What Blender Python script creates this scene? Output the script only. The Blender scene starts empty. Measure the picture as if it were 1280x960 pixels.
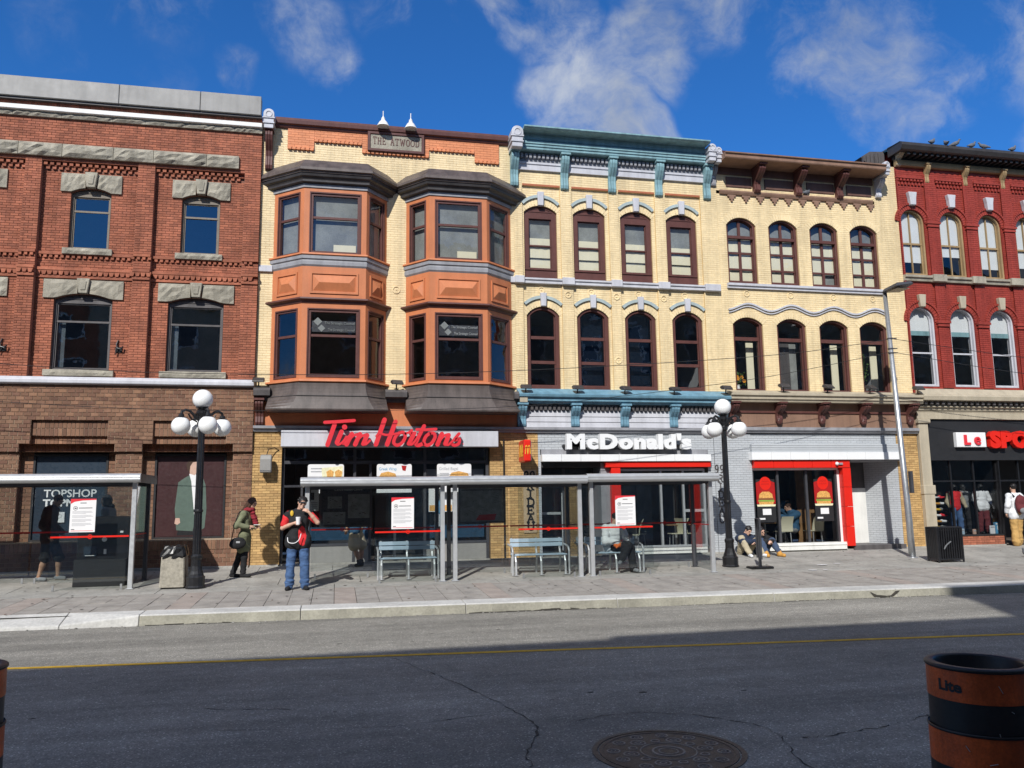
import bpy, math, random
import numpy as np
from mathutils import Vector, Matrix, noise
random.seed(7)
R = math.radians
S = bpy.context.scene
COL = S.collection
# ---------------------------------------------------------------- camera
cam = bpy.data.cameras.new("camera")
camo = bpy.data.objects.new("camera", cam)
COL.objects.link(camo)
S.camera = camo
cam.sensor_width = 36.0
cam.lens = 1021.7 / 1280 * 36
cam.clip_start = 0.1
cam.clip_end = 3000
def cam_matrix(p, yw, r, loc):
    cy, sy, cp, sp = math.cos(yw), math.sin(yw), math.cos(p), math.sin(p)
    fwd = Vector((sy*cp, cy*cp, sp)); right = Vector((cy, -sy, 0)); up = right.cross(fwd)
    c, s = math.cos(r), math.sin(r)
    r2 = c*right + s*up; u2 = -s*right + c*up
    m = Matrix((r2, u2, -fwd)).transposed().to_4x4()
    m.translation = loc
    return m
camo.matrix_world = cam_matrix(0.14364, 0.21222, -0.01371, (0, 0, 1.65))
# ---------------------------------------------------------------- light
SUN_AZ, SUN_EL = 26.0, 38.0
sd = Vector((math.sin(R(SUN_AZ))*math.cos(R(SUN_EL)), math.cos(R(SUN_AZ))*math.cos(R(SUN_EL)), -math.sin(R(SUN_EL))))
sun = bpy.data.lights.new("sun", "SUN")
sun.energy = 4.6
sun.angle = R(0.53)
sun.color = (1.0, 0.98, 0.935)
suno = bpy.data.objects.new("sun", sun)
COL.objects.link(suno)
suno.rotation_euler = (-sd).to_track_quat('Z', 'Y').to_euler()
suno.location = (-8, -16, 20)
S.view_settings.view_transform = 'Standard'
S.view_settings.look = 'None'
S.view_settings.exposure = 0.0
S.view_settings.gamma = 1.0
S.view_settings.use_curve_mapping = False
S.render.engine = 'CYCLES'
S.cycles.use_denoising = True
S.cycles.max_bounces = 8
S.cycles.transparent_max_bounces = 24
S.cycles.diffuse_bounces = 3
S.cycles.caustics_reflective = False
S.cycles.caustics_refractive = False
S.cycles.sample_clamp_indirect = 4
# ---------------------------------------------------------------- sky with clouds
W = bpy.data.worlds.new("World")
S.world = W
W.use_nodes = True
def build_sky():
    nt = W.node_tree; N = nt.nodes; L = nt.links
    bg = N['Background']
    sky = N.new('ShaderNodeTexSky')
    sky.sky_type = 'NISHITA'; sky.sun_disc = False
    sky.sun_elevation = R(SUN_EL); sky.sun_rotation = R(180 + SUN_AZ)
    sky.altitude = 800; sky.air_density = 1.0; sky.dust_density = 0.25; sky.ozone_density = 3.0
    tc = N.new('ShaderNodeTexCoord')
    def mth(op, a, b=None, clamp=False):
        n = N.new('ShaderNodeMath'); n.operation = op; n.use_clamp = clamp
        for i, v in enumerate((a, b)):
            if v is None: continue
            if isinstance(v, (int, float)): n.inputs[i].default_value = v
            else: L.new(v, n.inputs[i])
        return n.outputs[0]
    nz = N.new('ShaderNodeTexNoise'); nz.inputs['Scale'].default_value = 7; nz.inputs['Detail'].default_value = 3
    L.new(tc.outputs['Generated'], nz.inputs['Vector'])
    vs = N.new('ShaderNodeVectorMath'); vs.operation = 'SUBTRACT'; vs.inputs[1].default_value = (.5, .5, .5)
    L.new(nz.outputs['Color'], vs.inputs[0])
    vk = N.new('ShaderNodeVectorMath'); vk.operation = 'SCALE'; vk.inputs['Scale'].default_value = 0.10
    L.new(vs.outputs[0], vk.inputs[0])
    va = N.new('ShaderNodeVectorMath'); va.operation = 'ADD'
    L.new(tc.outputs['Generated'], va.inputs[0]); L.new(vk.outputs[0], va.inputs[1])
    vn = N.new('ShaderNodeVectorMath'); vn.operation = 'NORMALIZE'; L.new(va.outputs[0], vn.inputs[0])
    lobes = [  # direction azimuth (deg from +Y towards +X), elevation, radius (deg), weight
        (18.7, 26.4, 5.0, 0.9), (15.4, 28.1, 3.2, 0.56), (19.6, 29.1, 4.0, 0.72), (23.4, 29.0, 2.9, 0.68), (22.1, 31.3, 3.7, 0.68), (15.6, 32.6, 4.2, 0.63), (11.9, 32.7, 3.2, 0.59), (21.8, 25.2, 2.6, 0.72), (14.8, 26.1, 1.8, 0.63), (37.6, 25.7, 4.2, 0.81), (34.1, 26.6, 3.2, 0.72), (39.6, 26.2, 3.7, 0.68), (38.4, 23.7, 3.4, 0.85), (36.3, 28.1, 3.7, 0.54), (40.7, 23.0, 2.6, 0.5), (38.4, 29.7, 5.8, 0.53), (43.0, 27.9, 5.8, 0.5), (32.3, 30.9, 4.7, 0.44), (46.3, 25.7, 4.7, 0.41), (-2.6, 31.1, 3.7, 0.46), (-0.2, 29.4, 2.9, 0.44), (-4.6, 32.0, 2.6, 0.37), (-8.0, 28.5, 2.1, 0.41), (-18.8, 28.1, 3.1, 0.27), (-12.3, 26.9, 2.3, 0.26), (7.7, 31.5, 2.6, 0.33), (5.3, 36.0, 6.9, 0.54), (-15.2, 34.0, 8.2, 0.45), (28.2, 35.7, 8.6, 0.63), (47.8, 20.4, 3.5, 0.54),
    ]
    rr = random.Random(3)
    for i in range(42):            # scattered unseen clouds over the rest of the sky, thickened to whiten the shade
        az = rr.uniform(74, 306); el = math.degrees(math.asin(rr.uniform(.1, 1.0)))
        for j in range(2): lobes.append((az + rr.uniform(-7, 7), el + rr.uniform(-4, 4), rr.uniform(9, 18), rr.uniform(1.1, 1.7)))
    acc = None
    for az, el, rad, w in lobes:
        d = N.new('ShaderNodeVectorMath'); d.operation = 'DOT_PRODUCT'
        L.new(vn.outputs[0], d.inputs[0])
        d.inputs[1].default_value = (math.sin(R(az))*math.cos(R(el)), math.cos(R(az))*math.cos(R(el)), math.sin(R(el)))
        m = N.new('ShaderNodeMapRange'); m.interpolation_type = 'SMOOTHSTEP'
        m.inputs['From Min'].default_value = math.cos(R(rad)); m.inputs['From Max'].default_value = math.cos(R(rad*.15))
        m.inputs['To Min'].default_value = 0; m.inputs['To Max'].default_value = w
        L.new(d.outputs['Value'], m.inputs['Value'])
        acc = m.outputs[0] if acc is None else mth('MAXIMUM', acc, m.outputs[0])
    n2 = N.new('ShaderNodeTexNoise'); n2.inputs['Scale'].default_value = 9; n2.inputs['Detail'].default_value = 10; n2.inputs['Roughness'].default_value = .64
    L.new(va.outputs[0], n2.inputs['Vector'])
    nb = mth('MULTIPLY', mth('SUBTRACT', n2.outputs[0], .53), 3.1)
    nb = mth('MULTIPLY', nb, mth('MULTIPLY', acc, 2.2, True))
    den = mth('ADD', acc, nb)
    mr = N.new('ShaderNodeMapRange'); mr.interpolation_type = 'SMOOTHSTEP'
    mr.inputs['From Min'].default_value = .12; mr.inputs['From Max'].default_value = 1.5; mr.inputs['To Max'].default_value = .86
    L.new(den, mr.inputs['Value'])
    n3 = N.new('ShaderNodeTexNoise'); n3.inputs['Scale'].default_value = 5; n3.inputs['Detail'].default_value = 4
    L.new(va.outputs[0], n3.inputs['Vector'])
    cr = N.new('ShaderNodeMix'); cr.data_type = 'RGBA'
    cr.inputs['A'].default_value = (4.4, 4.8, 5.4, 1); cr.inputs['B'].default_value = (7.0, 7.4, 7.9, 1)
    mr2 = N.new('ShaderNodeMapRange'); mr2.inputs['From Min'].default_value = .35; mr2.inputs['From Max'].default_value = .65
    L.new(n3.outputs[0], mr2.inputs['Value']); L.new(mr2.outputs[0], cr.inputs['Factor'])
    gm = N.new('ShaderNodeVectorMath'); gm.operation = 'MULTIPLY'; gm.inputs[1].default_value = (.32, .97, 1.68)
    L.new(sky.outputs[0], gm.inputs[0])
    mx = N.new('ShaderNodeMix'); mx.data_type = 'RGBA'
    L.new(mr.outputs[0], mx.inputs['Factor']); L.new(gm.outputs[0], mx.inputs['A']); L.new(cr.outputs['Result'], mx.inputs['B'])
    L.new(mx.outputs['Result'], bg.inputs['Color'])
    bg.inputs['Strength'].default_value = 0.09
build_sky()
# ---------------------------------------------------------------- materials
def mat(name, col, rough=.6, metal=0., var=.12, vs=2.5, isl=0., bump=0., bs=60., spec=.4, streak=0., dark=None, coat=0.):
    m = bpy.data.materials.new(name); m.use_nodes = True
    nt = m.node_tree; N = nt.nodes; L = nt.links; b = N['Principled BSDF']
    b.inputs['Roughness'].default_value = rough; b.inputs['Metallic'].default_value = metal
    b.inputs['Specular IOR Level'].default_value = spec
    if coat: b.inputs['Coat Weight'].default_value = coat
    geo = N.new('ShaderNodeNewGeometry'); pos = geo.outputs['Position']
    def mr(v, lo, hi, a=.3, c=.7):
        n = N.new('ShaderNodeMapRange'); n.inputs['From Min'].default_value = a; n.inputs['From Max'].default_value = c
        n.inputs['To Min'].default_value = lo; n.inputs['To Max'].default_value = hi; L.new(v, n.inputs['Value']); return n.outputs[0]
    def mul(a, c):
        n = N.new('ShaderNodeMath'); n.operation = 'MULTIPLY'; L.new(a, n.inputs[0]); L.new(c, n.inputs[1]); return n.outputs[0]
    def noi(scale, det=5, vec=None):
        n = N.new('ShaderNodeTexNoise'); n.inputs['Scale'].default_value = scale; n.inputs['Detail'].default_value = det
        n.inputs['Roughness'].default_value = .6; L.new(vec or pos, n.inputs['Vector']); return n.outputs[0]
    f = mr(noi(vs), 1-var, 1+var)
    f = mul(f, mr(noi(vs*14, 3), 1-var*.6, 1+var*.6))
    if isl: f = mul(f, mr(geo.outputs['Random Per Island'], 1-isl, 1+isl, 0, 1))
    if streak:
        mp = N.new('ShaderNodeMapping'); mp.inputs['Scale'].default_value = (5, 5, .5); L.new(pos, mp.inputs['Vector'])
        f = mul(f, mr(noi(1.0, 5, mp.outputs[0]), 1-streak, 1, .35, .58))
    sc = N.new('ShaderNodeVectorMath'); sc.operation = 'SCALE'
    if dark:
        mx = N.new('ShaderNodeMix'); mx.data_type = 'RGBA'
        mx.inputs['A'].default_value = (*col, 1); mx.inputs['B'].default_value = (*dark, 1)
        w = N.new('ShaderNodeTexWhiteNoise'); w.noise_dimensions = '1D'; L.new(geo.outputs['Random Per Island'], w.inputs['W'])
        L.new(w.outputs['Value'], mx.inputs['Factor']); L.new(mx.outputs['Result'], sc.inputs[0])
    else: sc.inputs[0].default_value = col
    L.new(f, sc.inputs['Scale']); L.new(sc.outputs[0], b.inputs['Base Color'])
    if rough > .2 and metal < 1: L.new(mr(noi(vs*5, 3), rough-.08, rough+.08), b.inputs['Roughness'])
    if bump:
        bp = N.new('ShaderNodeBump'); bp.inputs['Strength'].default_value = bump; bp.inputs['Distance'].default_value = .02
        L.new(noi(bs, 6), bp.inputs['Height']); L.new(bp.outputs[0], b.inputs['Normal'])
    return m
def glass(name, tint, refl, rough=.015, wav=0.):
    m = bpy.data.materials.new(name); m.use_nodes = True
    nt = m.node_tree; N = nt.nodes; L = nt.links
    N.remove(N['Principled BSDF']); out = N['Material Output']
    tr = N.new('ShaderNodeBsdfTransparent'); tr.inputs[0].default_value = (*tint, 1)
    gl = N.new('ShaderNodeBsdfGlossy'); gl.inputs['Roughness'].default_value = rough; gl.inputs[0].default_value = (.95, .97, 1, 1)
    fr = N.new('ShaderNodeLayerWeight')
    pw = N.new('ShaderNodeMath'); pw.operation = 'POWER'; pw.inputs[1].default_value = 4.0; L.new(fr.outputs['Facing'], pw.inputs[0])
    ad = N.new('ShaderNodeMath'); ad.operation = 'MULTIPLY_ADD'; ad.inputs[1].default_value = .9; ad.inputs[2].default_value = refl+.04; ad.use_clamp = True
    geo = N.new('ShaderNodeNewGeometry')
    L.new(pw.outputs[0], ad.inputs[0])
    mx = N.new('ShaderNodeMixShader'); L.new(ad.outputs[0], mx.inputs[0]); L.new(tr.outputs[0], mx.inputs[1]); L.new(gl.outputs[0], mx.inputs[2])
    if wav:
        n = N.new('ShaderNodeTexNoise'); n.inputs['Scale'].default_value = 2.2; n.inputs['Detail'].default_value = 2; L.new(geo.outputs['Position'], n.inputs['Vector'])
        bp = N.new('ShaderNodeBump'); bp.inputs['Strength'].default_value = wav; bp.inputs['Distance'].default_value = .03
        L.new(n.outputs[0], bp.inputs['Height']); L.new(bp.outputs[0], gl.inputs['Normal'])
    L.new(mx.outputs[0], out.inputs['Surface'])
    return m
X = {}
def dm(k, *a, **kw): X[k] = mat(k, *a, **kw)
dm('red_brick', (.41,.142,.080), .85, var=.2, vs=1.2, isl=.18, bump=.3, bs=90, streak=.25, dark=(.33,.112,.066))
dm('red_mortar', (.27,.125,.088), .9, var=.2)
dm('brown_brick', (.285,.152,.09), .8, var=.15, isl=.18, bump=.3, bs=80, dark=(.17,.085,.055), streak=.15)
dm('brown_mortar', (.40,.30,.21), .9, var=.2)
dm('cream_paint', (.84,.67,.40), .55, var=.09, vs=1.1, isl=.045, bump=.15, bs=110, streak=.17)
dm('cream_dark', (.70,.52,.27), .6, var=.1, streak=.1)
dm('orange_paint', (.58,.20,.085), .5, var=.06, isl=.03, bump=.06, streak=.12)
dm('orange_brick', (.68,.25,.11), .6, var=.08, isl=.08, bump=.1)
dm('orange_mortar', (.40,.13,.06), .6)
dm('maroon_paint', (.115,.045,.038), .45, var=.12, streak=.15)
dm('frame_taupe', (.19,.16,.125), .6, var=.15)
dm('brown_paint', (.15,.08,.06), .5, var=.15, streak=.2)
dm('pier_tan', (.56,.40,.25), .6, var=.08)
dm('tan_paint', (.27,.16,.11), .55, var=.12, streak=.2)
dm('hood_paint', (.40,.47,.47), .5, var=.1, streak=.15)
dm('teal_paint', (.25,.42,.46), .5, var=.1, streak=.3)
dm('blue_paint', (.17,.33,.43), .5, var=.1, streak=.25)
dm('pale_grey_paint', (.56,.56,.60), .5, var=.06, streak=.15)
dm('grey_paint', (.30,.30,.32), .5, var=.1, streak=.2)
dm('slate_paint', (.105,.095,.095), .5, var=.15, streak=.3)
dm('roof_metal', (.115,.092,.084), .45, var=.15, streak=.35)
dm('dark_metal', (.055,.05,.05), .4, var=.2, streak=.2)
dm('sheet_metal', (.30,.29,.275), .55, var=.07, vs=.6, streak=.12)
dm('stone', (.36,.33,.265), .9, var=.25, vs=3, bump=.6, bs=30, streak=.25, isl=.08)
dm('white_paint', (.80,.79,.75), .45, var=.05, streak=.12)
dm('white_plastic', (.82,.82,.82), .35, var=.02)
dm('yellow_brick', (.56,.36,.15), .8, var=.14, isl=.16, bump=.25, bs=90, dark=(.46,.28,.115))
dm('yellow_mortar', (.26,.17,.085), .9)
dm('grey_brick', (.47,.49,.51), .6, var=.06, isl=.03, bump=.12)
dm('grey_mortar', (.30,.31,.33), .7)
dm('red_paint', (.315,.045,.031), .55, var=.15, isl=.07, bump=.15, bs=110, streak=.2)
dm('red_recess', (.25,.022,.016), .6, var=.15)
dm('beige_paint', (.46,.40,.30), .6, var=.08, streak=.15)
dm('ochre_paint', (.36,.25,.13), .6, var=.12, streak=.2)
dm('bright_red', (.72,.022,.012), .35, var=.03)
dm('letter_red', (.72,.035,.05), .4, var=.04)
dm('deep_red', (.40,.015,.015), .4, var=.05)
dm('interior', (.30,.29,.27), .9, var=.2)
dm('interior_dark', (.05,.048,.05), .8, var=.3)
dm('interior_floor', (.16,.13,.11), .5, var=.2)
dm('blind', (.86,.80,.60), .7, var=.04)
dm('blind_white', (.78,.80,.82), .7, var=.04)
dm('curtain', (.25,.26,.25), .9, var=.25)
dm('black_metal', (.014,.014,.016), .35, var=.25, spec=.5, bump=.05)
dm('black_plastic', (.012,.012,.013), .3, var=.15)
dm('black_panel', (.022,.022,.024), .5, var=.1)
dm('galvanised', (.46,.47,.48), .38, metal=.75, var=.12, vs=6)
dm('aluminium', (.62,.63,.64), .38, metal=.55, var=.05)
dm('steel_dark', (.09,.09,.10), .4, metal=.4, var=.15)
dm('globe', (.88,.88,.87), .25, var=.01, spec=.5)
dm('aggregate', (.36,.33,.27), .9, var=.25, vs=18, bump=.7, bs=70)
dm('concrete', (.34,.325,.295), .9, var=.24, vs=1.3, bump=.25, bs=60, isl=.06, streak=.12)
dm('kerb_top', (.48,.47,.445), .9, var=.2, vs=1.5, bump=.25, bs=70, isl=.05)
dm('kerb_face', (.31,.295,.24), .9, var=.22, vs=2, bump=.5, bs=50, isl=.08)
dm('paver', (.315,.29,.26), .9, var=.22, vs=3, bump=.3, bs=70, isl=.12, dark=(.285,.26,.235))
dm('paver_red', (.335,.285,.25), .9, var=.16, vs=3, bump=.3, bs=70, isl=.1)
dm('dirt', (.05,.045,.038), .95, var=.3)
dm('bench_slat', (.42,.53,.63), .5, var=.08, vs=5)
dm('iron', (.075,.062,.055), .5, metal=.5, var=.25, vs=8, bump=.3, bs=90)
dm('iron_worn', (.24,.21,.185), .6, metal=.2, var=.25, vs=8)
dm('drum_orange', (.58,.10,.02), .45, var=.3, vs=5, streak=.4, bump=.15)
dm('drum_black', (.014,.014,.016), .45, var=.3)
dm('road_yellow', (.60,.36,.03), .8, var=.25, vs=9, bump=.3)
dm('paper', (.80,.79,.79), .6, var=.02)
dm('ink', (.03,.03,.035), .6)
dm('ink_grey', (.38,.38,.40), .6)
dm('navy_panel', (.03,.045,.065), .3, var=.1)
dm('burgundy_panel', (.055,.025,.026), .35, var=.12)
dm('print_green', (.09,.13,.105), .6, var=.12, vs=8)
dm('print_skin', (.55,.36,.28), .6); dm('print_hair', (.05,.025,.015), .6)
dm('print_grey', (.30,.31,.31), .6)
dm('print_blue', (.10,.33,.55), .6); dm('print_food', (.68,.36,.10), .6, var=.35, vs=30)
dm('print_cream', (.80,.76,.50), .6, var=.15, vs=12); dm('print_brown', (.22,.08,.03), .6)
dm('print_lettuce', (.25,.40,.06), .6); dm('map_grey', (.24,.25,.26), .4, var=.35, vs=7)
dm('skin', (.60,.36,.26), .5, var=.05); dm('skin_tan', (.46,.26,.17), .5, var=.05)
dm('hair_black', (.012,.010,.010), .5, var=.3, vs=40); dm('hair_brown', (.065,.032,.02), .5, var=.3, vs=40)
dm('denim', (.062,.12,.25), .9, var=.25, vs=9, bump=.3, bs=160); dm('denim_dark', (.05,.075,.13), .9, var=.2, vs=9)
dm('cloth_black', (.016,.016,.018), .9, var=.3, vs=7); dm('cloth_red', (.62,.025,.03), .85, var=.12, vs=8)
dm('cloth_green', (.175,.185,.11), .9, var=.15, vs=7, bump=.2, bs=120); dm('cloth_scarf', (.24,.02,.03), .9, var=.3, vs=22)
dm('cloth_navy', (.02,.03,.06), .9, var=.2, vs=8); dm('cloth_blue', (.03,.09,.17), .9, var=.2, vs=8)
dm('cloth_khaki', (.42,.36,.25), .9, var=.12, vs=8); dm('cloth_white', (.72,.73,.75), .9, var=.08, vs=8)
dm('cloth_grey', (.22,.23,.24), .9, var=.15, vs=8); dm('cloth_tan', (.48,.29,.10), .9, var=.15, vs=8)
dm('cloth_maroon', (.13,.025,.03), .9, var=.15, vs=8); dm('boot_tan', (.55,.28,.06), .8, var=.15, vs=12)
dm('yellow_patch', (.75,.48,.05), .8); dm('orange_cloth', (.75,.16,.03), .8)
dm('pigeon_grey', (.12,.125,.14), .8, var=.35, vs=30); dm('leaf', (.07,.13,.03), .7, var=.3, vs=20); dm('petal', (.75,.30,.02), .7, var=.3, vs=20)
dm('chair_cream', (.72,.68,.50), .4, var=.03); dm('wood', (.30,.17,.08), .5, var=.2, vs=5)
dm('wire', (.02,.02,.022), .6); dm('rust', (.10,.05,.03), .8, var=.3)
GL = dict(office=glass('office_glass', (.55,.60,.65), .09, wav=.07), window=glass('window_glass', (.86,.87,.86), .03, wav=.10),
          shop=glass('shop_glass', (.74,.76,.76), .02, wav=.06), shelter=glass('shelter_glass', (.89,.915,.91), .035), blue=glass('bluish_glass', (.40,.44,.50), .08, wav=.1))

def asphalt():
    m = mat('asphalt', (.248,.234,.204), .85, var=.18, vs=.35, bump=.0)
    nt = m.node_tree; N = nt.nodes; L = nt.links; b = N['Principled BSDF']
    geo = N.new('ShaderNodeNewGeometry')
    v = N.new('ShaderNodeTexVoronoi'); v.inputs['Scale'].default_value = 85; L.new(geo.outputs['Position'], v.inputs['Vector'])
    sx = N.new('ShaderNodeSeparateColor'); L.new(v.outputs['Color'], sx.inputs[0])
    r = N.new('ShaderNodeMapRange'); r.interpolation_type = 'SMOOTHSTEP'
    r.inputs['From Min'].default_value = .90; r.inputs['From Max'].default_value = 1.0; r.inputs['To Min'].default_value = 1.0; r.inputs['To Max'].default_value = 2.3
    L.new(sx.outputs[0], r.inputs['Value'])
    r2 = N.new('ShaderNodeMapRange'); r2.inputs['To Min'].default_value = .72; r2.inputs['To Max'].default_value = 1.25; L.new(sx.outputs[1], r2.inputs['Value'])
    mp = N.new('ShaderNodeMapping'); mp.inputs['Scale'].default_value = (.12, 1.6, 1); mp.inputs['Rotation'].default_value = (0, 0, R(4)); L.new(geo.outputs['Position'], mp.inputs['Vector'])
    n = N.new('ShaderNodeTexNoise'); n.inputs['Scale'].default_value = 1.0; n.inputs['Detail'].default_value = 7; n.inputs['Roughness'].default_value = .65; L.new(mp.outputs[0], n.inputs['Vector'])
    r3 = N.new('ShaderNodeMapRange'); r3.inputs['From Min'].default_value = .35; r3.inputs['From Max'].default_value = .68; r3.inputs['To Min'].default_value = .72; r3.inputs['To Max'].default_value = 1.15; L.new(n.outputs[0], r3.inputs['Value'])
    old = b.inputs['Base Color'].links[0].from_socket
    for s in (r.outputs[0], r2.outputs[0], r3.outputs[0]):
        k = N.new('ShaderNodeVectorMath'); k.operation = 'SCALE'; L.new(old, k.inputs[0]); L.new(s, k.inputs['Scale']); old = k.outputs[0]
    L.new(old, b.inputs['Base Color'])
    bp = N.new('ShaderNodeBump'); bp.inputs['Strength'].default_value = .5; bp.inputs['Distance'].default_value = .006
    L.new(v.outputs['Distance'], bp.inputs['Height']); L.new(bp.outputs[0], b.inputs['Normal'])
    return m
X['asphalt'] = asphalt()

# ---------------------------------------------------------------- mesh tools
# facade drawings below are in survey units of 0.934 m above a datum 0.109 m over the street origin
FU, FZ = .934, .1089
def FT(x, y, z): return (x*FU, y*FU, z*FU+FZ)
class MB:
    fac = False
    def __init__(s, tf=None): s.v = []; s.f = []; s.tf = tf
    def add(s, vs, fs):
        n = len(s.v)
        vs = [s.tf(*p) for p in vs] if s.tf else vs
        s.v += [FT(*p) for p in vs] if MB.fac else vs
        s.f += [tuple(i+n for i in f) for f in fs]
    def poly(s, *p): s.add(list(p), [tuple(range(len(p)))])
    def box(s, x0, x1, y0, y1, z0, z1, back=True):
        v = [(x0,y0,z0),(x1,y0,z0),(x1,y1,z0),(x0,y1,z0),(x0,y0,z1),(x1,y0,z1),(x1,y1,z1),(x0,y1,z1)]
        f = [(0,1,5,4),(1,2,6,5),(3,0,4,7),(4,5,6,7),(0,3,2,1)]
        if back: f.append((2,3,7,6))
        s.add(v, f)
    def prism(s, pts, y0, y1, back=True):      # polygon in x,z pushed through y
        n = len(pts)
        v = [(x,y0,z) for x,z in pts] + [(x,y1,z) for x,z in pts]
        f = [tuple(range(n))] + [(i, i+n, (i+1)%n+n, (i+1)%n) for i in range(n)]
        if back: f.append(tuple(range(2*n-1, n-1, -1)))
        s.add(v, f)
    def profx(s, prof, x0, x1):                # polygon in y,z pushed along x
        n = len(prof)
        v = [(x0,y,z) for y,z in prof] + [(x1,y,z) for y,z in prof]
        s.add(v, [tuple(range(n-1,-1,-1)), tuple(range(n,2*n))] + [(i,(i+1)%n,(i+1)%n+n,i+n) for i in range(n)])
    def ring(s, a, b, y0, y1):                 # frame between two closed outlines of equal length
        n = len(a)
        v = [(x,y0,z) for x,z in a]+[(x,y0,z) for x,z in b]+[(x,y1,z) for x,z in a]+[(x,y1,z) for x,z in b]
        f = []
        for i in range(n):
            j = (i+1) % n
            f += [(i,j,j+n,i+n), (i+n,j+n,j+3*n,i+3*n), (j,i,i+2*n,j+2*n)]
        s.add(v, f)
    def tube(s, pts, r, n=8, cap=True):
        pts = [Vector(p) for p in pts]; m = len(pts)
        rs = r if isinstance(r, (list, tuple)) else [r]*m
        v = []; ref = None
        for i, p in enumerate(pts):
            t = (pts[min(i+1,m-1)] - pts[max(i-1,0)]).normalized()
            if ref is None: ref = t.orthogonal().normalized()
            a = (ref - t*ref.dot(t)).normalized(); b = t.cross(a); ref = a
            v += [tuple(p + (a*math.cos(2*math.pi*k/n) + b*math.sin(2*math.pi*k/n))*rs[i]) for k in range(n)]
        f = [(i*n+k, i*n+(k+1)%n, (i+1)*n+(k+1)%n, (i+1)*n+k) for i in range(m-1) for k in range(n)]
        if cap: f += [tuple(range(n-1,-1,-1)), tuple(range((m-1)*n, m*n))]
        s.add(v, f)
    def lathe(s, prof, c=(0,0,0), n=16, cap=True):   # prof: (radius, z)
        v = []
        for r, z in prof: v += [(c[0]+r*math.cos(2*math.pi*k/n), c[1]+r*math.sin(2*math.pi*k/n), c[2]+z) for k in range(n)]
        m = len(prof)
        f = [(i*n+k, i*n+(k+1)%n, (i+1)*n+(k+1)%n, (i+1)*n+k) for i in range(m-1) for k in range(n)]
        if cap: f += [tuple(range(n-1,-1,-1)), tuple(range((m-1)*n, m*n))]
        s.add(v, f)
    def ball(s, c, r, n=16, m=10, sq=(1,1,1)):
        prof = [(max(1e-4, math.sin(math.pi*i/m))*r, -math.cos(math.pi*i/m)*r) for i in range(m+1)]
        v0 = len(s.v); tf, fac = s.tf, MB.fac; s.tf = None; MB.fac = False
        s.lathe(prof, (0,0,0), n, False); s.tf = tf; MB.fac = fac
        q = [(c[0]+x*sq[0], c[1]+y*sq[1], c[2]+z*sq[2]) for x,y,z in s.v[v0:]]
        s.v[v0:] = [FT(*p) for p in q] if fac else q
    def sweep(s, path, prof, wall=None, cap=True):   # path in x,y (outside on the right when walking), prof: (out, z)
        m = len(path); P = [Vector(p) for p in path]; k = len(prof)
        nn = []
        for i in range(m-1):
            d = (P[i+1]-P[i]).normalized(); nn.append(Vector((d.y, -d.x)))
        v = []
        for i in range(m):
            for o, z in prof:
                if 0 < i < m-1:
                    b = (nn[i-1]+nn[i]).normalized(); q = P[i] + b*(o/max(.3, b.dot(nn[i])))
                else:
                    j = 0 if i == 0 else m-2
                    q = P[i] + nn[j]*o
                    if wall is not None:
                        d = (P[j+1]-P[j]).normalized()
                        if abs(d.y) > 1e-3: q = q + d*((wall-q.y)/d.y)
                v.append((q.x, q.y, z))
        f = [(i*k+a, (i+1)*k+a, (i+1)*k+(a+1)%k, i*k+(a+1)%k) for i in range(m-1) for a in range(k)]
        if cap: f += [tuple(range(k)), tuple(range((m-1)*k+k-1, (m-1)*k-1, -1))]
        s.add(v, f)

def meshof(name, mb):
    me = bpy.data.meshes.new(name); me.from_pydata(mb.v, [], mb.f); me.update(); return me
def link(name, me, m, parent=None, kind=None, smooth=False, bevel=0., **kw):
    o = bpy.data.objects.new(name, me); COL.objects.link(o)
    if m is not None and not me.materials: me.materials.append(X[m] if isinstance(m, str) else m)
    if smooth: me.polygons.foreach_set('use_smooth', [True]*len(me.polygons))
    if parent is not None:
        o.parent = parent
        if parent.type == 'EMPTY': o.matrix_parent_inverse = Matrix.Translation(-Vector(parent.location))
    if bevel:
        b = o.modifiers.new('bevel', 'BEVEL'); b.width = bevel; b.segments = 1; b.limit_method = 'ANGLE'
    if kind: o['kind'] = kind
    for k, v in kw.items(): o[k] = v
    return o
def part(name, mb, m, parent=None, **kw): return link(name, meshof(name, mb), m, parent, **kw)
def thing(name, label, cat, loc=(0,0,0), group=None):
    o = bpy.data.objects.new(name, None); COL.objects.link(o); o.location = FT(*loc) if MB.fac else loc; o.empty_display_size = .2
    o['label'] = label; o['category'] = cat
    if group: o['group'] = group
    return o
def tag(o, label, cat, group=None):
    o['label'] = label; o['category'] = cat
    if group: o['group'] = group
    return o
def kids(o): return [c for c in bpy.data.objects if c.parent == o]
def clone(o, loc=None, rz=0., label=None, parent=None, tree=None):
    if tree is None:
        tree = {}
        for c in bpy.data.objects:
            if c.parent: tree.setdefault(c.parent, []).append(c)
    n = o.copy(); COL.objects.link(n)
    if parent is not None: n.parent = parent; n.matrix_parent_inverse = o.matrix_parent_inverse.copy()
    for c in tree.get(o, []): clone(c, parent=n, tree=tree)
    if loc is not None: n.location = loc; n.rotation_euler = (0, 0, rz)
    if label: n['label'] = label
    return n
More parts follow.
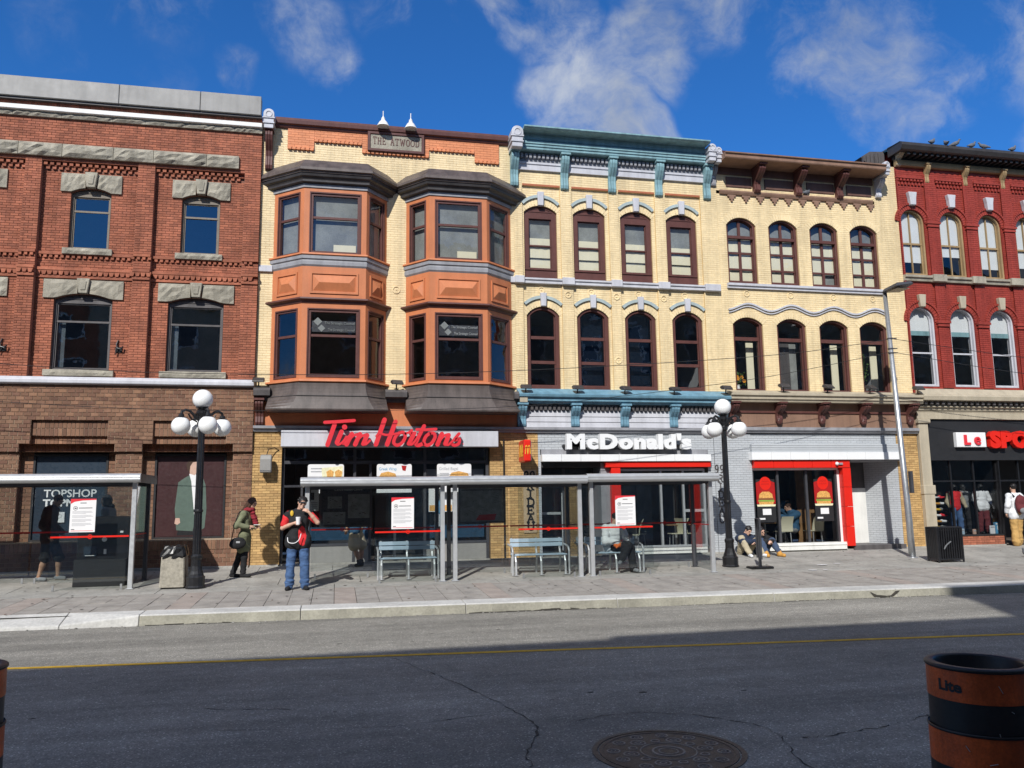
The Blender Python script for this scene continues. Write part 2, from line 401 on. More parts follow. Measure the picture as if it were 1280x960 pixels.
def outline(x0, x1, z0, zs, rise, n=10):
    p = [(x0, z0), (x0, zs)]
    if rise > 1e-4:
        w = (x1-x0)/2; r = (w*w+rise*rise)/(2*rise); cz = zs+rise-r; a0 = math.asin(min(1, w/r))
        if rise > w: a0 = math.pi-a0
        p += [((x0+x1)/2+r*math.sin(-a0+2*a0*i/n), cz+r*math.cos(-a0+2*a0*i/n)) for i in range(1, n)]
    return p + [(x1, zs), (x1, z0)]
def arch_z(x, x0, x1, zs, rise):
    if rise < 1e-4: return zs
    w = (x1-x0)/2; r = (w*w+rise*rise)/(2*rise); cz = zs+rise-r; d = x-(x0+x1)/2
    return cz + math.sqrt(max(0, r*r-d*d)) if abs(d) <= w+1e-6 else zs
def chord(op, z):
    x0, x1, z0, zs, rise = op
    if z < z0 or z > zs+rise: return None
    if z <= zs or rise < 1e-4: return (x0, x1)
    w = (x1-x0)/2; r = (w*w+rise*rise)/(2*rise); cz = zs+rise-r
    h = math.sqrt(max(0, r*r-(z-cz)**2)); c = (x0+x1)/2
    return (c-h, c+h) if h > .02 else None
def spans(x0, x1, ops, z0, z1):
    cut = []
    for op in ops:
        a, b = chord(op, min(max(z0, op[2]+1e-4), z1)) if z1 > op[2]+.01 and z0 < op[3]+op[4]-.005 else None, None
        if a: cut.append(a)
    cut.sort(); out = []; c = x0
    for a, b in cut:
        if a > c+.005: out.append((c, min(a, x1)))
        c = max(c, b)
    if c < x1-.005: out.append((c, x1))
    return [(a, b) for a, b in out if b > a]
def brickwork(x0, x1, z0, z1, y, ops=(), bl=.2, ch=.07, j=.01, d=.012, stack=False, mb=None, mm=None, each=None, wob=.0015):
    mb = mb or MB(); mm = mm or MB()
    n = max(1, round((z1-z0)/ch)); h = (z1-z0)/n
    for c in range(n):
        a, b = z0+c*h, z0+(c+1)*h
        for s0, s1 in spans(x0, x1, ops, a, b):
            mm.poly((s0,y+d,a),(s1,y+d,a),(s1,y+d,b),(s0,y+d,b))
            off = 0 if stack or c % 2 == 0 else bl/2
            k = math.floor((s0-off)/bl+.2)
            cuts = [s0]
            while True:
                k += 1; q = k*bl+off
                if q >= s1-.045: break
                if q > s0+.045: cuts.append(q)
            cuts.append(s1)
            for u0, u1 in zip(cuts, cuts[1:]):
                w = random.uniform(-wob, wob)
                if each and each(u0, u1, a, b, y+w): continue
                mb.box(u0+j/2, u1-j/2, y+w, y+d+.004, a+j/2, b-j/2, back=False)
    return mb, mm
def voussoirs(mb, x0, x1, zs, rise, y0, y1, t=.2, w=.075):
    cw = (x1-x0)/2; r = (cw*cw+rise*rise)/(2*rise); cz = zs+rise-r; cx = (x0+x1)/2
    a0 = math.asin(min(1, cw/r)); n = max(5, int(2*a0*r/w))
    if rise > cw*1.001: a0 = math.pi-a0
    g = .006/r
    for i in range(n):
        a = -a0+2*a0*i/n+g; b = -a0+2*a0*(i+1)/n-g
        q = [(cx+rr*math.sin(t_), cz+rr*math.cos(t_)) for rr, t_ in ((r,a),(r+t,a),(r+t,b),(r,b))]
        mb.prism(q, y0, y1, back=False)
def reveal(mb, op, y0, y1):
    o = outline(*op)
    for (a, b), (c, d) in zip(o, o[1:]+o[:1]): mb.poly((a,y0,b),(c,y0,d),(c,y1,d),(a,y1,b))
def rough(mb, x0, x1, z0, z1, y, d, nx=6, nz=3, amp=.03, seed=0):
    rn = random.Random(seed); v = []
    for i in range(nz+1):
        for k in range(nx+1):
            e = i in (0, nz) or k in (0, nx)
            v.append((x0+(x1-x0)*k/nx + (0 if e else rn.uniform(-.3,.3)*(x1-x0)/nx), y+(amp if e else rn.uniform(-amp, amp*.6)), z0+(z1-z0)*i/nz))
    n = nx+1
    f = [(i*n+k, i*n+k+1, (i+1)*n+k+1, (i+1)*n+k) for i in range(nz) for k in range(nx)]
    mb.add(v, f)
    yb = y+d; e = amp+y
    mb.add([(x0,e,z0),(x1,e,z0),(x1,yb,z0),(x0,yb,z0),(x0,e,z1),(x1,e,z1),(x1,yb,z1),(x0,yb,z1)], [(1,2,6,5),(3,0,4,7),(4,5,6,7),(0,3,2,1)])
def smooth_path(pts, n=6):
    out = []
    P = [Vector(p) for p in pts]
    for i in range(len(P)-1):
        a = P[max(i-1,0)]; b = P[i]; c = P[i+1]; d = P[min(i+2,len(P)-1)]
        for k in range(n):
            t = k/n
            out.append(.5*((2*b)+(c-a)*t+(2*a-5*b+4*c-d)*t*t+(3*b-a-3*c+d)*t**3))
    return out+[P[-1]]
def ribbon(mb, pts, w, y0, y1, smooth=True, n=6):       # thick round-ended stroke in x,z
    P = [Vector((p[0], p[1])) for p in pts]
    if smooth and len(P) > 2: P = [Vector((q.x, q.y)) for q in smooth_path([(p.x, p.y, 0) for p in P], n)]
    l = []; r = []; m = len(P)
    for i, p in enumerate(P):
        t = (P[min(i+1,m-1)]-P[max(i-1,0)]).normalized(); q = Vector((-t.y, t.x))*w/2
        l.append(p+q); r.append(p-q)
    for i in range(m-1):
        mb.prism([tuple(r[i]), tuple(r[i+1]), tuple(l[i+1]), tuple(l[i])], y0, y1, back=False)
    for i, sg in ((0,-1),(m-1,1)):
        t = (P[min(i+1,m-1)]-P[max(i-1,0)]).normalized()*sg; q = Vector((-t.y, t.x))
        c = [P[i]+(q*math.cos(a)+t*math.sin(a))*w/2 for a in [math.pi*k/6 for k in range(7)]]
        mb.prism([tuple(x) for x in (c if sg < 0 else c)], y0+.0015, y1, back=False)
def glyph(s, bold=0.):
    cu = bpy.data.curves.new('t', 'FONT'); cu.body = s; cu.size = 1; cu.offset = bold; cu.resolution_u = 3
    ob = bpy.data.objects.new('t', cu); me = bpy.data.meshes.new_from_object(ob)
    v = [tuple(q.co) for q in me.vertices]; f = [tuple(p.vertices) for p in me.polygons]
    bpy.data.objects.remove(ob); bpy.data.curves.remove(cu); bpy.data.meshes.remove(me)
    return v, f
def glyphx(s, bold=0.):
    cu = bpy.data.curves.new('t', 'FONT'); cu.body = s; cu.size = 1; cu.offset = bold; cu.resolution_u = 3; cu.extrude = .5
    ob = bpy.data.objects.new('t', cu); me = bpy.data.meshes.new_from_object(ob)
    v = [tuple(q.co) for q in me.vertices]; f = [tuple(p.vertices) for p in me.polygons]
    bpy.data.objects.remove(ob); bpy.data.curves.remove(cu); bpy.data.meshes.remove(me)
    return v, f
def lettering(s, x0, x1, z0, z1, y0, y1, m, parent, bold=0., each=True, name='letter', zref='H', flat=False, sq=1.):
    """lettering that fills x0..x1; z0 baseline, z1 cap height"""
    full, _ = glyph(s, bold); lo = min(v[0] for v in full); hi = max(v[0] for v in full)
    ref, _ = glyph(zref, bold); zl = min(v[1] for v in ref); zh = max(v[1] for v in ref)
    sx = (x1-x0)/(hi-lo); sz = (z1-z0)/(zh-zl); all_ = MB(); out = []
    for i, ch in enumerate(s):
        if ch == ' ': continue
        pre, _ = glyph(s[:i+1], bold); own, _ = glyph(ch, bold)
        off = max(v[0] for v in pre)-max(v[0] for v in own)
        v, f = (glyph if flat else glyphx)(ch, bold)
        mid = (max(q[0] for q in v)+min(q[0] for q in v))/2; v = [(mid+(q[0]-mid)*sq, q[1], q[2]) for q in v]
        mb = all_ if not each else MB()
        mb.add([(x0+(a+off-lo)*sx, (y0+y1)/2-c*(y1-y0), z0+(b-zl)*sz) for a, b, c in v], f)
        if each: out.append(part(name, mb, m, parent))
    if not each: return part(name, all_, m, parent)
    return out
SERIF = {'T': [((.5,0),(.5,1)),((.02,1),(.98,1)),((.02,1),(.02,.82)),((.98,1),(.98,.82)),((.3,0),(.7,0))],
 'H': [((.15,0),(.15,1)),((.85,0),(.85,1)),((.15,.52),(.85,.52)),((0,0),(.3,0)),((.7,0),(1,0)),((0,1),(.3,1)),((.7,1),(1,1))],
 'E': [((.2,0),(.2,1)),((.05,0),(.9,0)),((.05,1),(.88,1)),((.2,.52),(.65,.52)),((.9,0),(.9,.2)),((.88,1),(.88,.8)),((.65,.42),(.65,.62))],
 'A': [((.12,0),(.5,1)),((.5,1),(.88,0)),((.25,.36),(.75,.36)),((0,0),(.27,0)),((.72,0),(1,0))],
 'W': [((.1,1),(.3,0)),((.3,0),(.5,.9)),((.5,.9),(.7,0)),((.7,0),(.9,1)),((0,1),(.22,1)),((.78,1),(1,1))],
 'O': [((.5,1),(.14,.85),(.02,.5),(.14,.15),(.5,0),(.86,.15),(.98,.5),(.86,.85),(.5,1))],
 'D': [((.2,0),(.2,1)),((.05,1),(.5,1),(.85,.85),(.95,.5),(.85,.15),(.5,0),(.05,0))],
 'R': [((.2,0),(.2,1)),((.05,1),(.55,1),(.82,.9),(.82,.62),(.55,.52),(.2,.52)),((.5,.5),(.85,0)),((.05,0),(.36,0)),((.78,0),(1,0))],
 'I': [((.5,0),(.5,1)),((.3,0),(.7,0)),((.3,1),(.7,1))],
 'U': [((.16,1),(.16,.3),(.3,.05),(.5,0),(.7,.05),(.84,.3),(.84,1)),((0,1),(.3,1)),((.7,1),(1,1))],
 '9': [((.82,.7),(.75,.92),(.5,1),(.22,.9),(.12,.7),(.22,.48),(.5,.4),(.75,.5),(.82,.7),(.8,.35),(.6,.06),(.2,0))]}
def serif(mb, ch, x0, x1, z0, z1, y, t=.012, w=.02):
    for i, st in enumerate(SERIF[ch]):
        ribbon(mb, [(x0+(x1-x0)*a, z0+(z1-z0)*b) for a, b in st], w if len(st) > 2 or abs(st[0][1]-st[1][1]) > .3 else w*.7, y-t-.0008*i, y, smooth=len(st) > 3, n=3)
# ================================================================ ground
YF = 22.6          # plane of the fronts in survey units
YW = YF*FU         # the same plane in metres
def gz(y): return .03*(y-17.5) if y < 18 else .015+.055*(y-18)
def struct(name, mb, m, **kw): return part(name, mb, m, kind='structure', **kw)
m = MB(); m.poly((-900,-900,-.5),(900,-900,-.5),(900,900,-.5),(-900,900,-.5)); struct('ground', m, 'concrete')
def yk(x): return 14.62-.03*(x+1)
m = MB(); m.poly((-120,2.6,-.26),(120,2.6,-.26),(120,yk(120)+.1,-.26),(-120,yk(-120)+.1,-.26)); road = struct('road', m, 'asphalt')
m = MB(); a, b = Vector((-3.84,11.32)), Vector((9.26,10.01)); d = (b-a).normalized(); n = Vector((-d.y,d.x))*.06
for i in range(-36, 60):
    p, q = a+d*i*.8, a+d*(i+1)*.8
    m.poly(*[(w.x+random.uniform(-.006,.006), w.y+random.uniform(-.006,.006), -.256) for w in (p-n, q-n, q+n, p+n)])
part('centre_line', m, 'road_yellow', road)
def crack(pts, w):
    mb = MB(); P = smooth_path([(x,y,0) for x,y in pts], 7)
    P = [Vector((p.x+random.uniform(-.018,.018), p.y+random.uniform(-.025,.025))) for p in P]
    wid = [w*.85*random.uniform(.1,1.)*(.25 if random.random() < .25 else 1) for _ in P]
    for i in range(len(P)-1):
        t = (P[i+1]-P[i]).normalized(); q = Vector((-t.y,t.x))
        mb.poly(*[(c.x,c.y,-.2565) for c in (P[i]-q*wid[i], P[i+1]-q*wid[i+1], P[i+1]+q*wid[i+1], P[i]+q*wid[i])])
    return mb
for pts, w in (
    ([(0.72,10.73),(1.03,9.83),(1.26,9.14),(1.51,8.32),(1.65,7.7),(1.71,7.08),(1.49,6.53),(1.42,6.11)],.016),
    ([(3.16,7.2),(3.36,6.97),(3.54,6.74),(3.56,6.38),(3.4,5.88),(3.35,5.4)],.012), ([(5.16,6.65),(4.69,6.45),(4.33,6.37),(3.9,6.29),(3.71,6.27)],.013),
    ([(-1.23,8.61),(-.85,8.47),(-.33,8.33)],.010), ([(2.09,7.24),(2.43,7.37),(2.81,7.35),(3.13,7.21)],.007), ([(-1.5,7.9),(.3,7.5),(1.65,7.75)],.005)
    ): part('crack', crack(pts, w), 'dirt', road)
# far pavement beyond the shelters
pave = MB(); pave.poly((-120,15.2,gz(15.2)-.03),(120,14.9,gz(14.9)-.03),(120,18,gz(18)-.03),(-120,18,gz(18)-.03)); pave.poly((-120,18,gz(18)-.03),(120,18,gz(18)-.03),(120,21.2,gz(21.2)-.03),(-120,21.2,gz(21.2)-.03))
pave = struct('pavement', pave, 'dirt')
def slab(mb, x0, x1, y0, y1, dz=0, y0b=None, t=.06):
    q = y0 if y0b is None else y0b
    z = [gz(y0)+dz, gz(q)+dz, gz(y1)+dz, gz(y1)+dz]
    v = [(x0,y0),(x1,q),(x1,y1),(x0,y1)]
    mb.add([(x,y,zz-t) for (x,y),zz in zip(v,z)]+[(x,y,zz) for (x,y),zz in zip(v,z)], [(0,1,5,4),(1,2,6,5),(2,3,7,6),(3,0,4,7),(4,5,6,7)])
rest = MB()
ys = [17.25, 18.0, 19.05, 20.1, YW+.02]
for i in range(-16, 20):
    for k in range(4):
        x0 = i*1.7+.55*k; mb = MB() if -9 < x0 < 24 else rest
        slab(mb, x0+.006, x0+1.694, ys[k]+.006, ys[k+1]-.006, random.uniform(-.003,.003))
        if mb is not rest: part('concrete_slab', mb, 'concrete', pave)
part('concrete_slab', rest, 'concrete', pave, kind='stuff')
rest = MB(); cnt = 0
for i in range(-80, 140):
    x0 = i*.4; band = (i % 7) == 0
    yb = yk(x0)+.5; yb2 = yk(x0+.4)+.5
    for k in range(4):
        w = (17.25-yb)/4
        off = .2 if k % 2 and not band else 0
        mb = MB() if (-6.5 < x0 < 18 and cnt < 290) else rest
        e = random.uniform(-.005,.005)
        slab(mb, x0+.005+off*0, x0+.395, yb+w*k+.005+(0 if k == 0 else random.uniform(-.004,.004)), yb+w*(k+1)-.006, e, y0b=yb2+(17.25-yb2)/4*k+.005)
        if mb is not rest: part('paver', mb, 'paver_red' if band else 'paver', pave); cnt += 1
part('paver', rest, 'paver', pave, kind='stuff')
# kerb stones, lowered at the left where the crossing ramp starts
def kerb(x0, x1, drop0, drop1):
    mb = MB(); g = .006
    for a, b, d0, d1 in [(x0+g, x1-g, drop0, drop1)]:
        pr = []
        for x, dp in ((a, d0), (b, d1)):
            f = yk(x); bk = f+.495
            pr.append([(x,f-.02,-.30),(x,f+.005,gz(f)-.02-dp),(x,f+.03,gz(f)-dp),(x,bk,gz(bk)),(x,bk,-.30)])
        n = 5; mb.add(pr[0]+pr[1], [(i,(i+1)%n+0,(i+1)%n+n,i+n)[::-1] for i in range(n)]+[tuple(range(n)), tuple(range(2*n-1,n-1,-1))])
    return mb
xs = [-30,-24,-18,-13,-9.5,-6.6,-4.3,-3.1,-.55,2.25,5.0,8.05,10.6,13.4,16.2,19,22,25,30,36]
for a, b in zip(xs, xs[1:]):
    d = lambda x: .115 if x < -4 else (.06 if x < -3.5 else 0)
    part('kerb_stone', kerb(a, b, d(a), d(b)), 'kerb_top' if b > -6 else 'concrete', pave, bevel=.008)
m = MB()                                     # stained vertical face of the kerb
for a, b in zip(xs[7:], xs[8:]):
    n = 6
    for k in range(n):
        u, v = a+(b-a)*k/n+.008*(k == 0), a+(b-a)*(k+1)/n-.008*(k == n-1)
        m.poly((u,yk(u)-.0245,-.258),(v,yk(v)-.0245,-.258),(v,yk(v)+.002,gz(yk(v))-.02),(u,yk(u)+.002,gz(yk(u))-.02))
part('kerb_face', m, 'kerb_face', pave)
m = MB()                                     # broken notch and grit along the gutter
for x0, x1, h in ((10.9,11.6,.012),(2.3,3.4,.025),(3.4,4.3,.045),(4.3,4.9,.02),(-3.0,-1.5,.02),(6.2,7.9,.015),(8.2,10.9,.012)):
    k = 5; 
    for i in range(k):
        u, v = x0+(x1-x0)*i/k, x0+(x1-x0)*(i+1)/k
        m.poly((u,yk(u)-.028,-.2575),(v,yk(v)-.028,-.2575),(v,yk(v)-.022,-.258+h*random.uniform(.2,1)),(u,yk(u)-.022,-.258+h*random.uniform(.2,1)))
for P in ([(10.02,-.135),(10.10,-.235),(10.30,-.257),(10.42,-.235),(10.32,-.215),(10.16,-.20)], [(10.36,-.225),(10.46,-.215),(10.56,-.14),(10.66,-.13),(10.52,-.235),(10.44,-.257)]):
    m.poly(*[(x, yk(x)-.0265, z) for x, z in P])
part('gutter_gap', m, 'dirt', pave)
m = MB()
for i in range(150):
    x = random.uniform(-5, 12); y = yk(x)-abs(random.gauss(.02,.06))-.03; s = random.uniform(.006,.02)
    m.ball((x,y,-.258+s*.4), s, 5, 4, (1,1,.6))
part('grit', m, 'concrete', road, kind='stuff')
m = MB()
for x, y, s in ((11.6,18.3,.13),(12.1,18.45,.10),(10.78,17.4,.10),(11.1,17.4,.07)):
    m.poly(*[(x+s*math.cos(a)*random.uniform(.7,1.3), y+s*math.sin(a)*random.uniform(.7,1.2), gz(y)+.012) for a in (0,.9,1.9,2.8,3.9,5.1)])
part('bird_dropping', m, 'paper', pave, kind='stuff')
# near side of the street and the block behind the camera that shades the road
m = MB(); m.box(-120,120,-5.2,2.6,-.45,-.02); struct('near_pavement', m, 'concrete')
def block(x0, x1, h, m1):
    mb = MB(); mb.box(x0,x1,-17,-5.1,-.3,h-.02)
    o = struct('opposite_building', mb, m1)
    mb = MB(); w = MB(); y = -5.1
    nx = max(2, int((x1-x0)/2.6))
    for i in range(nx):
        cx = x0+(i+.5)*(x1-x0)/nx
        for z in (4.2, 7.4, 10.3, 13.2):
            if z+1.9 < h:
                mb.ring([(cx-.62,z),(cx-.62,z+1.8),(cx+.62,z+1.8),(cx+.62,z)],[(cx-.5,z+.1),(cx-.5,z+1.7),(cx+.5,z+1.7),(cx+.5,z+.1)],y+.06,y-.02)
                w.poly((cx+.5,y+.01,z+.1),(cx-.5,y+.01,z+.1),(cx-.5,y+.01,z+1.7),(cx+.5,y+.01,z+1.7))
    part('window_frame', mb, 'white_paint', o); part('window_pane', w, 'navy_panel', o)
    mb = MB(); mb.box(x0-.1,x1+.1,-5.1,-4.85,h-.5,h); part('cornice', mb, 'stone', o)
block(-70, -13, 13.57, 'red_brick'); block(-13, -4.0, 13.73, 'beige_paint'); block(-4.0, 2.5, 13.95, 'brown_brick'); block(2.5, 60, 16.6, 'stone')

m = MB(); rn = random.Random(21)                # gum spots, leaves and small litter on the pavement
for i in range(260):
    x = rn.uniform(-8, 19); y = rn.uniform(15.2, 20.6); r = rn.uniform(.012, .04)
    m.poly(*[(x+r*math.cos(a)*rn.uniform(.7,1.2), y+r*math.sin(a)*rn.uniform(.7,1.2), gz(y)+.009) for a in (0,1,2,3.1,4.2,5.2)])
part('gum_spot', m, 'dirt', pave, kind='stuff')
m = MB()
for i in range(70):
    x = rn.uniform(-8, 19); y = rn.choice((rn.uniform(15.1,17), rn.uniform(19.8,20.9))); r = rn.uniform(.015,.04); a = rn.uniform(0,6)
    m.poly((x-r*math.cos(a),y-r*math.sin(a),gz(y)+.01),(x+r*.4*math.sin(a),y-r*.4*math.cos(a),gz(y)+.02),(x+r*math.cos(a),y+r*math.sin(a),gz(y)+.014),(x-r*.4*math.sin(a),y+r*.4*math.cos(a),gz(y)+.022))
part('litter', m, 'rust', pave, kind='stuff')
m = MB()
for i in range(22):                              # oil drips and dark patches in the lanes
    x = rn.uniform(-6, 13); y = rn.choice((rn.gauss(8.2,.35), rn.gauss(12.6,.4))); r = rn.uniform(.01,.035)
    m.poly(*[(x+r*1.6*math.cos(a)*rn.uniform(.7,1.3), y+r*math.sin(a)*rn.uniform(.7,1.2), -.2578) for a in [k*.7 for k in range(9)]])
part('oil_spot', m, 'dirt', road, kind='stuff')
# ================================================================ windows
def cell(xa, xb, za, zb, o, n=6):
    x0, x1, zs, rise = o
    if zb <= zs+1e-3: return [(xa,za),(xa,zb),(xb,zb),(xb,za)]
    return [(xa,za)]+[(xa+(xb-xa)*i/n, min(zb, arch_z(xa+(xb-xa)*i/n, x0, x1, zs, rise))) for i in range(n+1)]+[(xb,za)]
def window(bld, op, y, fw=.09, fb=.1, ft=None, depth=.16, cuts=(), vb=0., bar=.05, fm='maroon_paint', gm='window', head=None, sash=.035, inner=.0):
    """window fitted in opening op (x0,x1,z0,zs,rise): frame part with panes and bars as sub-parts"""
    x0, x1, z0, zs, rise = op
    ft = fw if ft is None else ft
    mb = MB(); e = .004
    a = outline(x0-e, x1+e, z0-e, zs, rise)
    if head is not None:                       # square-headed glass under a solid arched head board
        gx0, gx1, gz0, gz1, gr = x0+fw, x1-fw, z0+fb, head, 0.
        mb.box(x0-e, x0+fw, y, y+depth, z0, zs); mb.box(x1-fw, x1+e, y, y+depth, z0, zs)
        mb.box(x0+fw, x1-fw, y+.001, y+depth, z0-e, z0+fb)
        pts = [(x0-e, zs)]+outline(x0-e, x1+e, z0, zs, rise)[1:-1]+[(x1+e, zs)]
        mb.prism([(gx0,head),(gx0,zs)]+[(gx1,zs),(gx1,head)], y+.002, y+depth)
        mb.prism(outline(x0-e, x1+e, zs, zs, rise)[1:-1], y+.0005, y+depth)
        pr = rise*.55; q = outline(x0+.12, x1-.12, zs+.02, zs+.02, pr)[1:-1]
        if rise > .1: mb.ring(q, [((p[0]-(x0+x1)/2)*.86+(x0+x1)/2, zs+.05+(p[1]-zs-.02)*.72) for p in q], y-.015, y+.01)
    else:
        gx0, gx1, gz0, gz1 = x0+fw, x1-fw, z0+fb, zs; gr = max(0, rise-ft*.6) if rise > .01 else 0
        if rise <= .01: gz1 = zs-ft
        mb.ring(a, outline(gx0, gx1, gz0, gz1, gr), y, y+depth)
    top = gz1+gr
    zz = [gz0]+list(cuts)+[top]
    f = part('window', mb, fm, bld, bevel=.006)
    bars = MB(); yb = y+depth*.45
    for c in cuts: bars.box(gx0, gx1, yb-.02, yb+.04, c-bar/2, c+bar/2)
    xx = [gx0, gx1]
    if vb: xx = [gx0, (gx0+gx1)/2, gx1]; bars.box(xx[1]-vb/2, xx[1]+vb/2, yb-.015, yb+.035, gz0, top-.004)
    mb = MB(); sb = sash
    o2 = outline(gx0, gx1, gz0, gz1, gr); i2 = outline(gx0+sb, gx1-sb, gz0+sb, gz1-(sb if gr == 0 else 0), max(0, gr-sb*.6))
    bars.ring(o2, i2, yb-.01, yb+.03)
    part('sash', bars, fm, f)
    for za, zb in zip(zz, zz[1:]):
        for xa, xb in zip(xx, xx[1:]):
            mb = MB(); c = cell(xa, xb, za, zb, (gx0, gx1, gz1, gr)); t = random.uniform(-.014,.014); t2 = random.uniform(-.012,.012)
            mb.poly(*[(px, yb+.01+t*(px-xa)/(xb-xa)+t2*(pz-za), pz) for px, pz in c][::-1])
            part('pane', mb, GL[gm], f)
    f['gl'] = (gx0, gx1, gz0, top)
    return f
def blind(f, y, pieces, m='blind', name='blind'):
    x0, x1 = f['gl'][0], f['gl'][1]
    for za, zb, *q in pieces:
        u, v = (q if q else (0, 1)); mb = MB()
        xa, xb = x0+(x1-x0)*u-.02, x0+(x1-x0)*v+.02
        n = max(2, int((xb-xa)/.12))
        for i in range(n):
            a, b = xa+(xb-xa)*i/n, xa+(xb-xa)*(i+1)/n
            mb.box(a, b, y+random.uniform(0,.012), y+.03, za, zb)
        part(name, mb, m, f)
def shell(bld, x0, x1, h, y0, floors, m, back=5.5, roofm='dark_metal'):
    """side and rear walls, floors and roof that make the front a building"""
    mb = MB(); y1 = y0+12
    mb.box(x0, x0+.2, y0, y1, .1, h-.02); mb.box(x1-.2, x1, y0, y1, .1, h-.02); mb.box(x0+.2, x1-.2, y1-.2, y1, .1, h-.02)
    part('side_wall', mb, m, bld)
    mb = MB(); mb.box(x0+.02, x1-.02, y0+.02, y1-.02, h-.02, h+.1); part('roof', mb, roofm, bld)
    mb = MB(); mb.box(x0+.21, x1-.21, y0+back, y0+back+.1, .2, h-.1); part('partition', mb, 'interior', bld)
    for z in floors:
        mb = MB(); mb.box(x0+.2, x1-.2, y0+.05, y1-.2, z-.15, z+.1); part('floor_slab', mb, 'interior', bld)
def brickpart(bld, mb, mm, b, m):
    part('brickwork', mb, b, bld, kind='stuff'); part('mortar', mm, m, bld)
def medallion(mb, x, z, y, r=.1):
    mb.ring([(x+r*math.cos(a), z+r*math.sin(a)) for a in [2*math.pi*i/14 for i in range(14)]][::-1], [(x+r*.78*math.cos(a), z+r*.78*math.sin(a)) for a in [2*math.pi*i/14 for i in range(14)]][::-1], y-.02, y+.01)
    mb.ball((x,y,z), .022, 8, 6)
def console(bld, x, z0, z1, y, w, m, out=.28):
    """scrolled cornice bracket"""
    mb = MB(); h = z1-z0; pr = []
    side = [(0,0),(.10,0),(.26,.03),(.34,.12),(.30,.24),(.26,.36),(.34,.5),(.62,.62),(.86,.74),(1,.86),(1,.93),(.9,1),(0,1)]
    for k in range(3):
        a = x-w/2+w*k/3+.004; b = a+w/3-.008; q = [(y-out*o-(0.012 if k == 1 else 0), z0+h*t) for o, t in side]
        mb.profx(q[::-1], a, b)
    mb.box(x-w*.62, x+w*.62, y-out*1.12, y, z1-.002, z1+.06)
    return part('bracket', mb, m, bld, bevel=.006)
def fluted_block(bld, x0, x1, z0, z1, y0, y1, m):
    """stop block at the end of a cornice with a rounded cap"""
    mb = MB(); h = z1-z0; w = (x1-x0)/2; cx = (x0+x1)/2
    mb.box(x0+.02, x1-.02, y0+.03, y1, z0, z0+h*.22); mb.box(x0-.01, x1+.01, y0, y1, z0+h*.22, z0+h*.30)
    mb.box(x0+.01, x1-.01, y0+.02, y1, z0+h*.30, z0+h*.48); mb.box(x0-.02, x1+.02, y0-.01, y1, z0+h*.48, z0+h*.56)
    mb.prism([(x0,z0+h*.56)]+[(cx-w*math.cos(a), z0+h*.72+w*1.0*math.sin(a)) for a in [math.pi*i/10 for i in range(11)]]+[(x1,z0+h*.56)], y0, y1)
    q = [(cx-w*.66*math.cos(a), z0+h*.70+w*.7*math.sin(a)) for a in [2*math.pi*i/16 for i in range(16)]]
    mb.ring(q, [((p[0]-cx)*.7+cx, (p[1]-z0-h*.7)*.7+z0+h*.7) for p in q], y0-.02, y0+.01)
    return part('stop_block', mb, m, bld, bevel=.008)
def moulding(bld, name, x0, x1, prof, m, **kw):
    mb = MB(); mb.profx(prof, x0, x1); return part(name, mb, m, bld, **kw)

MB.fac = True
# ================================================================ B1 red brick with brown block shop front
b1 = thing('brick_building', 'dark red brick building with rough grey stone lintels over a brown block ground floor', 'building', (-6, YF, .1))
XL, XR = -13.2, -2.17
yp, yq = 22.48, 22.64
piers = [(-10.84,-10.43), (-8.08,-7.68), (-5.33,-4.90), (-2.60,XR)]
panels = [(-13.2,-10.84), (-10.43,-8.08), (-7.68,-5.33), (-4.90,-2.60)]
uw = [(c-.49, c+.49, 8.39, 9.93, .13) for c in (-12.02, -9.26, -6.485, -3.72)]
lw = [(c-.70, c+.70, 5.17, 7.03, .15) for c in (-12.05, -9.28, -6.52, -3.745)]
bm, mm = MB(), MB()
brickwork(XL, XR, 10.80, 11.9, yp, (), .2, .068, .012, .012, mb=bm, mm=mm)
brickwork(XL, XR, 12.14, 12.35, yp-.03, (), .068, .19, .012, .012, True, bm, mm)
for a, b in piers: brickwork(a, b, 4.97, 10.80, yp, (), .2, .068, .012, .012, mb=bm, mm=mm)
for (a, b), u, l in zip(panels, uw, lw):
    brickwork(a, b, 4.97, 10.50, yq, (u, l), .2, .068, .012, .012, mb=bm, mm=mm)
    for k in range(int((b-a)/.155)):                        # corbel table at the head of each panel
        x = a+.02+k*.155
        bm.box(x, x+.09, yq-.10, yq, 10.62, 10.70); bm.box(x+.05, x+.14, yq-.055, yq, 10.52, 10.60)
    bm.box(a, b, yq-.14, yq, 10.72, 10.80); bm.box(a, b, yq-.07, yq, 10.605, 10.618); mm.poly((a,yq+.001,10.5),(b,yq+.001,10.5),(b,yq+.001,10.80),(a,yq+.001,10.80))
xx = XL
while xx < XR-.1:                                          # dentil courses that run across piers and panels
    y = yp if any(a-.02 < xx+.05 < b for a, b in piers) else yq
    bm.box(xx, xx+.075, y-.05, y+.02, 8.12, 8.20)
    bm.prism([(xx,7.66),(xx+.07,7.66),(xx+.11,7.78),(xx-.03,7.78)], y-.06, y+.02)
    xx += .135
for a, b in piers+panels:
    y = yp if (a, b) in piers else yq
    bm.box(a+.001, b-.001, y-.065, y+.01, 8.20, 8.27); bm.box(a+.001, b-.001, y-.075, y+.01, 7.78, 7.85); bm.box(a+.001, b-.001, y-.035, y+.01, 7.58, 7.65)
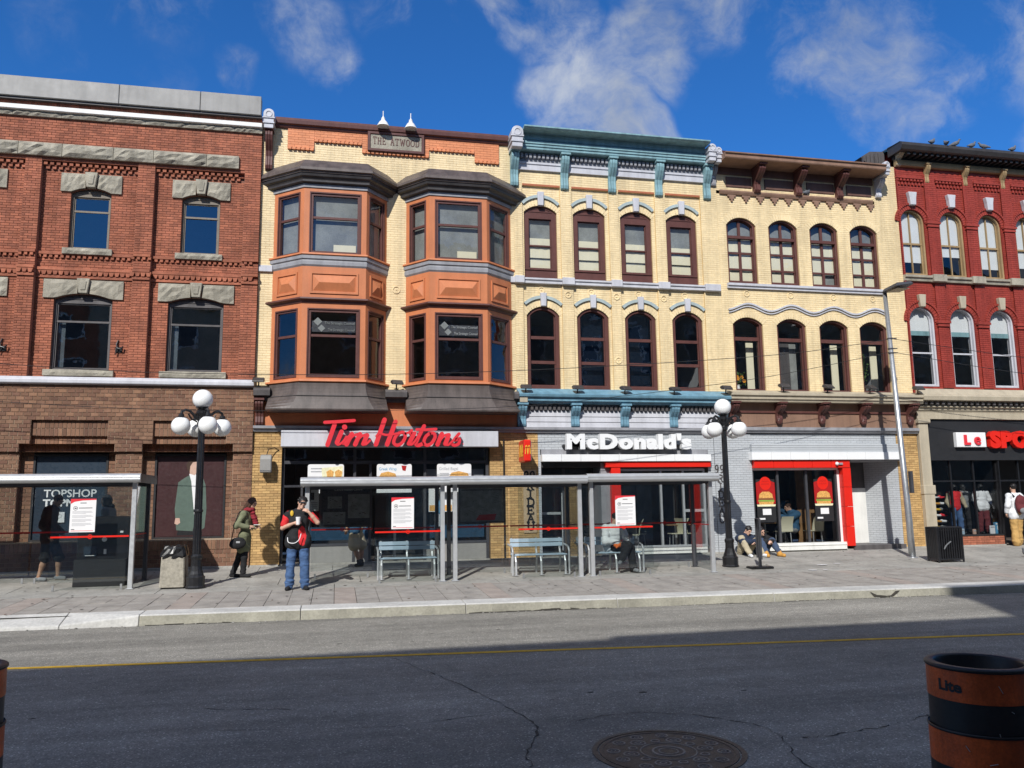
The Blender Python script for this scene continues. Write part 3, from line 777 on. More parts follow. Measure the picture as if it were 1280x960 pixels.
# pier returns
for a, b in piers[:-1]:
    mm.poly((b,yp+.012,4.97),(b,yq+.012,4.97),(b,yq+.012,10.80),(b,yp+.012,10.80)); mm.poly((a,yp+.012,4.97),(a,yq+.012,4.97),(a,yq+.012,10.80),(a,yp+.012,10.80))
brickpart(b1, bm, mm, 'red_brick', 'red_mortar')
for o in uw+lw: m = MB(); reveal(m, o, yq, yq+.16); part('window_reveal', m, 'red_mortar', b1)
for s, (o, tr, big) in enumerate([(o, 9.45, 0) for o in uw]+[(o, 6.46, 1) for o in lw]):
    f = window(b1, o, yq+.09, .055, .05, .06, .10, (tr,), fm='frame_taupe' if not big else 'slate_paint', gm='office', bar=.05, sash=.03, head=o[3]-.09)
    x0, x1, z0, zs, rise = o; cx = (x0+x1)/2
    lx = .745 if not big else .96; lz0, lz1 = (9.94, 10.44) if not big else (7.05, 7.54)
    for sg in (-1, 1):                                      # two rough lintel stones and a keystone
        mb = MB(); n = 7; rn = random.Random(s*7+sg)
        xa, xb = (cx-lx, cx-.15) if sg < 0 else (cx+.15, cx+lx)
        low = lambda x: max(lz0, arch_z(x, x0, x1, zs, rise)+.005) if x0 < x < x1 else lz0
        v = []; nr = 4
        for i in range(n+1):
            x = xa+(xb-xa)*i/n; l = low(x)
            for k in range(nr+1):
                e = i in (0, n) or k in (0, nr)
                v.append((x, yq-.05-(0 if e else rn.uniform(.0,.045)), l+(lz1-l)*k/nr))
        q = nr+1
        fs = [(i*q+k, (i+1)*q+k, (i+1)*q+k+1, i*q+k+1) for i in range(n) for k in range(nr)]
        nb = len(v); border = [i*q for i in range(n+1)]+[n*q+k for k in range(1, q)]+[i*q+nr for i in range(n-1,-1,-1)]+[k for k in range(nr-1, 0, -1)]
        v += [(v[i][0], yq+.03, v[i][2]) for i in border]
        fs += [(border[(i+1)%len(border)], border[i], nb+i, nb+(i+1)%len(border)) for i in range(len(border))]
        mb.add(v, fs); part('lintel_stone', mb, 'stone', f)
    mb = MB(); kb = zs+rise-.005; mb.prism([(cx-.105,kb),(cx-.155,lz1+.03),(cx+.155,lz1+.03),(cx+.105,kb)], yq-.13, yq+.02); mb.prism([(cx-.06,kb+.08),(cx-.085,lz1-.05),(cx+.085,lz1-.05),(cx+.06,kb+.08)], yq-.15, yq-.12)
    part('keystone', mb, 'stone', f, bevel=.01)
    mb = MB(); sx = .60 if not big else .83; rough(mb, cx-sx, cx+sx, z0-.165, z0-.005, yq-.12, .2, 14, 2, .018, s); part('sill', mb, 'stone', f)
    if big:
        mb = MB(); mb.box(cx-.64,cx-.46, yq+.26, yq+.3, z0, zs-.55) ; part('curtain', mb, 'curtain', f)
rn = random.Random(5); xx = XL
for w in (1.9, 1.75, 1.3, 1.05, 1.25, 1.0, 1.35, .85):
    mb = MB(); rough(mb, xx+.006, min(xx+w,-2.57)-.006, 10.81, 11.16, yp-.12, .14, int(w*7), 4, .045, int(w*100)); part('band_stone', mb, 'stone', b1); xx += w
xx = XL
while xx < XR-.2:
    mb = MB(); w = rn.uniform(.8, 1.3); q = min(xx+w, XR); rough(mb, xx+.004, q-.004, 11.88, 12.01, yp-.09, .12, int(w*8)+1, 2, .03, int(xx*50)); part('cornice_stone', mb, 'stone', b1); xx = q
moulding(b1, 'white_coping', XL, XR, [(yp+.05,12.01),(yp-.16,12.015),(yp-.16,12.14),(yp+.05,12.145)][::-1], 'white_paint', bevel=.01)
xx = -13.2
for w in (2.7, 1.62, 3.02, 2.06, 1.60):                     # sheet metal parapet panels
    q = xx+w; mb = MB(); mb.box(xx+.006, min(q,-1.97)-.006, 22.28, 22.6, 12.35, 12.90); part('parapet_panel', mb, 'sheet_metal', b1, bevel=.01); xx = q
m = MB(); m.box(XL, XR-.01, 22.34, 22.62, 12.29, 12.348); part('parapet_shadow_strip', m, 'dark_metal', b1)  # dark strip drawn as the shadow under the parapet panels
moulding(b1, 'ledge', XL, XR, [(yq+.05,4.76),(yp-.06,4.77),(yp-.10,4.80),(yp-.10,4.885),(yp-.02,4.965),(yq+.05,4.97)][::-1], 'pale_grey_paint', bevel=.008)
# brown block storey
bm, mm = MB(), MB(); single = []
def keep(u0, u1, a, b, y):
    if len(single) < 300 and -8.5 < u0 and u1-u0 > .12 and b < 4.05: single.append((u0, u1, a, b, y)); return True
kw = dict(bl=.195, ch=.1, j=.014, d=.014)
y0, y1, y2, y3 = 22.5, 22.58, 22.66, 22.76
shops = [(-10.23,-8.47), (-7.47,-5.72), (-4.60,-2.84)]
op = []
for a, b in shops: op += [(a-.28, b+.18, 3.06, 3.26, 0), (a-.04, b+.0, 3.2, 3.86, 0)]
def above(x0, x1, z0, z1): brickwork(x0, x1, z0, z1, y0, op, mb=bm, mm=mm, each=keep, **kw)
above(XL, XR, 3.06, 4.76)
pr = [(XL,-10.55), (-8.27,-7.75), (-5.52,-4.88), (-2.66,XR)]
for a, b in pr: brickwork(a, b, .56, 3.06, y1, (), mb=bm, mm=mm, each=keep, **kw)
for a, b in shops:
    brickwork(a-.04, b, 3.46, 3.86, y1, (), .1, .2, .014, .014, True, bm, mm); brickwork(a-.04, b, 3.26, 3.46, y2, (), .1, .2, .014, .014, True, bm, mm)
    brickwork(a-.32, b+.24, 3.06, 3.26, y3-.05, (), .1, .2, .014, .014, True, bm, mm)
    brickwork(a-.36, b+.3, .83, 3.06, y3, [(a, b, .83, 3.03, 0)], mb=bm, mm=mm, **kw)
brickwork(XL, XR, .56, .8, y0+.02, (), .1, .24, .014, .014, True, bm, mm)
brickwork(XL, XR, .12, .56, y0+.03, (), mb=bm, mm=mm, **kw)
m = MB(); m.box(XL, XR, y0+.045, y0+.35, .05, .79); m.box(XL, XR, y0+.02, y0+.3, .795, .83); part('plinth', m, 'brown_mortar', b1)
m = MB(); m.box(XL, XR-.01, 22.42, 22.62, .0, .13); part('base_course', m, 'concrete', b1, bevel=.01)
m = MB()
for a, b in shops:                                          # stepped soffits and side returns of the recesses
    for (p, q, z, u, v) in ((a-.04,b,3.86,y0,y1),(a-.04,b,3.46,y1,y2),(a-.04,b,3.26,y2,y3),(a-.28,b+.18,3.26,y0,y3),(a-.5,b+.4,3.06,y0,y3+.02)): m.poly((p,u,z),(q,u,z),(q,v,z),(p,v,z))
    for p, z, w, u, v in ((a-.04,3.2,3.86,y0+.014,y2),(b,3.2,3.86,y0+.014,y2),(a-.28,3.06,3.26,y0+.014,y3),(b+.18,3.06,3.26,y0+.014,y3)): m.poly((p,u,z),(p,v,z),(p,v,w),(p,u,w))
for a, b in pr:
    for p in (a, b): m.poly((p,y1+.014,.8),(p,y3,.8),(p,y3,3.06),(p,y1+.014,3.06))
part('brick_return', m, 'brown_brick', b1)
brickpart(b1, bm, mm, 'brown_brick', 'brown_mortar')
dims = {}
for u0, u1, a, b, y in single:                              # the nearest blocks one by one, sharing meshes
    k = (round(u1-u0, 2), round(b-a, 3), random.randint(0, 2))
    if k not in dims:
        MB.fac = False; q = MB(); q.box(.007, k[0]*FU-.007, 0, .02, .007, k[1]*FU-.007, False); me = meshof('brick', q); MB.fac = True
        dims[k] = me; me.materials.append(mat('brown_brick_%d' % len(dims), *[((.235,.13,.08),.8),((.17,.085,.055),.8),((.20,.108,.066),.8)][k[2]], var=.22, vs=9, bump=.3, bs=80))
    o = link('brick', dims[k], None, b1); o.location = FT(u0, y, a)
for i, (a, b) in enumerate(shops):
    z0, z1 = .83, 3.01; m = MB(); y = y3+.02
    m.ring([(a,z0),(a,z1),(b,z1),(b,z0)], [(a+.05,z0+.05),(a+.05,z1-.05),(b-.05,z1-.05),(b-.05,z0+.05)], y-.04, y+.08)
    f = part('shop_window', m, 'black_panel', b1)
    m = MB(); m.box(a+.05, b-.05, y+.01, y+.04, z0+.05, z1-.05)
    part('display_panel', m, 'navy_panel' if i < 2 else 'burgundy_panel', f)
    if i == 1:
        lettering('TOPSHOP', -7.20, -5.97, 1.93, 2.12, y+.004, y+.009, 'paper', b1, .012, True)
        lettering('TOPMAN', -7.21, -6.08, 1.70, 1.88, y+.004, y+.009, 'paper', b1, .035, True)
shell(b1, XL, XR, 12.3, 22.8, (4.7, 8.0), 'red_mortar', back=3)
def hook(x, z):
    mb = MB(); mb.tube([(x,yq-.02,z+.22),(x-.03,yq-.05,z+.1),(x,yq-.1,z),(x+.1,yq-.1,z-.03),(x+.13,yq-.08,z+.05)], .02, 6); mb.box(x-.06,x+.1,yq-.03,yq,z-.1,z+.03); mb.tube([(x,yq-.08,z),(x-.04,yq-.06,z-.16)], .015, 6)
    return part('iron_hook', mb, 'black_metal', b1)
hook(-5.62, 5.75); hook(-5.12, 8.3); hook(-8.35, 5.72)
# printed poster: model in a long green coat on burgundy
po = thing('wall_poster', 'burgundy poster of a person in a long green coat, behind the left lamp post', 'poster', (-3.7, y3, .85))
py = y3+.024
def flat(name, pts, m, k, par): mb = MB(); mb.prism(pts, py-.001*k-.001, py-.001*k, back=False); return part(name, mb, m, par)
flat('backing', [(-4.47,.90),(-4.47,2.93),(-2.92,2.93),(-2.92,.90)], 'burgundy_panel', 0, po)
flat('printed_coat', [(-4.02,1.05),(-4.08,1.6),(-4.02,2.28),(-3.86,2.40),(-3.72,2.48),(-3.56,2.46),(-3.40,2.36),(-3.34,2.2),(-3.30,1.6),(-3.33,1.1),(-3.46,1.02),(-3.55,1.35),(-3.62,1.02)], 'print_green', 2, po)
flat('printed_shirt', [(-3.58,1.3),(-3.70,2.3),(-3.76,2.50),(-3.60,2.50),(-3.50,2.2),(-3.47,1.36)], 'paper', 3, po)
flat('printed_trousers', [(-4.0,.92),(-3.98,1.06),(-3.4,1.06),(-3.38,.92)], 'cloth_black', 1, po)
flat('printed_face', [(-3.74,2.5),(-3.78,2.7),(-3.72,2.82),(-3.60,2.83),(-3.54,2.72),(-3.56,2.56),(-3.62,2.46)], 'print_skin', 4, po)
flat('printed_hair', [(-3.80,2.58),(-3.84,2.74),(-3.76,2.87),(-3.62,2.90),(-3.56,2.82),(-3.68,2.80),(-3.74,2.7),(-3.75,2.55)], 'print_hair', 5, po)
flat('printed_hand', [(-4.07,1.22),(-4.05,1.36),(-3.95,1.36),(-3.93,1.24),(-4.0,1.19)], 'print_skin', 3, po)

# ================================================================ B2 cream building with two orange bays
b2 = thing('bay_window_building', 'cream brick building with two tall orange bay windows and an orange brick parapet', 'building', (1.4, YF, .1))
XL, XR = -2.17, 5.0; YB = 21.9
bays = [(-1.79,-.97,.70,1.29), (1.84,2.43,4.05,4.885)]
bm, mm = MB(), MB(); kw = dict(bl=.2, ch=.068, j=.008, d=.006, wob=.001)
ops = [(b[0]+.15, b[3]-.15, 4.95, 10.1, 0) for b in bays]
def panelz(x): return 11.55 if -1.49 <= x < -.76 or 3.83 <= x < 4.56 else (11.82 if -.76 <= x < .57 or 2.49 <= x < 3.83 else (11.58 if .57 <= x < 2.49 else 99))
brickwork(XL+.0, XR, 4.7, 11.55, YF, ops, mb=bm, mm=mm, **kw); brickwork(XL, XR, 11.55, 12.3, YF, (), mb=bm, mm=mm, **kw)
brickpart(b2, bm, mm, 'cream_paint', 'cream_dark')
bm, mm = MB(), MB(); po_ = MB()
for a, b, z in ((-1.49,-.76,11.56),(-.76,.57,11.83),(.57,2.49,11.60),(2.49,3.83,11.83),(3.83,4.56,11.56)):
    brickwork(a, b, z, 12.2, YF-.04, (), mb=bm, mm=mm, **kw)
    mm.poly((a,YF-.035,z),(b,YF-.035,z),(b,YF+.0,z),(a,YF+.0,z))
    n = int((b-a)/.115)
    for i in range(n): bm.box(a+(b-a)*i/n+.02, a+(b-a)*(i+1)/n-.02, YF-.075, YF, z-.012, z+.05)
    bm.box(a, b, YF-.055, YF, z+.055, z+.068)
brickpart(b2, bm, mm, 'orange_brick', 'orange_mortar')
moulding(b2, 'coping', -1.83, 4.83, [(YF+.25,12.14),(YF-.05,12.16),(YF-.08,12.2),(YF-.09,12.24),(YF-.15,12.26),(YF-.16,12.36),(YF-.13,12.44),(YF+.25,12.46)][::-1], 'maroon_paint', bevel=.006)
fluted_block(b2, -2.13, -1.84, 11.97, 12.53, 22.18, 22.6, 'pale_grey_paint')
console(b2, -1.98, 10.88, 11.96, YF, .2, 'maroon_paint', .32)
for x0, x1 in ((-2.165,-1.80), (4.86,4.99)):
    m = MB(); m.box(x0, x1, YF-.07, YF+.02, 7.97, 8.15); part('string_block', m, 'pale_grey_paint', b2, bevel=.01)
m = MB(); medallion(m, 1.57, 7.62, YF, .11); part('medallion', m, 'cream_paint', b2)
sg = thing('name_stone', 'brown framed stone name plate set in the orange brick parapet', 'sign', (1.53, YF-.04, 11.65))
m = MB(); m.box(.78,2.28,YF-.10,YF-.03,11.71,12.18); part('plate', m, 'stone', sg)
m = MB(); o1 = [(.72,11.65),(.72,12.24),(2.34,12.24),(2.34,11.65)]; m.ring(o1, [(.80,11.73),(.80,12.16),(2.26,12.16),(2.26,11.73)], YF-.13, YF-.03); part('frame', m, 'maroon_paint', sg, bevel=.01)
x = .87
for ch in 'THE ATWOOD':
    w = {'W': .15, 'I': .06, ' ': .07}.get(ch, .102)
    if ch != ' ':
        m = MB(); big = ch in 'TA' and x < 1.5
        serif(m, ch, x, x+w, 11.87, 12.06 if not big else 12.08, YF-.1, .008, .022); part('letter', m, 'maroon_paint', sg)
    x += w+.031
def face_tf(a, b):
    d = Vector((b[0]-a[0], b[1]-a[1])); L = d.length; d /= L; n = Vector((-d.y, d.x))   # n points into the building
    return (lambda x, y, z: (a[0]+d.x*x+n.x*y, a[1]+d.y*x+n.y*y, z)), L
for bi, (wl, fl, fr, wr) in enumerate(bays):
    path = [(wl,YF),(fl,YB),(fr,YB),(wr,YF)]
    body = MB(); frames = []
    faces = list(zip(path, path[1:]))
    wins = []
    for fi, (p, q) in enumerate(faces):
        tf, L = face_tf(p, q); body.tf = tf
        if fi == 1: wx0, wx1 = .17, L-.17
        else: wx0, wx1 = (.14, L-.13) if fi == 0 else (.13, L-.14)
        if fi == 0: wx0, wx1 = .16, L-.16
        for (z0, z1, wz0, wz1) in ((4.83, 7.02, 5.0, 6.82), (7.9, 10.32, 8.36, 10.06)):
            e = .0
            body.box(0, wx0, e, .14, z0, z1); body.box(wx1, L, e, .14, z0, z1)
            body.box(wx0, wx1, e, .14, z0, wz0); body.box(wx0, wx1, e, .14, wz1, z1)
            wins.append((tf, wx0, wx1, wz0, wz1, fi))
        body.box(0, L, 0, .12, 7.02, 7.9)
    body.tf = None
    bay = part('bay_window', body, 'orange_paint', b2)
    for tf, x0, x1, z0, z1, fi in wins:
        mb = MB(tf); mid = 9.37 if z0 > 8 else 6.11; fw = .075 if fi == 1 else .06
        mb.ring([(x0,z0),(x0,z1),(x1,z1),(x1,z0)], [(x0+fw,z0+fw),(x0+fw,z1-fw),(x1-fw,z1-fw),(x1-fw,z0+fw)], .015, .11)
        mb.ring([(x0-.025,z0-.02),(x0-.025,z1+.03),(x1+.025,z1+.03),(x1+.025,z0-.02)], [(x0+.01,z0+.01),(x0+.01,z1-.01),(x1-.01,z1-.01),(x1-.01,z0+.01)], -.018, .02)
        mb.box(x0+fw, x1-fw, .03, .09, mid-.035, mid+.035)
        part('window_frame', mb, 'maroon_paint', bay, bevel=.005)
        for a, b, yy in ((z0+fw, mid-.03, .07), (mid+.03, z1-fw, .05)):
            mb = MB(tf); t = random.uniform(-.016,.016); mb.poly((x1-fw,yy+t,a),(x0+fw,yy,a),(x0+fw,yy,b),(x1-fw,yy+t,b)); part('pane', mb, GL['window'], bay)
        if z0 > 8:
            mb = MB(tf); mb.box(x0-.02, x1+.02, .16, .18, z0-.05, z1+.05); part('curtain', mb, 'curtain', bay)
        if z0 > 8 and fi == 1:
            mb = MB(tf); mb.box(x0+fw+.55, x1-fw-.03, .135, .155, z0+.02, z0+.30); part('blind', mb, 'blind', bay)

    if True:
        tf, L = face_tf(path[1], path[2]); mb = MB(tf); mb.box(.26, L-.26, .078, .084, 6.22, 6.52); part('window_banner', mb, 'steel_dark', bay)
        mb = MB(tf)
        for cx_, cz_, r_ in ((.42, 6.50, .115), (.52, 6.32, .10)): mb.prism([(cx_-r_,cz_),(cx_,cz_+r_),(cx_+r_,cz_),(cx_,cz_-r_)], .068, .0765)  # lower diamond is the painted shadow of the upper one
        part('window_emblem_and_shadow', mb, 'print_grey', bay)
        for zz, xo in ((6.43, .60), (6.25, .68)):  # second, lower line is the painted mirror shadow of the first
            o = lettering('The Strategic Counsel', xo, L-.28, zz, zz+.07, YB+.055, YB+.06, 'print_grey', bay, 0, False, 'window_lettering_and_shadow'); 
            for v in o.data.vertices: v.co.x += path[1][0]*FU
    for k, (prof, mt) in enumerate([
        ([(-.05,8.37),(.07,8.36),(.08,8.315),(.03,8.295),(-.05,8.29)], 'orange_paint'),
        ([(-.05,8.29),(.055,8.285),(.055,8.20),(.02,8.17),(.035,8.13),(.035,8.04),(-.01,7.98),(-.05,7.98)], 'grey_paint'),
        ([(-.05,7.13),(.11,7.12),(.12,7.075),(.04,7.04),(.02,6.98),(-.05,6.96)], 'maroon_paint'),
        ([(-.05,4.93),(.07,4.92),(.08,4.87),(.0,4.84),(-.05,4.83)], 'orange_paint')]):
        mb = MB(); mb.sweep(path, prof, YF+.02); part('bay_moulding', mb, mt, bay)
    mb = MB(); mb.sweep(path, [(-.1,10.98),(.02,10.98),(.29,10.68),(.31,10.60),(.26,10.58),(.25,10.54),(-.1,10.54)], YF+.02); part('bay_roof', mb, 'roof_metal', bay)
    mb = MB(); mb.sweep(path, [(-.1,10.538),(.23,10.538),(.21,10.46),(.16,10.43),(.13,10.38),(.13,10.33),(.05,10.31),(-.1,10.30)], YF+.02); part('bay_cornice', mb, 'dark_metal', bay)  # near-black colour carries the shade of the hood's underside
    mb = MB(); mb.sweep(path, [(-.1,10.298),(.03,10.298),(.03,10.20),(-.1,10.20)], YF+.02); part('bay_moulding', mb, 'grey_paint', bay)
    top = MB(); top.poly((wl,YF,10.975),(fl,YB,10.975),(fr,YB,10.975),(wr,YF,10.975)); part('bay_cap', top, 'roof_metal', bay)
    for z in (4.86, 7.5, 10.29): fb = MB(); fb.poly((wl,YF,z),(fl,YB,z),(fr,YB,z),(wr,YF,z)); fb.box(wl+.1,wr-.1,YF,YF+.2,z-.02,z-.01); part('bay_floor', fb, 'interior', bay)
    # concave skirt roof below
    mb = MB(); n = 8; rows = []
    end = [(wl-.03,21.80),(fl-.25,21.74),(fr+.25,21.74),(wr+.03,21.80)]
    st0 = [(wl,YF-.06),(fl-.02,YB-.03),(fr+.02,YB-.03),(wr,YF-.06)]
    for i in range(n+1):
        t = i/n; k = t**2.0; rows.append([(a[0]+(b[0]-a[0])*k, a[1]+(b[1]-a[1])*k, 4.835-.70*t) for a, b in zip(st0, end)])
    rows.append([(x, y+.01, z-.035) for x, y, z in rows[-1]])
    for r0, r1 in zip(rows, rows[1:]):
        q = [(r0[0][0],YF,r0[0][2])]+r0+[(r0[-1][0],YF,r0[0][2])]; p_ = [(r1[0][0],YF,r1[0][2])]+r1+[(r1[-1][0],YF,r1[0][2])]
        for a in range(5): mb.poly(p_[a], p_[a+1], q[a+1], q[a])
    mb.poly(*p_[::-1]); part('skirt_roof', mb, 'roof_metal', bay)
    mb = MB(); r = rows[4]; mb.tube([(x, y-.012, z) for x, y, z in r], .012, 5); part('skirt_seam', mb, 'dark_metal', bay)
    for fi, (p, q) in enumerate(faces):                     # raised pyramid panels
        tf, L = face_tf(p, q); x0, x1 = (.17, L-.17) if fi != 1 else (.2, L-.2); mb = MB(tf); z0, z1 = 7.25, 7.84
        mb.ring([(x0,z0),(x0,z1),(x1,z1),(x1,z0)], [(x0+.05,z0+.05),(x0+.05,z1-.05),(x1-.05,z1-.05),(x1-.05,z0+.05)], -.03, .01)
        g = .075; c = min((x1-x0)/2, (z1-z0)/2)-g; zc = (z0+z1)/2
        a = [(x0+g,0,z0+g),(x1-g,0,z0+g),(x1-g,0,z1-g),(x0+g,0,z1-g)]
        r = max(0, (x1-x0)/2-g-c*.75)
        pk = [((x0+x1)/2-r,-.085,zc),((x0+x1)/2+r,-.085,zc)]
        mb.add(a+pk, [(0,1,5,4),(1,2,5),(2,3,4,5),(3,0,4)]); part('raised_panel', mb, 'orange_paint', bay)
# lower ledge between the bays and orange fascia
for x0, x1 in ((XL,-1.75),(1.27,1.86),(4.86,5.0)):
    moulding(b2, 'ledge', x0, x1, [(YF+.1,4.40),(YF-.2,4.41),(YF-.22,4.5),(YF-.36,4.53),(YF-.38,4.66),(YF-.30,4.74),(YF+.1,4.78)][::-1], 'slate_paint')
m = MB(); m.box(XL, XR, YF-.02, YF+.2, 3.75, 4.42); part('fascia', m, 'orange_paint', b2)
moulding(b2, 'fascia_moulding', XL, 11.05, [(YF+.1,3.60),(YF-.06,3.60),(YF-.08,3.66),(YF-.14,3.68),(YF-.14,3.75),(YF+.1,3.76)][::-1], 'grey_paint')
console(b2, -2.02, 3.76, 4.40, YF-.02, .22, 'maroon_paint', .3)
bm, mm = MB(), MB(); kw = dict(bl=.2, ch=.068, j=.01, d=.01)
brickwork(XL, -1.42, .12, 3.6, YF, (), mb=bm, mm=mm, **kw); mm.poly((-1.42,YF,.12),(-1.42,YF+.5,.12),(-1.42,YF+.5,3.6),(-1.42,YF,3.6)); brickpart(b2, bm, mm, 'yellow_brick', 'yellow_mortar'); bm, mm = MB(), MB()
brickwork(4.2, 5.6, .12, 3.6, YF, (), mb=bm, mm=mm, **kw)
mm.poly((4.2,YF,.12),(4.2,YF+.5,.12),(4.2,YF+.5,3.6),(4.2,YF,3.6))
brickpart(b2, bm, mm, 'yellow_brick', 'yellow_mortar')
m = MB(); m.tube([(4.6,YF-.03,.15),(4.6,YF-.03,3.4)], .025, 8); part('downpipe', m, 'black_metal', b2)
# glazed coffee shop front
m = MB()
ys_ = YF+.12
for x in (-1.40, .48, 2.39, 4.14): m.box(x-.03, x+.05, ys_, ys_+.1, .12, 3.2)
m.box(-1.37, 4.11, ys_-.004, ys_+.104, 2.74, 2.83); m.box(-1.37, 1.2, ys_-.002, ys_+.102, 2.12, 2.18); m.box(2.44, 4.11, ys_-.002, ys_+.102, .55, .62); m.box(-.9, .9, ys_-.002, ys_+.102, .55, .62)
m.box(-.92,-.86, ys_-.001, ys_+.101, .13, 2.12); m.box(.88,.95, ys_-.001, ys_+.101, .13, 2.74); m.box(1.55,1.62, ys_-.001, ys_+.101, .13, 2.74)
sf = part('shop_front', m, 'steel_dark', b2, bevel=.006)
for x0, x1, z0, z1 in ((-1.37,.45,2.83,3.2),(.53,2.36,2.83,3.2),(2.44,4.11,2.83,3.2),(-1.37,-.92,.2,2.12),(-.86,.45,.62,2.12),(-1.37,.45,2.18,2.74),(.53,.88,2.18,2.74),(.95,1.55,.2,2.74),(1.62,2.36,.2,2.74),(2.44,4.11,.62,2.74)):
    mb = MB(); mb.poly((x1,ys_+.05,z0),(x0,ys_+.05,z0),(x0,ys_+.05,z1),(x1,ys_+.05,z1)); part('pane', mb, GL['shop'], sf)
for x0, x1 in ((-.86,.88),(2.44,4.11)):
    m = MB(); m.box(x0, x1, ys_+.01, ys_+.09, .12, .55); part('stall_riser', m, 'sheet_metal', sf, bevel=.008)
m = MB(); m.box(2.46,4.09,ys_+.3,ys_+.34,1.95,2.6); part('window_blind', m, 'pale_grey_paint', sf)
m = MB(); m.box(-.85,.87,ys_+.25,ys_+.29,.7,1.05); m.box(2.46,4.09,ys_+.25,ys_+.29,.7,1.05); part('window_film', m, 'cloth_blue', sf)
shell(b2, XL, XR, 12.2, 22.82, (4.6, 7.7), 'yellow_mortar', back=4)
m = MB(); m.box(XL+.2, XR-.2, YF+.3, YF+4, .05, .15); part('shop_floor', m, 'interior_floor', b2)
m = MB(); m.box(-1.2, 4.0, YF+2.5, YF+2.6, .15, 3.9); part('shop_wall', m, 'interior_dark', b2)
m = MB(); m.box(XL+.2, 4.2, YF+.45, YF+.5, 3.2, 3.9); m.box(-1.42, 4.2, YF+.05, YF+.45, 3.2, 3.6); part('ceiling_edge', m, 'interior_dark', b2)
# script sign
sg = thing('shop_sign', 'long pale grey fascia sign with red slanted script letters below the orange bays', 'sign', (1.47, 22.3, 3.17))
m = MB(); m.box(-1.43, 4.37, 22.16, YF-.02, 3.17, 3.60); part('fascia_box', m, 'pale_grey_paint', sg, bevel=.01)
SC = lambda pts, dx=0: [(-1.714+(x+dx)*.0026625, 3.997-y*.0027175) for x, y in pts]
def script(strokes, dx, name='letter'):
    for grp in strokes:
        m = MB()
        for i, (w, *pts) in enumerate(grp): ribbon(m, SC(pts, dx), w*.0023, 21.92-.004*i, 22.04, smooth=len(pts) > 2, n=5)
        part(name, m, 'letter_red', sg)
script([[(36,(525,75),(640,68),(810,55)),(50,(620,95),(555,292))],
 [(52,(688,165),(645,270)),(26,(640,265),(655,292),(700,265),(735,215)),(58,(716,119),(718,121))],
 [(30,(705,280),(745,225),(790,188)),(52,(788,186),(738,288)),(30,(745,270),(800,205),(868,186)),(52,(868,188),(822,288)),(30,(828,270),(880,210),(935,192)),(52,(938,200),(902,282)),(26,(900,280),(925,288),(965,250))],
 [(52,(1108,45),(1025,288)),(52,(1218,65),(1135,288)),(26,(1030,205),(1060,180),(1130,195),(1240,180),(1290,170))]], 0)
script([[(38,(150,170),(105,200),(80,265),(110,295),(160,275),(195,215),(180,172),(140,172))],
 [(26,(190,185),(250,160)),(36,(258,150),(250,185),(292,172)),(50,(286,178),(232,280)),(26,(232,280),(262,288),(310,230))],
 [(44,(385,105),(305,265),(325,296),(380,275)),(32,(310,140),(400,142),(505,135))],
 [(38,(450,175),(405,205),(382,265),(410,295),(460,275),(495,215),(480,175),(440,177))],
 [(50,(565,182),(520,288)),(30,(528,270),(580,205),(630,186)),(52,(634,195),(600,282)),(26,(598,280),(630,292),(690,235))],
 [(36,(740,180),(690,245),(742,230),(735,280),(690,296),(665,280))],[(10,(780,280),(783,283))]], 1120)
# ================================================================ B3 cream building with teal cornice
b3 = thing('teal_cornice_building', 'cream brick building with a teal bracketed cornice and grey keystones over brown windows', 'building', (8.3, YF, .1))
XL, XR = 5.0, 11.5
kw = dict(bl=.2, ch=.068, j=.008, d=.006, wob=.001)
cx = [5.81, 7.32, 8.81, 10.295]
uw = [(c-.50, c+.50, 8.13, 10.18, .21) for c in cx]
lw = [(c-.49, c+.49, 4.86, 7.04, .27) for c in [5.84, 7.36, 8.85, 10.36]]
pan = [(5.25,6.42), (6.77,7.94), (8.25,9.43), (9.77,10.94)]
bm, mm = MB(), MB()
yr = YF+.05
prev = XL
for (a, b), u, l in zip(pan, uw, lw):
    brickwork(prev, a, 4.6, 11.45, YF, (), mb=bm, mm=mm, **kw)
    brickwork(a, b, 4.6, 10.96, yr, (u, l), mb=bm, mm=mm, **kw); brickwork(a, b, 10.96, 11.45, YF, (), mb=bm, mm=mm, **kw)
    voussoirs(bm, u[0], u[1], u[3], u[4], yr-.006, yr+.02); voussoirs(bm, l[0], l[1], l[3], l[4], yr-.006, yr+.02)
    for x in (a, b): mm.poly((x,YF+.006,4.6),(x,yr+.01,4.6),(x,yr+.01,10.96),(x,YF+.006,10.96))
    mm.poly((a,YF+.006,10.96),(b,YF+.006,10.96),(b,yr+.01,10.96),(a,yr+.01,10.96))
    prev = b
brickwork(prev, XR, 4.6, 11.45, YF, (), mb=bm, mm=mm, **kw)
for x, z in ((5.8,7.80),(7.33,7.80),(8.82,7.80),(10.31,7.80),(6.6,7.68),(8.1,7.68),(9.6,7.68),(8.1,5.75)): medallion(bm, x, z, yr if z > 7.7 else YF, .10)
brickpart(b3, bm, mm, 'cream_paint', 'cream_dark')
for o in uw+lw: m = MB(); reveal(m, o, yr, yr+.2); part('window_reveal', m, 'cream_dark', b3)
for a, b in pan: m = MB(); m.box(a+.01, b-.01, YF-.02, YF+.05, 10.97, 11.03); part('panel_head', m, 'orange_mortar', b3)
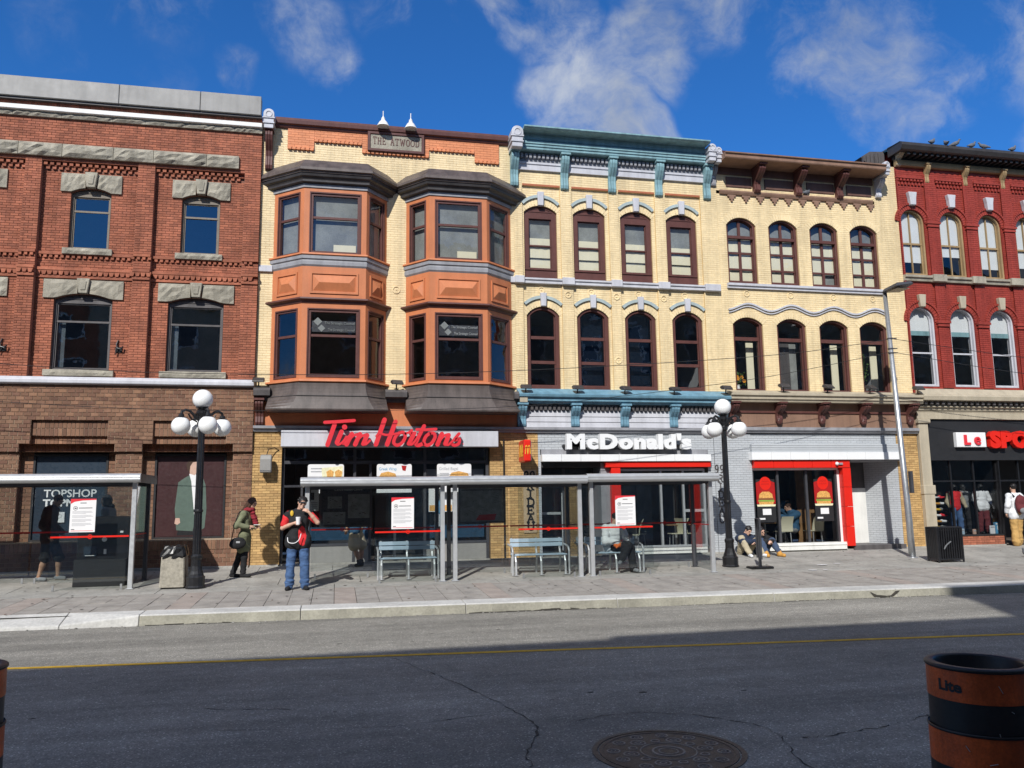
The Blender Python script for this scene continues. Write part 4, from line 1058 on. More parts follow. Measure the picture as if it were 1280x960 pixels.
def hood(bld, f, cx, w, zs, rise, t, y, m, n=16, key=None, kz=None, km=None):
    mb = MB(); r = (w*w+rise*rise)/(2*rise); cz = zs+rise-r; a0 = math.asin(min(1, w/r))
    a = [(cx+r*math.sin(-a0+2*a0*i/n), cz+r*math.cos(-a0+2*a0*i/n)) for i in range(n+1)]
    b = [(cx+(r-t)*math.sin(-a0+2*a0*i/n), cz+(r-t)*math.cos(-a0+2*a0*i/n)) for i in range(n+1)]
    for i in range(n): mb.prism([b[i], a[i], a[i+1], b[i+1]], y-.06, y+.01)
    part('hood_mould', mb, m, f)
    if key:
        mb = MB(); mb.prism([(cx-key*.8,kz[0]),(cx-key,kz[1]),(cx+key,kz[1]),(cx+key*.8,kz[0])], y-.12, y+.01); part('keystone', mb, km, f, bevel=.012)
for i, o in enumerate(uw):
    f = window(b3, o, yr+.06, .155, .33, depth=.14, cuts=(9.18,), head=10.0, bar=.045, gm='window', sash=.03)
    mb = MB(); mb.box(o[0]+.02, o[1]-.02, yr+.03, yr+.07, o[2]+.29, o[2]+.35); part('sill', mb, 'maroon_paint', f)
    t = [9.43, 9.42, 9.40, 9.36][i]
    blind(f, yr+.165, [(8.44, 8.76), (8.83, 9.16), (9.20, t)])
    blind(f, yr+.21, [(8.4, 10.05)], 'curtain', 'curtain')
    hood(b3, f, cx[i], .585, 10.46, .25, .09, yr, 'hood_paint', key=.1, kz=(10.36,10.79), km='pale_grey_paint')
for i, o in enumerate(lw):
    c = (o[0]+o[1])/2
    f = window(b3, o, yr+.05, .11, .12, ft=.14, depth=.18, cuts=(5.67, 6.40), bar=.09, gm='blue' if i in (1,2) else 'window', sash=.03)
    hood(b3, f, c, .585, 7.40, .23, .09, yr, 'hood_paint', key=.095, kz=(7.30,7.70), km='pale_grey_paint')
    if i in (1, 2):
        m = MB(); m.box(o[0]+.1, o[1]-.1, yr+.4, yr+.43, 4.9, 7.2); part('blind', m, 'navy_panel', f)
moulding(b3, 'string_course', XL+.0, XR-.06, [(YF+.06,7.97),(YF-.06,7.98),(YF-.06,8.06),(YF-.10,8.08),(YF-.10,8.13),(YF+.06,8.15)][::-1], 'pale_grey_paint')
for x0, x1 in ((4.99,5.25),(6.42,6.77),(7.94,8.25),(9.43,9.77),(10.94,11.42)): m = MB(); m.box(x0-.01, x1+.01, YF-.15, YF+.02, 7.955, 8.17); part('string_block', m, 'pale_grey_paint', b3, bevel=.01)
# main cornice
moulding(b3, 'cornice_crown', 5.19, 11.04, [(YF+.3,12.46),(YF-.62,12.46),(YF-.68,12.47),(YF-.72,12.50),(YF-.72,12.54),(YF+.3,12.57)][::-1], 'teal_paint')
moulding(b3, 'cornice_cove', 5.19, 11.04, [(YF+.1,12.22),(YF-.26,12.22),(YF-.27,12.27),(YF-.30,12.30),(YF-.32,12.458),(YF+.1,12.458)][::-1], 'teal_paint')
moulding(b3, 'cornice_fascia', 5.19, 11.04, [(YF+.1,11.98),(YF-.28,11.98),(YF-.30,12.0),(YF-.30,12.07),(YF-.33,12.075),(YF-.33,12.14),(YF-.36,12.15),(YF-.36,12.22),(YF+.1,12.22)][::-1], 'teal_paint')
m = MB(); m.box(5.0, XR-.1, YF-.04, YF+.1, 11.45, 11.98); part('frieze', m, 'grey_paint', b3)
for i in range(44):
    x = 5.2+i*.132; m = MB(); m.box(x, x+.075, YF-.14, YF-.04, 11.80, 11.93); part('dentil', m, 'grey_paint', b3)
moulding(b3, 'frieze_band', 5.0, XR-.08, [(YF,11.43),(YF-.07,11.44),(YF-.07,11.60),(YF-.10,11.62),(YF-.10,11.68),(YF,11.70)][::-1], 'pale_grey_paint')
for x in (5.01, 6.55, 8.05, 9.56, 11.16): console(b3, x, 10.90, 11.90, YF, .24, 'teal_paint', .3)
fluted_block(b3, 4.84, 5.19, 11.93, 12.56, 22.02, 22.6, 'pale_grey_paint')
fluted_block(b3, 11.04, 11.30, 11.97, 12.54, 22.02, 22.6, 'pale_grey_paint'); fluted_block(b3, 11.31, 11.52, 11.97, 12.50, 22.10, 22.6, 'pale_grey_paint')
console(b3, 11.40, 11.35, 11.97, YF, .18, 'grey_paint', .25)
# shop cornice
moulding(b3, 'ledge_slope', XL, 11.46, [(YF+.05,4.66),(YF-.36,4.66),(YF-.36,4.69),(YF-.04,4.86),(YF+.05,4.88)][::-1], 'blue_paint')
moulding(b3, 'ledge', XL, 11.46, [(YF+.05,4.42),(YF-.20,4.42),(YF-.22,4.47),(YF-.30,4.49),(YF-.30,4.57),(YF-.38,4.60),(YF-.40,4.66),(YF+.05,4.66)][::-1], 'blue_paint')
m = MB()
for k in range(3):                          # painted boarding below the ledge
    z = 3.76+k*.155; m.profx([(YF+.02,z),(YF-.05,z),(YF-.03,z+.152),(YF+.02,z+.152)][::-1], 5.0, 11.5)
part('frieze_board', m, 'pale_grey_paint', b3)
m = MB(); m.box(5.0, 11.5, YF-.03, YF+.1, 4.22, 4.42); part('frieze', m, 'grey_paint', b3)
for i in range(46):
    x = 5.25+i*.132; m = MB(); m.box(x, x+.075, YF-.12, YF-.03, 4.25, 4.37); part('dentil', m, 'slate_paint', b3)  # slate colour puts the shading of the dentils into the paint
for x in (5.12, 6.70, 8.20, 9.73, 11.30): console(b3, x, 3.77, 4.37, YF-.03, .25, 'blue_paint', .26)
m = MB(); m.box(XL+.02, 5.24, YF-.34, YF-.31, 4.44, 4.62); part('ledge_patch', m, 'beige_paint', b3)
# painted grey brick front of the restaurant
bm, mm = MB(), MB(); kw = dict(bl=.2, ch=.068, j=.010, d=.008)
win3 = (5.68, 10.66, .30, 2.56, 0)
brickwork(5.6, 11.0, .12, 3.6, YF, [(5.66, 10.78, .1, 3.12, 0)], mb=bm, mm=mm, **kw)
brickwork(11.0, 12.2, .12, 3.6, YF-.02, (), mb=bm, mm=mm, **kw)
brickwork(12.2, 17.19, 3.05, 3.6, YF, (), mb=bm, mm=mm, **kw)
brickpart(b3, bm, mm, 'grey_brick', 'grey_mortar')
for i in range(9):
    x0 = 5.66+i*(10.80-5.66)/9; m = MB(); m.box(x0+.004, x0+.567, 22.38, YF+.05, 2.77, 2.97); part('canopy_panel', m, 'white_plastic', b3, bevel=.006)
m = MB(); m.box(5.68, 10.78, 22.55, YF+.3, 2.97, 3.12); part('canopy_top', m, 'grey_paint', b3)
m = MB(); m.box(7.55, 10.80, 22.44, YF+.2, 2.60, 2.765); m.box(7.72, 8.0, 22.46, YF+.2, .2, 2.60); part('red_frame', m, 'bright_red', b3, bevel=.008)
m = MB()
yw = YF+.10
for x in (8.03, 9.30, 10.0, 10.66): m.box(x-.03, x+.03, yw-.05, yw+.05, .30, 2.56)
m.box(8.03, 10.66, yw-.052, yw+.052, 2.50, 2.57); m.box(8.03, 10.66, yw-.06, yw+.06, .30, .36)
sf = part('shop_window', m, 'aluminium', b3, bevel=.004)
m = MB(); m.box(7.98, 10.68, yw-.04, yw+.2, .12, .30); part('stall_riser', m, 'white_paint', sf)
m = MB(); m.box(7.98, 10.68, yw-.055, yw-.03, .20, .22); part('riser_trim', m, 'grey_paint', sf)
for a, b in ((8.06,9.27),(9.33,9.97),(10.03,10.63)):
    mb = MB(); mb.poly((b,yw,.36),(a,yw,.36),(a,yw,2.5),(b,yw,2.5)); part('pane', mb, GL['shop'], sf)
m = MB(); m.box(10.03,10.63,yw-.03,yw+.03,1.30,1.38); part('push_bar', m, 'aluminium', sf)
# recessed entrance doors on the left
ye = YF+.75
m = MB()
for x in (5.70, 6.51, 6.56, 7.42): m.box(x-.025, x+.025, ye-.03, ye+.03, .15, 2.6)
m.box(5.7, 7.45, ye-.032, ye+.032, 2.05, 2.13)
df = part('entrance_door', m, 'steel_dark', b3)
for a, b in ((5.73,6.48),(6.59,7.40)):
    for z0, z1 in ((.2,2.05),(2.13,2.6)): mb = MB(); mb.poly((b,ye,z0),(a,ye,z0),(a,ye,z1),(b,ye,z1)); part('pane', mb, GL['shop'], df)
m = MB()
for x in (6.46, 7.55): m.tube([(x,ye-.08,.25),(x,ye-.08,1.9)], .022, 8)
m.box(5.78, 6.42, ye-.07, ye-.04, 1.28, 1.35); part('door_handle', m, 'aluminium', df)
m = MB(); m.box(7.45, 7.72, YF+.02, ye, .12, 2.75); part('door_jamb', m, 'grey_paint', b3)
m = MB(); m.box(5.62, 5.68, YF+.01, ye, .12, 2.97); part('door_jamb', m, 'pale_grey_paint', b3)
m = MB(); m.box(5.68, 7.45, YF+.02, ye, 2.62, 2.76); part('door_soffit', m, 'interior_dark', b3)
m = MB()
for k, (ch, x0, x1, z0, z1) in enumerate([('9',5.16,5.31,2.28,2.50),('9',5.34,5.49,2.28,2.50)]+[(c, 5.24 if c != 'I' else 5.26, 5.45 if c != 'I' else 5.43, z, z+.2) for c, z in zip('RIDEAU', (2.0,1.775,1.55,1.325,1.10,.885))]):
    serif(m, ch, x0, x1, z0, z1, YF-.03, .02, .042)
sgn = part('address_lettering', m, 'black_metal', None); tag(sgn, 'tall black serif address lettering on the tan panel between the two shops', 'lettering')
m = MB(); m.box(5.15, 5.52, YF-.03, YF-.002, .8, 2.55); part('address_panel', m, 'pier_tan', b3)
m = MB()
for k, (ch, x0, x1, z0, z1) in enumerate([('9',10.99,11.11,2.44,2.66),('9',11.15,11.28,2.44,2.66)]+[(c, 11.05 if c != 'I' else 11.08, 11.24 if c != 'I' else 11.21, z, z+.2) for c, z in zip('RIDEAU', (2.17,1.93,1.69,1.45,1.21,.97))]):
    serif(m, ch, x0, x1, z0, z1, YF-.022, .016, .032)
sgn = part('address_lettering', m, 'slate_paint', None); tag(sgn, 'thin dark address lettering on the grey brick pier behind the right lamp post', 'lettering')
sg = thing('restaurant_sign', 'big bold white block letters in a row over the restaurant window', 'sign', (8.2, 22.3, 3.1))
lettering("McDonald's", 6.32, 10.15, 3.11, 3.55, 22.24, 22.42, 'white_plastic', sg, .055, sq=.90)
m = MB(); m.box(6.3, 10.15, 22.42, 22.58, 3.2, 3.26); part('mounting_rail', m, 'black_metal', sg)
# projecting red blade sign
sg = thing('blade_sign', 'small red projecting box sign with a yellow emblem on the tan pier', 'sign', (5.1, 22.0, 2.75))
m = MB(); m.box(5.0, 5.2, 21.75, 22.45, 2.74, 3.34); part('box', m, 'bright_red', sg, bevel=.03)
m = MB(); m.box(5.20,5.215,21.80,22.40,2.78,3.30); part('side_trim', m, 'grey_paint', sg)
m = MB(); m.tube([(5.1,22.4,3.2),(5.1,22.6,3.2)], .03, 6); m.tube([(5.1,22.4,2.9),(5.1,22.6,2.9)], .03, 6); part('bracket', m, 'black_metal', sg)
m = MB()
for s in (-1, 1): ribbon(m, [(5.1+s*.005,2.95),(5.1+s*.02,3.14),(5.1+s*.04,3.18),(5.1+s*.06,3.13),(5.1+s*.07,2.95)], .016, 21.738, 21.752, n=4)
part('emblem', m, 'yellow_patch', sg)
m = MB(); m.tf = lambda x, y, z: (4.988+.002*y, x, z)
for s in (-1, 1): ribbon(m, [(22.1+s*.02,2.9),(22.1+s*.06,3.14),(22.1+s*.11,3.2),(22.1+s*.16,3.12),(22.1+s*.18,2.9)], .045, 0, 4, n=4)
m.tf = None; part('emblem', m, 'yellow_patch', sg)
shell(b3, XL, XR+.0, 12.2, 22.85, (4.6, 7.8), 'grey_mortar', back=4)
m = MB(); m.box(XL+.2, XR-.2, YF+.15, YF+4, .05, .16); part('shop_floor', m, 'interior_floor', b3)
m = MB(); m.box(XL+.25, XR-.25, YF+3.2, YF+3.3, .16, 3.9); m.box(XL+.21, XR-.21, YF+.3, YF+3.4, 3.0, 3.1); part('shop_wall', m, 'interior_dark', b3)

# ================================================================ B4 cream building with brown cornice
b4 = thing('brown_cornice_building', 'cream brick building with a brown bracketed cornice and a wavy grey hood moulding', 'building', (14.4, YF, .1))
XL, XR = 11.5, 17.95
kw = dict(bl=.2, ch=.068, j=.008, d=.006, wob=.001)
uw = [(a, a+1.0, 8.27, 10.15, .25) for a in (11.78, 13.22, 14.66, 16.10)]
lw = [(a, a+1.0, 4.86, 6.98, .22) for a in (11.83, 13.31, 14.78, 16.20)]
bm, mm = MB(), MB()
brickwork(XL, 17.1, 4.6, 11.15, YF, uw+lw, mb=bm, mm=mm, **kw); brickwork(17.1, XR, 4.6, 12.5, YF, uw+lw, mb=bm, mm=mm, **kw)
brickwork(XL, 17.1, 11.25, 12.05, YF, (), mb=bm, mm=mm, **kw)
for o in uw+lw: voussoirs(bm, o[0], o[1], o[3], o[4], YF-.006, YF+.02)
for x, z in ((12.35,7.95),(13.85,7.95),(15.35,7.95),(16.75,7.95)): medallion(bm, x, z, YF, .1)
brickpart(b4, bm, mm, 'cream_paint', 'cream_dark')
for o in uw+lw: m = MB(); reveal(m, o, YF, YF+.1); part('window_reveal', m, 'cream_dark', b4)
for i, o in enumerate(uw):
    f = window(b4, o, YF+.06, .075, .10, ft=.09, depth=.22, cuts=(8.76, 9.28, 9.77), bar=.055, vb=.085, gm='window', sash=.025)
    mb = MB(); mb.box(o[0]+.07, o[1]-.07, YF+.05, YF+.12, 9.73, 9.82); part('transom', mb, 'maroon_paint', f)
    q = [[(8.33,8.70),(8.80,9.22),(9.34,9.72)], [(8.33,8.70),(8.80,9.22),(9.34,9.72)], [(8.33,8.70,0,.55),(8.80,9.22),(9.34,9.72)], [(8.33,8.70),(8.80,9.22),(9.34,9.72)]][i]
    blind(f, YF+.20, q)
    blind(f, YF+.25, [(8.3, 10.4)], 'curtain', 'curtain')
for i, o in enumerate(lw):
    f = window(b4, o, YF+.06, .075, .10, ft=.10, depth=.24, cuts=(6.55,), bar=.11, gm='window', sash=.03)
    m = MB(); m.box(o[0]+.66, o[1]-.1, YF+.5, YF+.53, 4.95, 6.5); part('blind', m, 'blind' if i != 1 else 'curtain', f)
    if i == 1: m = MB(); m.box(o[0]+.08, o[0]+.64, YF+.46, YF+.49, 4.95, 6.5); part('blind', m, 'slate_paint', f)
moulding(b4, 'string_course', 11.7, 17.22, [(YF+.06,8.09),(YF-.07,8.10),(YF-.07,8.16),(YF-.12,8.18),(YF-.12,8.25),(YF+.06,8.27)][::-1], 'pale_grey_paint')
m = MB(); pts = []
x = 11.72
while x < 17.3: pts.append((x, 7.52+.105*math.cos((x-12.37)*2*math.pi/1.475))); x += .08
ribbon(m, pts, .05, YF-.06, YF+.01, smooth=False); ribbon(m, [(a, b-.085) for a, b in pts], .03, YF-.04, YF+.01, smooth=False)
part('wavy_mould', m, 'pale_grey_paint', b4)
# brown cornice
moulding(b4, 'coping', XL, 17.05, [(YF+.3,12.42),(YF-.12,12.43),(YF-.14,12.52),(YF+.3,12.54)][::-1], 'maroon_paint')
m = MB(); m.box(XL, 17.05, YF-.06, YF+.2, 12.24, 12.43); part('parapet', m, 'cream_paint', b4)
moulding(b4, 'cornice', XL, 17.10, [(YF+.1,12.0),(YF-.70,12.03),(YF-.72,12.06),(YF-.72,12.16),(YF-.77,12.18),(YF-.77,12.21),(YF+.1,12.24)][::-1], 'tan_paint')
m = MB(); m.box(XL, 17.05, YF-.05, YF+.1, 11.78, 12.0); part('frieze', m, 'brown_paint', b4)
for x in (11.40, 12.85, 14.30, 15.77): 
    if x > 11.5: console(b4, x, 11.20, 11.97, YF, .22, 'maroon_paint', .55)
for a, b in ((11.84,12.72),(13.17,14.18),(14.65,15.64),(16.09,17.0)): m = MB(); m.box(a, b, YF-.03, YF+.05, 11.38, 11.72); part('frieze_panel', m, 'brown_paint', b4, bevel=.01)
moulding(b4, 'frieze_mould', 11.6, 17.0, [(YF,11.12),(YF-.06,11.13),(YF-.09,11.2),(YF-.09,11.25),(YF,11.27)][::-1], 'tan_paint')
x = 12.0
while x < 17.0:
    m = MB(); m.prism([(x-.14,11.12),(x+.14,11.12),(x+.14,11.06),(x+.08,11.06),(x+.08,10.98),(x+.03,10.98),(x+.03,10.90),(x-.03,10.90),(x-.03,10.98),(x-.08,10.98),(x-.08,11.06),(x-.14,11.06)], YF-.05, YF+.02); part('pendant', m, 'tan_paint', b4); x += .493
fluted_block(b4, 17.12, 17.34, 11.95, 12.42, 22.0, 22.6, 'pale_grey_paint'); console(b4, 17.23, 11.35, 11.93, YF, .2, 'pale_grey_paint', .35)
# shop cornice
moulding(b4, 'ledge', 11.46, 18.05, [(YF+.05,4.54),(YF-.30,4.54),(YF-.32,4.6),(YF-.36,4.62),(YF-.36,4.70),(YF-.42,4.73),(YF-.42,4.80),(YF-.05,4.92),(YF+.05,4.93)][::-1], 'beige_paint')
m = MB(); m.box(11.5, 17.95, YF-.02, YF+.1, 3.80, 4.54); part('frieze', m, 'tan_paint', b4)
moulding(b4, 'frieze_mould', 11.5, 17.95, [(YF,4.22),(YF-.06,4.23),(YF-.06,4.28),(YF,4.3)][::-1], 'maroon_paint')
moulding(b4, 'fascia_moulding', 11.05, 17.95, [(YF+.1,3.62),(YF-.08,3.62),(YF-.12,3.68),(YF-.16,3.7),(YF-.16,3.79),(YF+.1,3.81)][::-1], 'grey_paint')
for x in (11.62, 13.15, 14.60, 16.03, 17.70):
    b = console(b4, x, 3.95, 4.48, YF-.02, .2, 'maroon_paint', .38)
    mb = MB(); mb.ball((x,YF-.1,3.98), .1, 10, 8, (1,.8,1.15)); mb.ball((x-.035,YF-.18,4.0), .02, 6, 4); mb.ball((x+.035,YF-.18,4.0), .02, 6, 4); part('carved_head', mb, 'maroon_paint', b)
# restaurant front, right half
for i in range(8):
    x0 = 12.1+i*(17.19-12.1)/8; m = MB(); m.box(x0+.004, x0+.632, 22.36, YF+.05, 2.80, 3.03); part('canopy_panel', m, 'white_plastic', b4, bevel=.006)
m = MB()
for k in range(4): m.box(12.15, 17.19, 22.44+.012*(k%2), YF+.02, 3.04+k*.065, 3.095+k*.065)
part('canopy_strip', m, 'grey_brick', b4)
m = MB()
yw = YF+.1
for i in range(5): m = MB(); x0 = 12.2+i*.64; m.box(x0+.004, min(x0+.637,15.4)-.004, 22.43, yw+.1, 2.56, 2.79); part('red_panel', m, 'bright_red', b4, bevel=.006)
for k in range(4): m = MB(); m.box(15.15, 15.42, 22.45, yw+.1, .2+k*.59+.004, .2+(k+1)*.59-.004); part('red_panel', m, 'bright_red', b4, bevel=.006)
m = MB(); m.box(12.2,15.12,yw-.03,yw+.06,2.50,2.56); m.box(15.07,15.15,yw-.03,yw+.06,.33,2.50); part('white_trim', m, 'white_plastic', b4)
m = MB()
for x in (12.24, 13.06, 14.02, 15.03): m.box(x-.035, x+.035, yw-.04, yw+.05, .33, 2.5)
sf = part('shop_window', m, 'steel_dark', b4)
for a, b in ((12.27,13.03),(13.09,13.99),(14.05,15.0)):
    mb = MB(); mb.poly((b,yw,.33),(a,yw,.33),(a,yw,2.5),(b,yw,2.5)); part('pane', mb, GL['shop'], sf)
m = MB(); m.box(12.2, 15.15, 22.5, yw+.1, .12, .33); m.box(12.2, 15.15, 22.48, 22.5, .25, .27); part('stall_riser', m, 'white_paint', sf)
m = MB(); m.box(14.4, 15.0, yw+1.2, yw+1.25, .2, 2.6); part('wood_panel', m, 'wood', b4)
# recessed side entrance with angled grey brick wall
m = MB(); m.box(15.42, 16.62, 23.5, 23.6, .22, 1.95); part('side_door', m, 'white_paint', b4, bevel=.006)
m = MB(); m.box(15.42, 17.1, 23.52, 23.7, 1.95, 2.85); m.box(16.0, 16.4, 23.48, 23.53, 2.2, 2.65); part('door_head', m, 'slate_paint', b4)
m = MB(); m.box(15.40, 15.46, YF+.2, 23.55, .12, 2.8); part('door_jamb', m, 'grey_paint', b4)
m = MB(); m.box(15.42, 17.19, 22.44, 23.6, 2.76, 2.80); part('door_soffit', m, 'grey_paint', b4)
bm, mm = MB(), MB()
tf, L = face_tf((16.60, 23.55), (17.19, YF))
bm.tf = tf; mm.tf = tf
brickwork(0, L, .2, 2.8, 0, (), .2, .068, .01, .008, mb=bm, mm=mm); bm.tf = mm.tf = None
brickpart(b4, bm, mm, 'grey_brick', 'grey_mortar')
m = MB(); m.box(15.4, 17.2, 22.5, 23.6, .05, .22); part('door_step', m, 'slate_paint', b4, bevel=.01)
bm, mm = MB(), MB(); brickwork(17.19, 17.95, .12, 3.62, YF, (), mb=bm, mm=mm, bl=.2, ch=.068, j=.01, d=.01)
mm.poly((17.19,YF,.12),(17.19,YF+.3,.12),(17.19,YF+.3,3.62),(17.19,YF,3.62))
brickpart(b4, bm, mm, 'yellow_brick', 'yellow_mortar')
cm = thing('security_camera', 'little white camera on the red window surround', 'camera', (15.0, 22.4, 2.7))
m = MB(); m.ball((14.92,22.38,2.68), .055, 10, 8); part('dome', m, 'white_plastic', cm); m = MB(); m.box(15.0, 15.12, 22.38, 22.43, 2.65, 2.71); part('mount', m, 'grey_paint', cm)
shell(b4, XL, XR, 12.2, 22.9, (4.6, 7.8), 'grey_mortar', back=4)
m = MB(); m.box(XL+.2, XR-.2, YF+.15, YF+4, .04, .15); part('shop_floor', m, 'interior_floor', b4)
m = MB(); m.box(XL+.25, 15.3, YF+3.2, YF+3.3, .16, 3.9); m.box(XL+.21, XR-.21, YF+.3, YF+3.4, 3.0, 3.1); part('shop_wall', m, 'interior_dark', b4)
for i, x in enumerate((12.35, 14.28)):
    p = thing('window_poster', 'tall red and black burger poster in the ' + ('left' if i == 0 else 'right') + ' pane of the red framed window', 'poster', (x+.3, yw, .9), 'burger posters in the restaurant window')
    yy = yw-.004
    def fl(name, pts, mt, k): mb = MB(); mb.prism([(x+a, .95+b) for a, b in pts], yy-.0015*k-.0015, yy-.0015*k, back=False); part(name, mb, mt, p)
    fl('backing', [(0,0),(0,1.28),(.62,1.28),(.62,0)], 'black_panel', 0)
    fl('red_field', [(0,.55),(0,1.18),(.1,1.22),(.52,1.22),(.62,1.18),(.62,.55)], 'deep_red', 1)
    fl('badge', [(.31+.19*math.cos(a), 1.16+.2*math.sin(a)) for a in [-2*math.pi*k/18 for k in range(18)]], 'bright_red', 2)
    mk = MB()
    for r_, z_ in ((.11, 1.20), (.13, 1.12)):
        for q_ in range(4): ribbon(mk, [(x+.31-r_+q_*r_*.5, .95+z_), (x+.31-r_+q_*r_*.5+.03, .95+z_+.045), (x+.31-r_+q_*r_*.5+.05, .95+z_)], .012, yy-.007, yy-.005, False)
    part('badge_marks', mk, 'deep_red', p)
    fl('bun', [(.08,.72),(.1,.84),(.2,.91),(.42,.91),(.52,.84),(.54,.72)], 'print_food', 3)
    fl('patty', [(.06,.66),(.06,.72),(.56,.72),(.57,.66)], 'print_brown', 3); fl('lettuce', [(.05,.62),(.05,.66),(.57,.66),(.58,.61)], 'print_lettuce', 4)
    fl('bun_base', [(.08,.53),(.07,.61),(.55,.61),(.54,.53)], 'print_food', 3); fl('board', [(.02,.47),(.0,.53),(.62,.53),(.6,.47)], 'print_cream', 3)
    fl('price_panel', [(.18,.22),(.18,.4),(.46,.4),(.46,.22)], 'paper', 3); fl('small_print', [(.06,.08),(.06,.13),(.25,.13),(.25,.08)], 'paper', 3)

# ================================================================ B5 red painted building
b5 = thing('red_painted_building', 'bright red painted brick building with round arched windows and a dark overhanging gutter', 'building', (23, YF, .1))
XL, XR = 17.95, 31.0
kw = dict(bl=.2, ch=.068, j=.009, d=.008, wob=.001)
cs = [18.46+1.487*i for i in range(8)]; cl = [18.51+1.515*i for i in range(8)]
uw = [(c-.455, c+.455, 8.82, 10.62, .44) for c in cs]; lw = [(c-.47, c+.47, 5.15, 7.26, .50) for c in cl]
bm, mm = MB(), MB()
brickwork(XL, XR, 4.6, 12.55, YF, uw+lw, mb=bm, mm=mm, **kw)
for o in uw+lw:
    voussoirs(bm, o[0], o[1], o[3], o[4], YF-.03, YF+.02, t=.15)
    voussoirs(bm, o[0]-.14, o[1]+.14, o[3]+.02, o[4]+.13, YF-.07, YF+.02, t=.06)
for i, c in enumerate(cs):                                  # pilasters, caps, brick dentil strips
    x0, x1 = c+.54, c+.95
    for (a, b, zc) in ((8.8, 12.3, 10.58),):
        brickwork(x0, x1, a, b, YF-.06, (), mb=bm, mm=mm, **kw); bm.box(x0-.05, x1+.05, YF-.12, YF, zc, zc+.07); bm.box(x0-.02, x1+.02, YF-.09, YF, zc-.1, zc)
    x0, x1 = cl[i]+.56, cl[i]+.95
    brickwork(x0, x1, 5.1, 8.58, YF-.05, (), mb=bm, mm=mm, **kw); bm.box(x0-.05, x1+.05, YF-.12, YF, 7.22, 7.30); bm.box(x0-.02, x1+.02, YF-.09, YF, 7.12, 7.22)
    for k in range(8):
        x = c-.5+.13*k; bm.box(x, x+.08, YF-.07, YF, 12.03, 12.11); bm.box(x+.05, x+.12, YF-.05, YF, 11.9, 11.98)
    bm.box(c-.52, c+.52, YF-.09, YF, 12.11, 12.17)
brickwork(XL+.001, XL+.06, 4.6, 12.4, YF-.06, (), mb=bm, mm=mm, **kw)
brickpart(b5, bm, mm, 'red_paint', 'red_recess')
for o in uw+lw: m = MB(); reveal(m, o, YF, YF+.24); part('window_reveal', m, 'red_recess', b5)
for i, o in enumerate(uw):
    f = window(b5, o, YF+.04, .055, .07, ft=.06, depth=.24, cuts=(9.92,), bar=.06, vb=.035, fm='ochre_paint', gm='window', sash=.035)
    blind(f, YF+.19, [([9.3, 9.55, 9.2][i % 3], 11.05)], 'blind_white')
    mb = MB(); c = cs[i]; mb.prism([(c-.10,11.17),(c-.12,11.42),(c-.16,11.62),(c+.16,11.62),(c+.12,11.42),(c+.10,11.17)], YF-.16, YF); part('keystone', mb, 'pale_grey_paint', f, bevel=.015)
for i, o in enumerate(lw):
    f = window(b5, o, YF+.04, .055, .06, ft=.06, depth=.24, cuts=(6.26,), bar=.05, fm='pale_grey_paint', gm='window', sash=.03)
    blind(f, YF+.20, [(7.0, 7.8)], 'blind_white'); mb = MB(); mb.box(o[0]+.05, o[1]-.05, YF+.19, YF+.21, 6.85, 7.0); part('valance', mb, 'teal_paint', f)
    mb = MB(); c = cl[i]; mb.prism([(c-.09,7.74),(c-.13,8.15),(c+.13,8.15),(c+.09,7.74)], YF-.14, YF); part('keystone', mb, 'beige_paint', f, bevel=.012)
moulding(b5, 'string_course', XL, XR, [(YF+.05,8.6),(YF-.07,8.61),(YF-.09,8.7),(YF-.14,8.72),(YF-.14,8.79),(YF+.05,8.82)][::-1], 'stone')
for c in cs: m = MB(); m.box(c+.50, c+.99, YF-.2, YF, 8.59, 8.83); part('string_block', m, 'stone', b5, bevel=.01)
moulding(b5, 'eaves_board', XL, XR, [(YF,12.52),(YF-.12,12.53),(YF-.14,12.60),(YF-.12,12.72),(YF,12.73)][::-1], 'ochre_paint')
m = MB(); m.box(XL-.02, XR, YF-.1, YF+.05, 12.735, 12.86); part('soffit_band', m, 'black_panel', b5)
moulding(b5, 'gutter', XL-.12, XR, [(YF+.1,12.86),(YF-.5,12.87),(YF-.56,12.9),(YF-.62,13.02),(YF-.62,13.10),(YF-.56,13.14),(YF+.1,13.2)][::-1], 'dark_metal')
m = MB()
x = XL+.2
while x < XR: m.box(x, x+.1, YF-.45, YF-.1, 12.78, 12.86); x += .22
part('soffit_dentil', m, 'black_panel', b5, kind='stuff')
for i in range(9): console(b5, 19.12+1.487*i, 12.0, 12.6, YF-.02, .16, 'ochre_paint', .2)
console(b5, 18.05, 12.5, 13.0, YF, .2, 'beige_paint', .4)
m = MB(); v = [(XL-.14,22.05,13.15),(XR,22.05,13.15),(XR,26,14.1),(XL+1.2,26,14.1),(XL-.14,26,13.15)]; m.add(v, [(0,1,2,3),(0,3,4)]); part('roof', m, 'dark_metal', b5)
m = MB(); m.prism([(16.95,12.9),(17.3,13.12),(17.85,13.16),(17.85,12.5),(17.4,12.5)], 22.9, 26); 
for k in range(5): m.box(17.0+k*.15, 17.03+k*.15, 22.86, 22.92, 12.6, 12.92+.04*k)
part('roof_vent', m, 'slate_paint', b5)
moulding(b5, 'ledge', 18.0, XR, [(YF+.05,4.36),(YF-.14,4.36),(YF-.16,4.44),(YF-.22,4.46),(YF-.22,4.5),(YF-.18,4.52),(YF-.18,4.64),(YF-.42,4.66),(YF-.44,4.78),(YF-.36,4.84),(YF-.3,4.86),(YF-.1,5.06),(YF+.05,5.08)][::-1], 'beige_paint')
x = 18.1; m = MB()
while x < XR: m.box(x, x+.09, YF-.32, YF-.2, 4.53, 4.61); x += .21
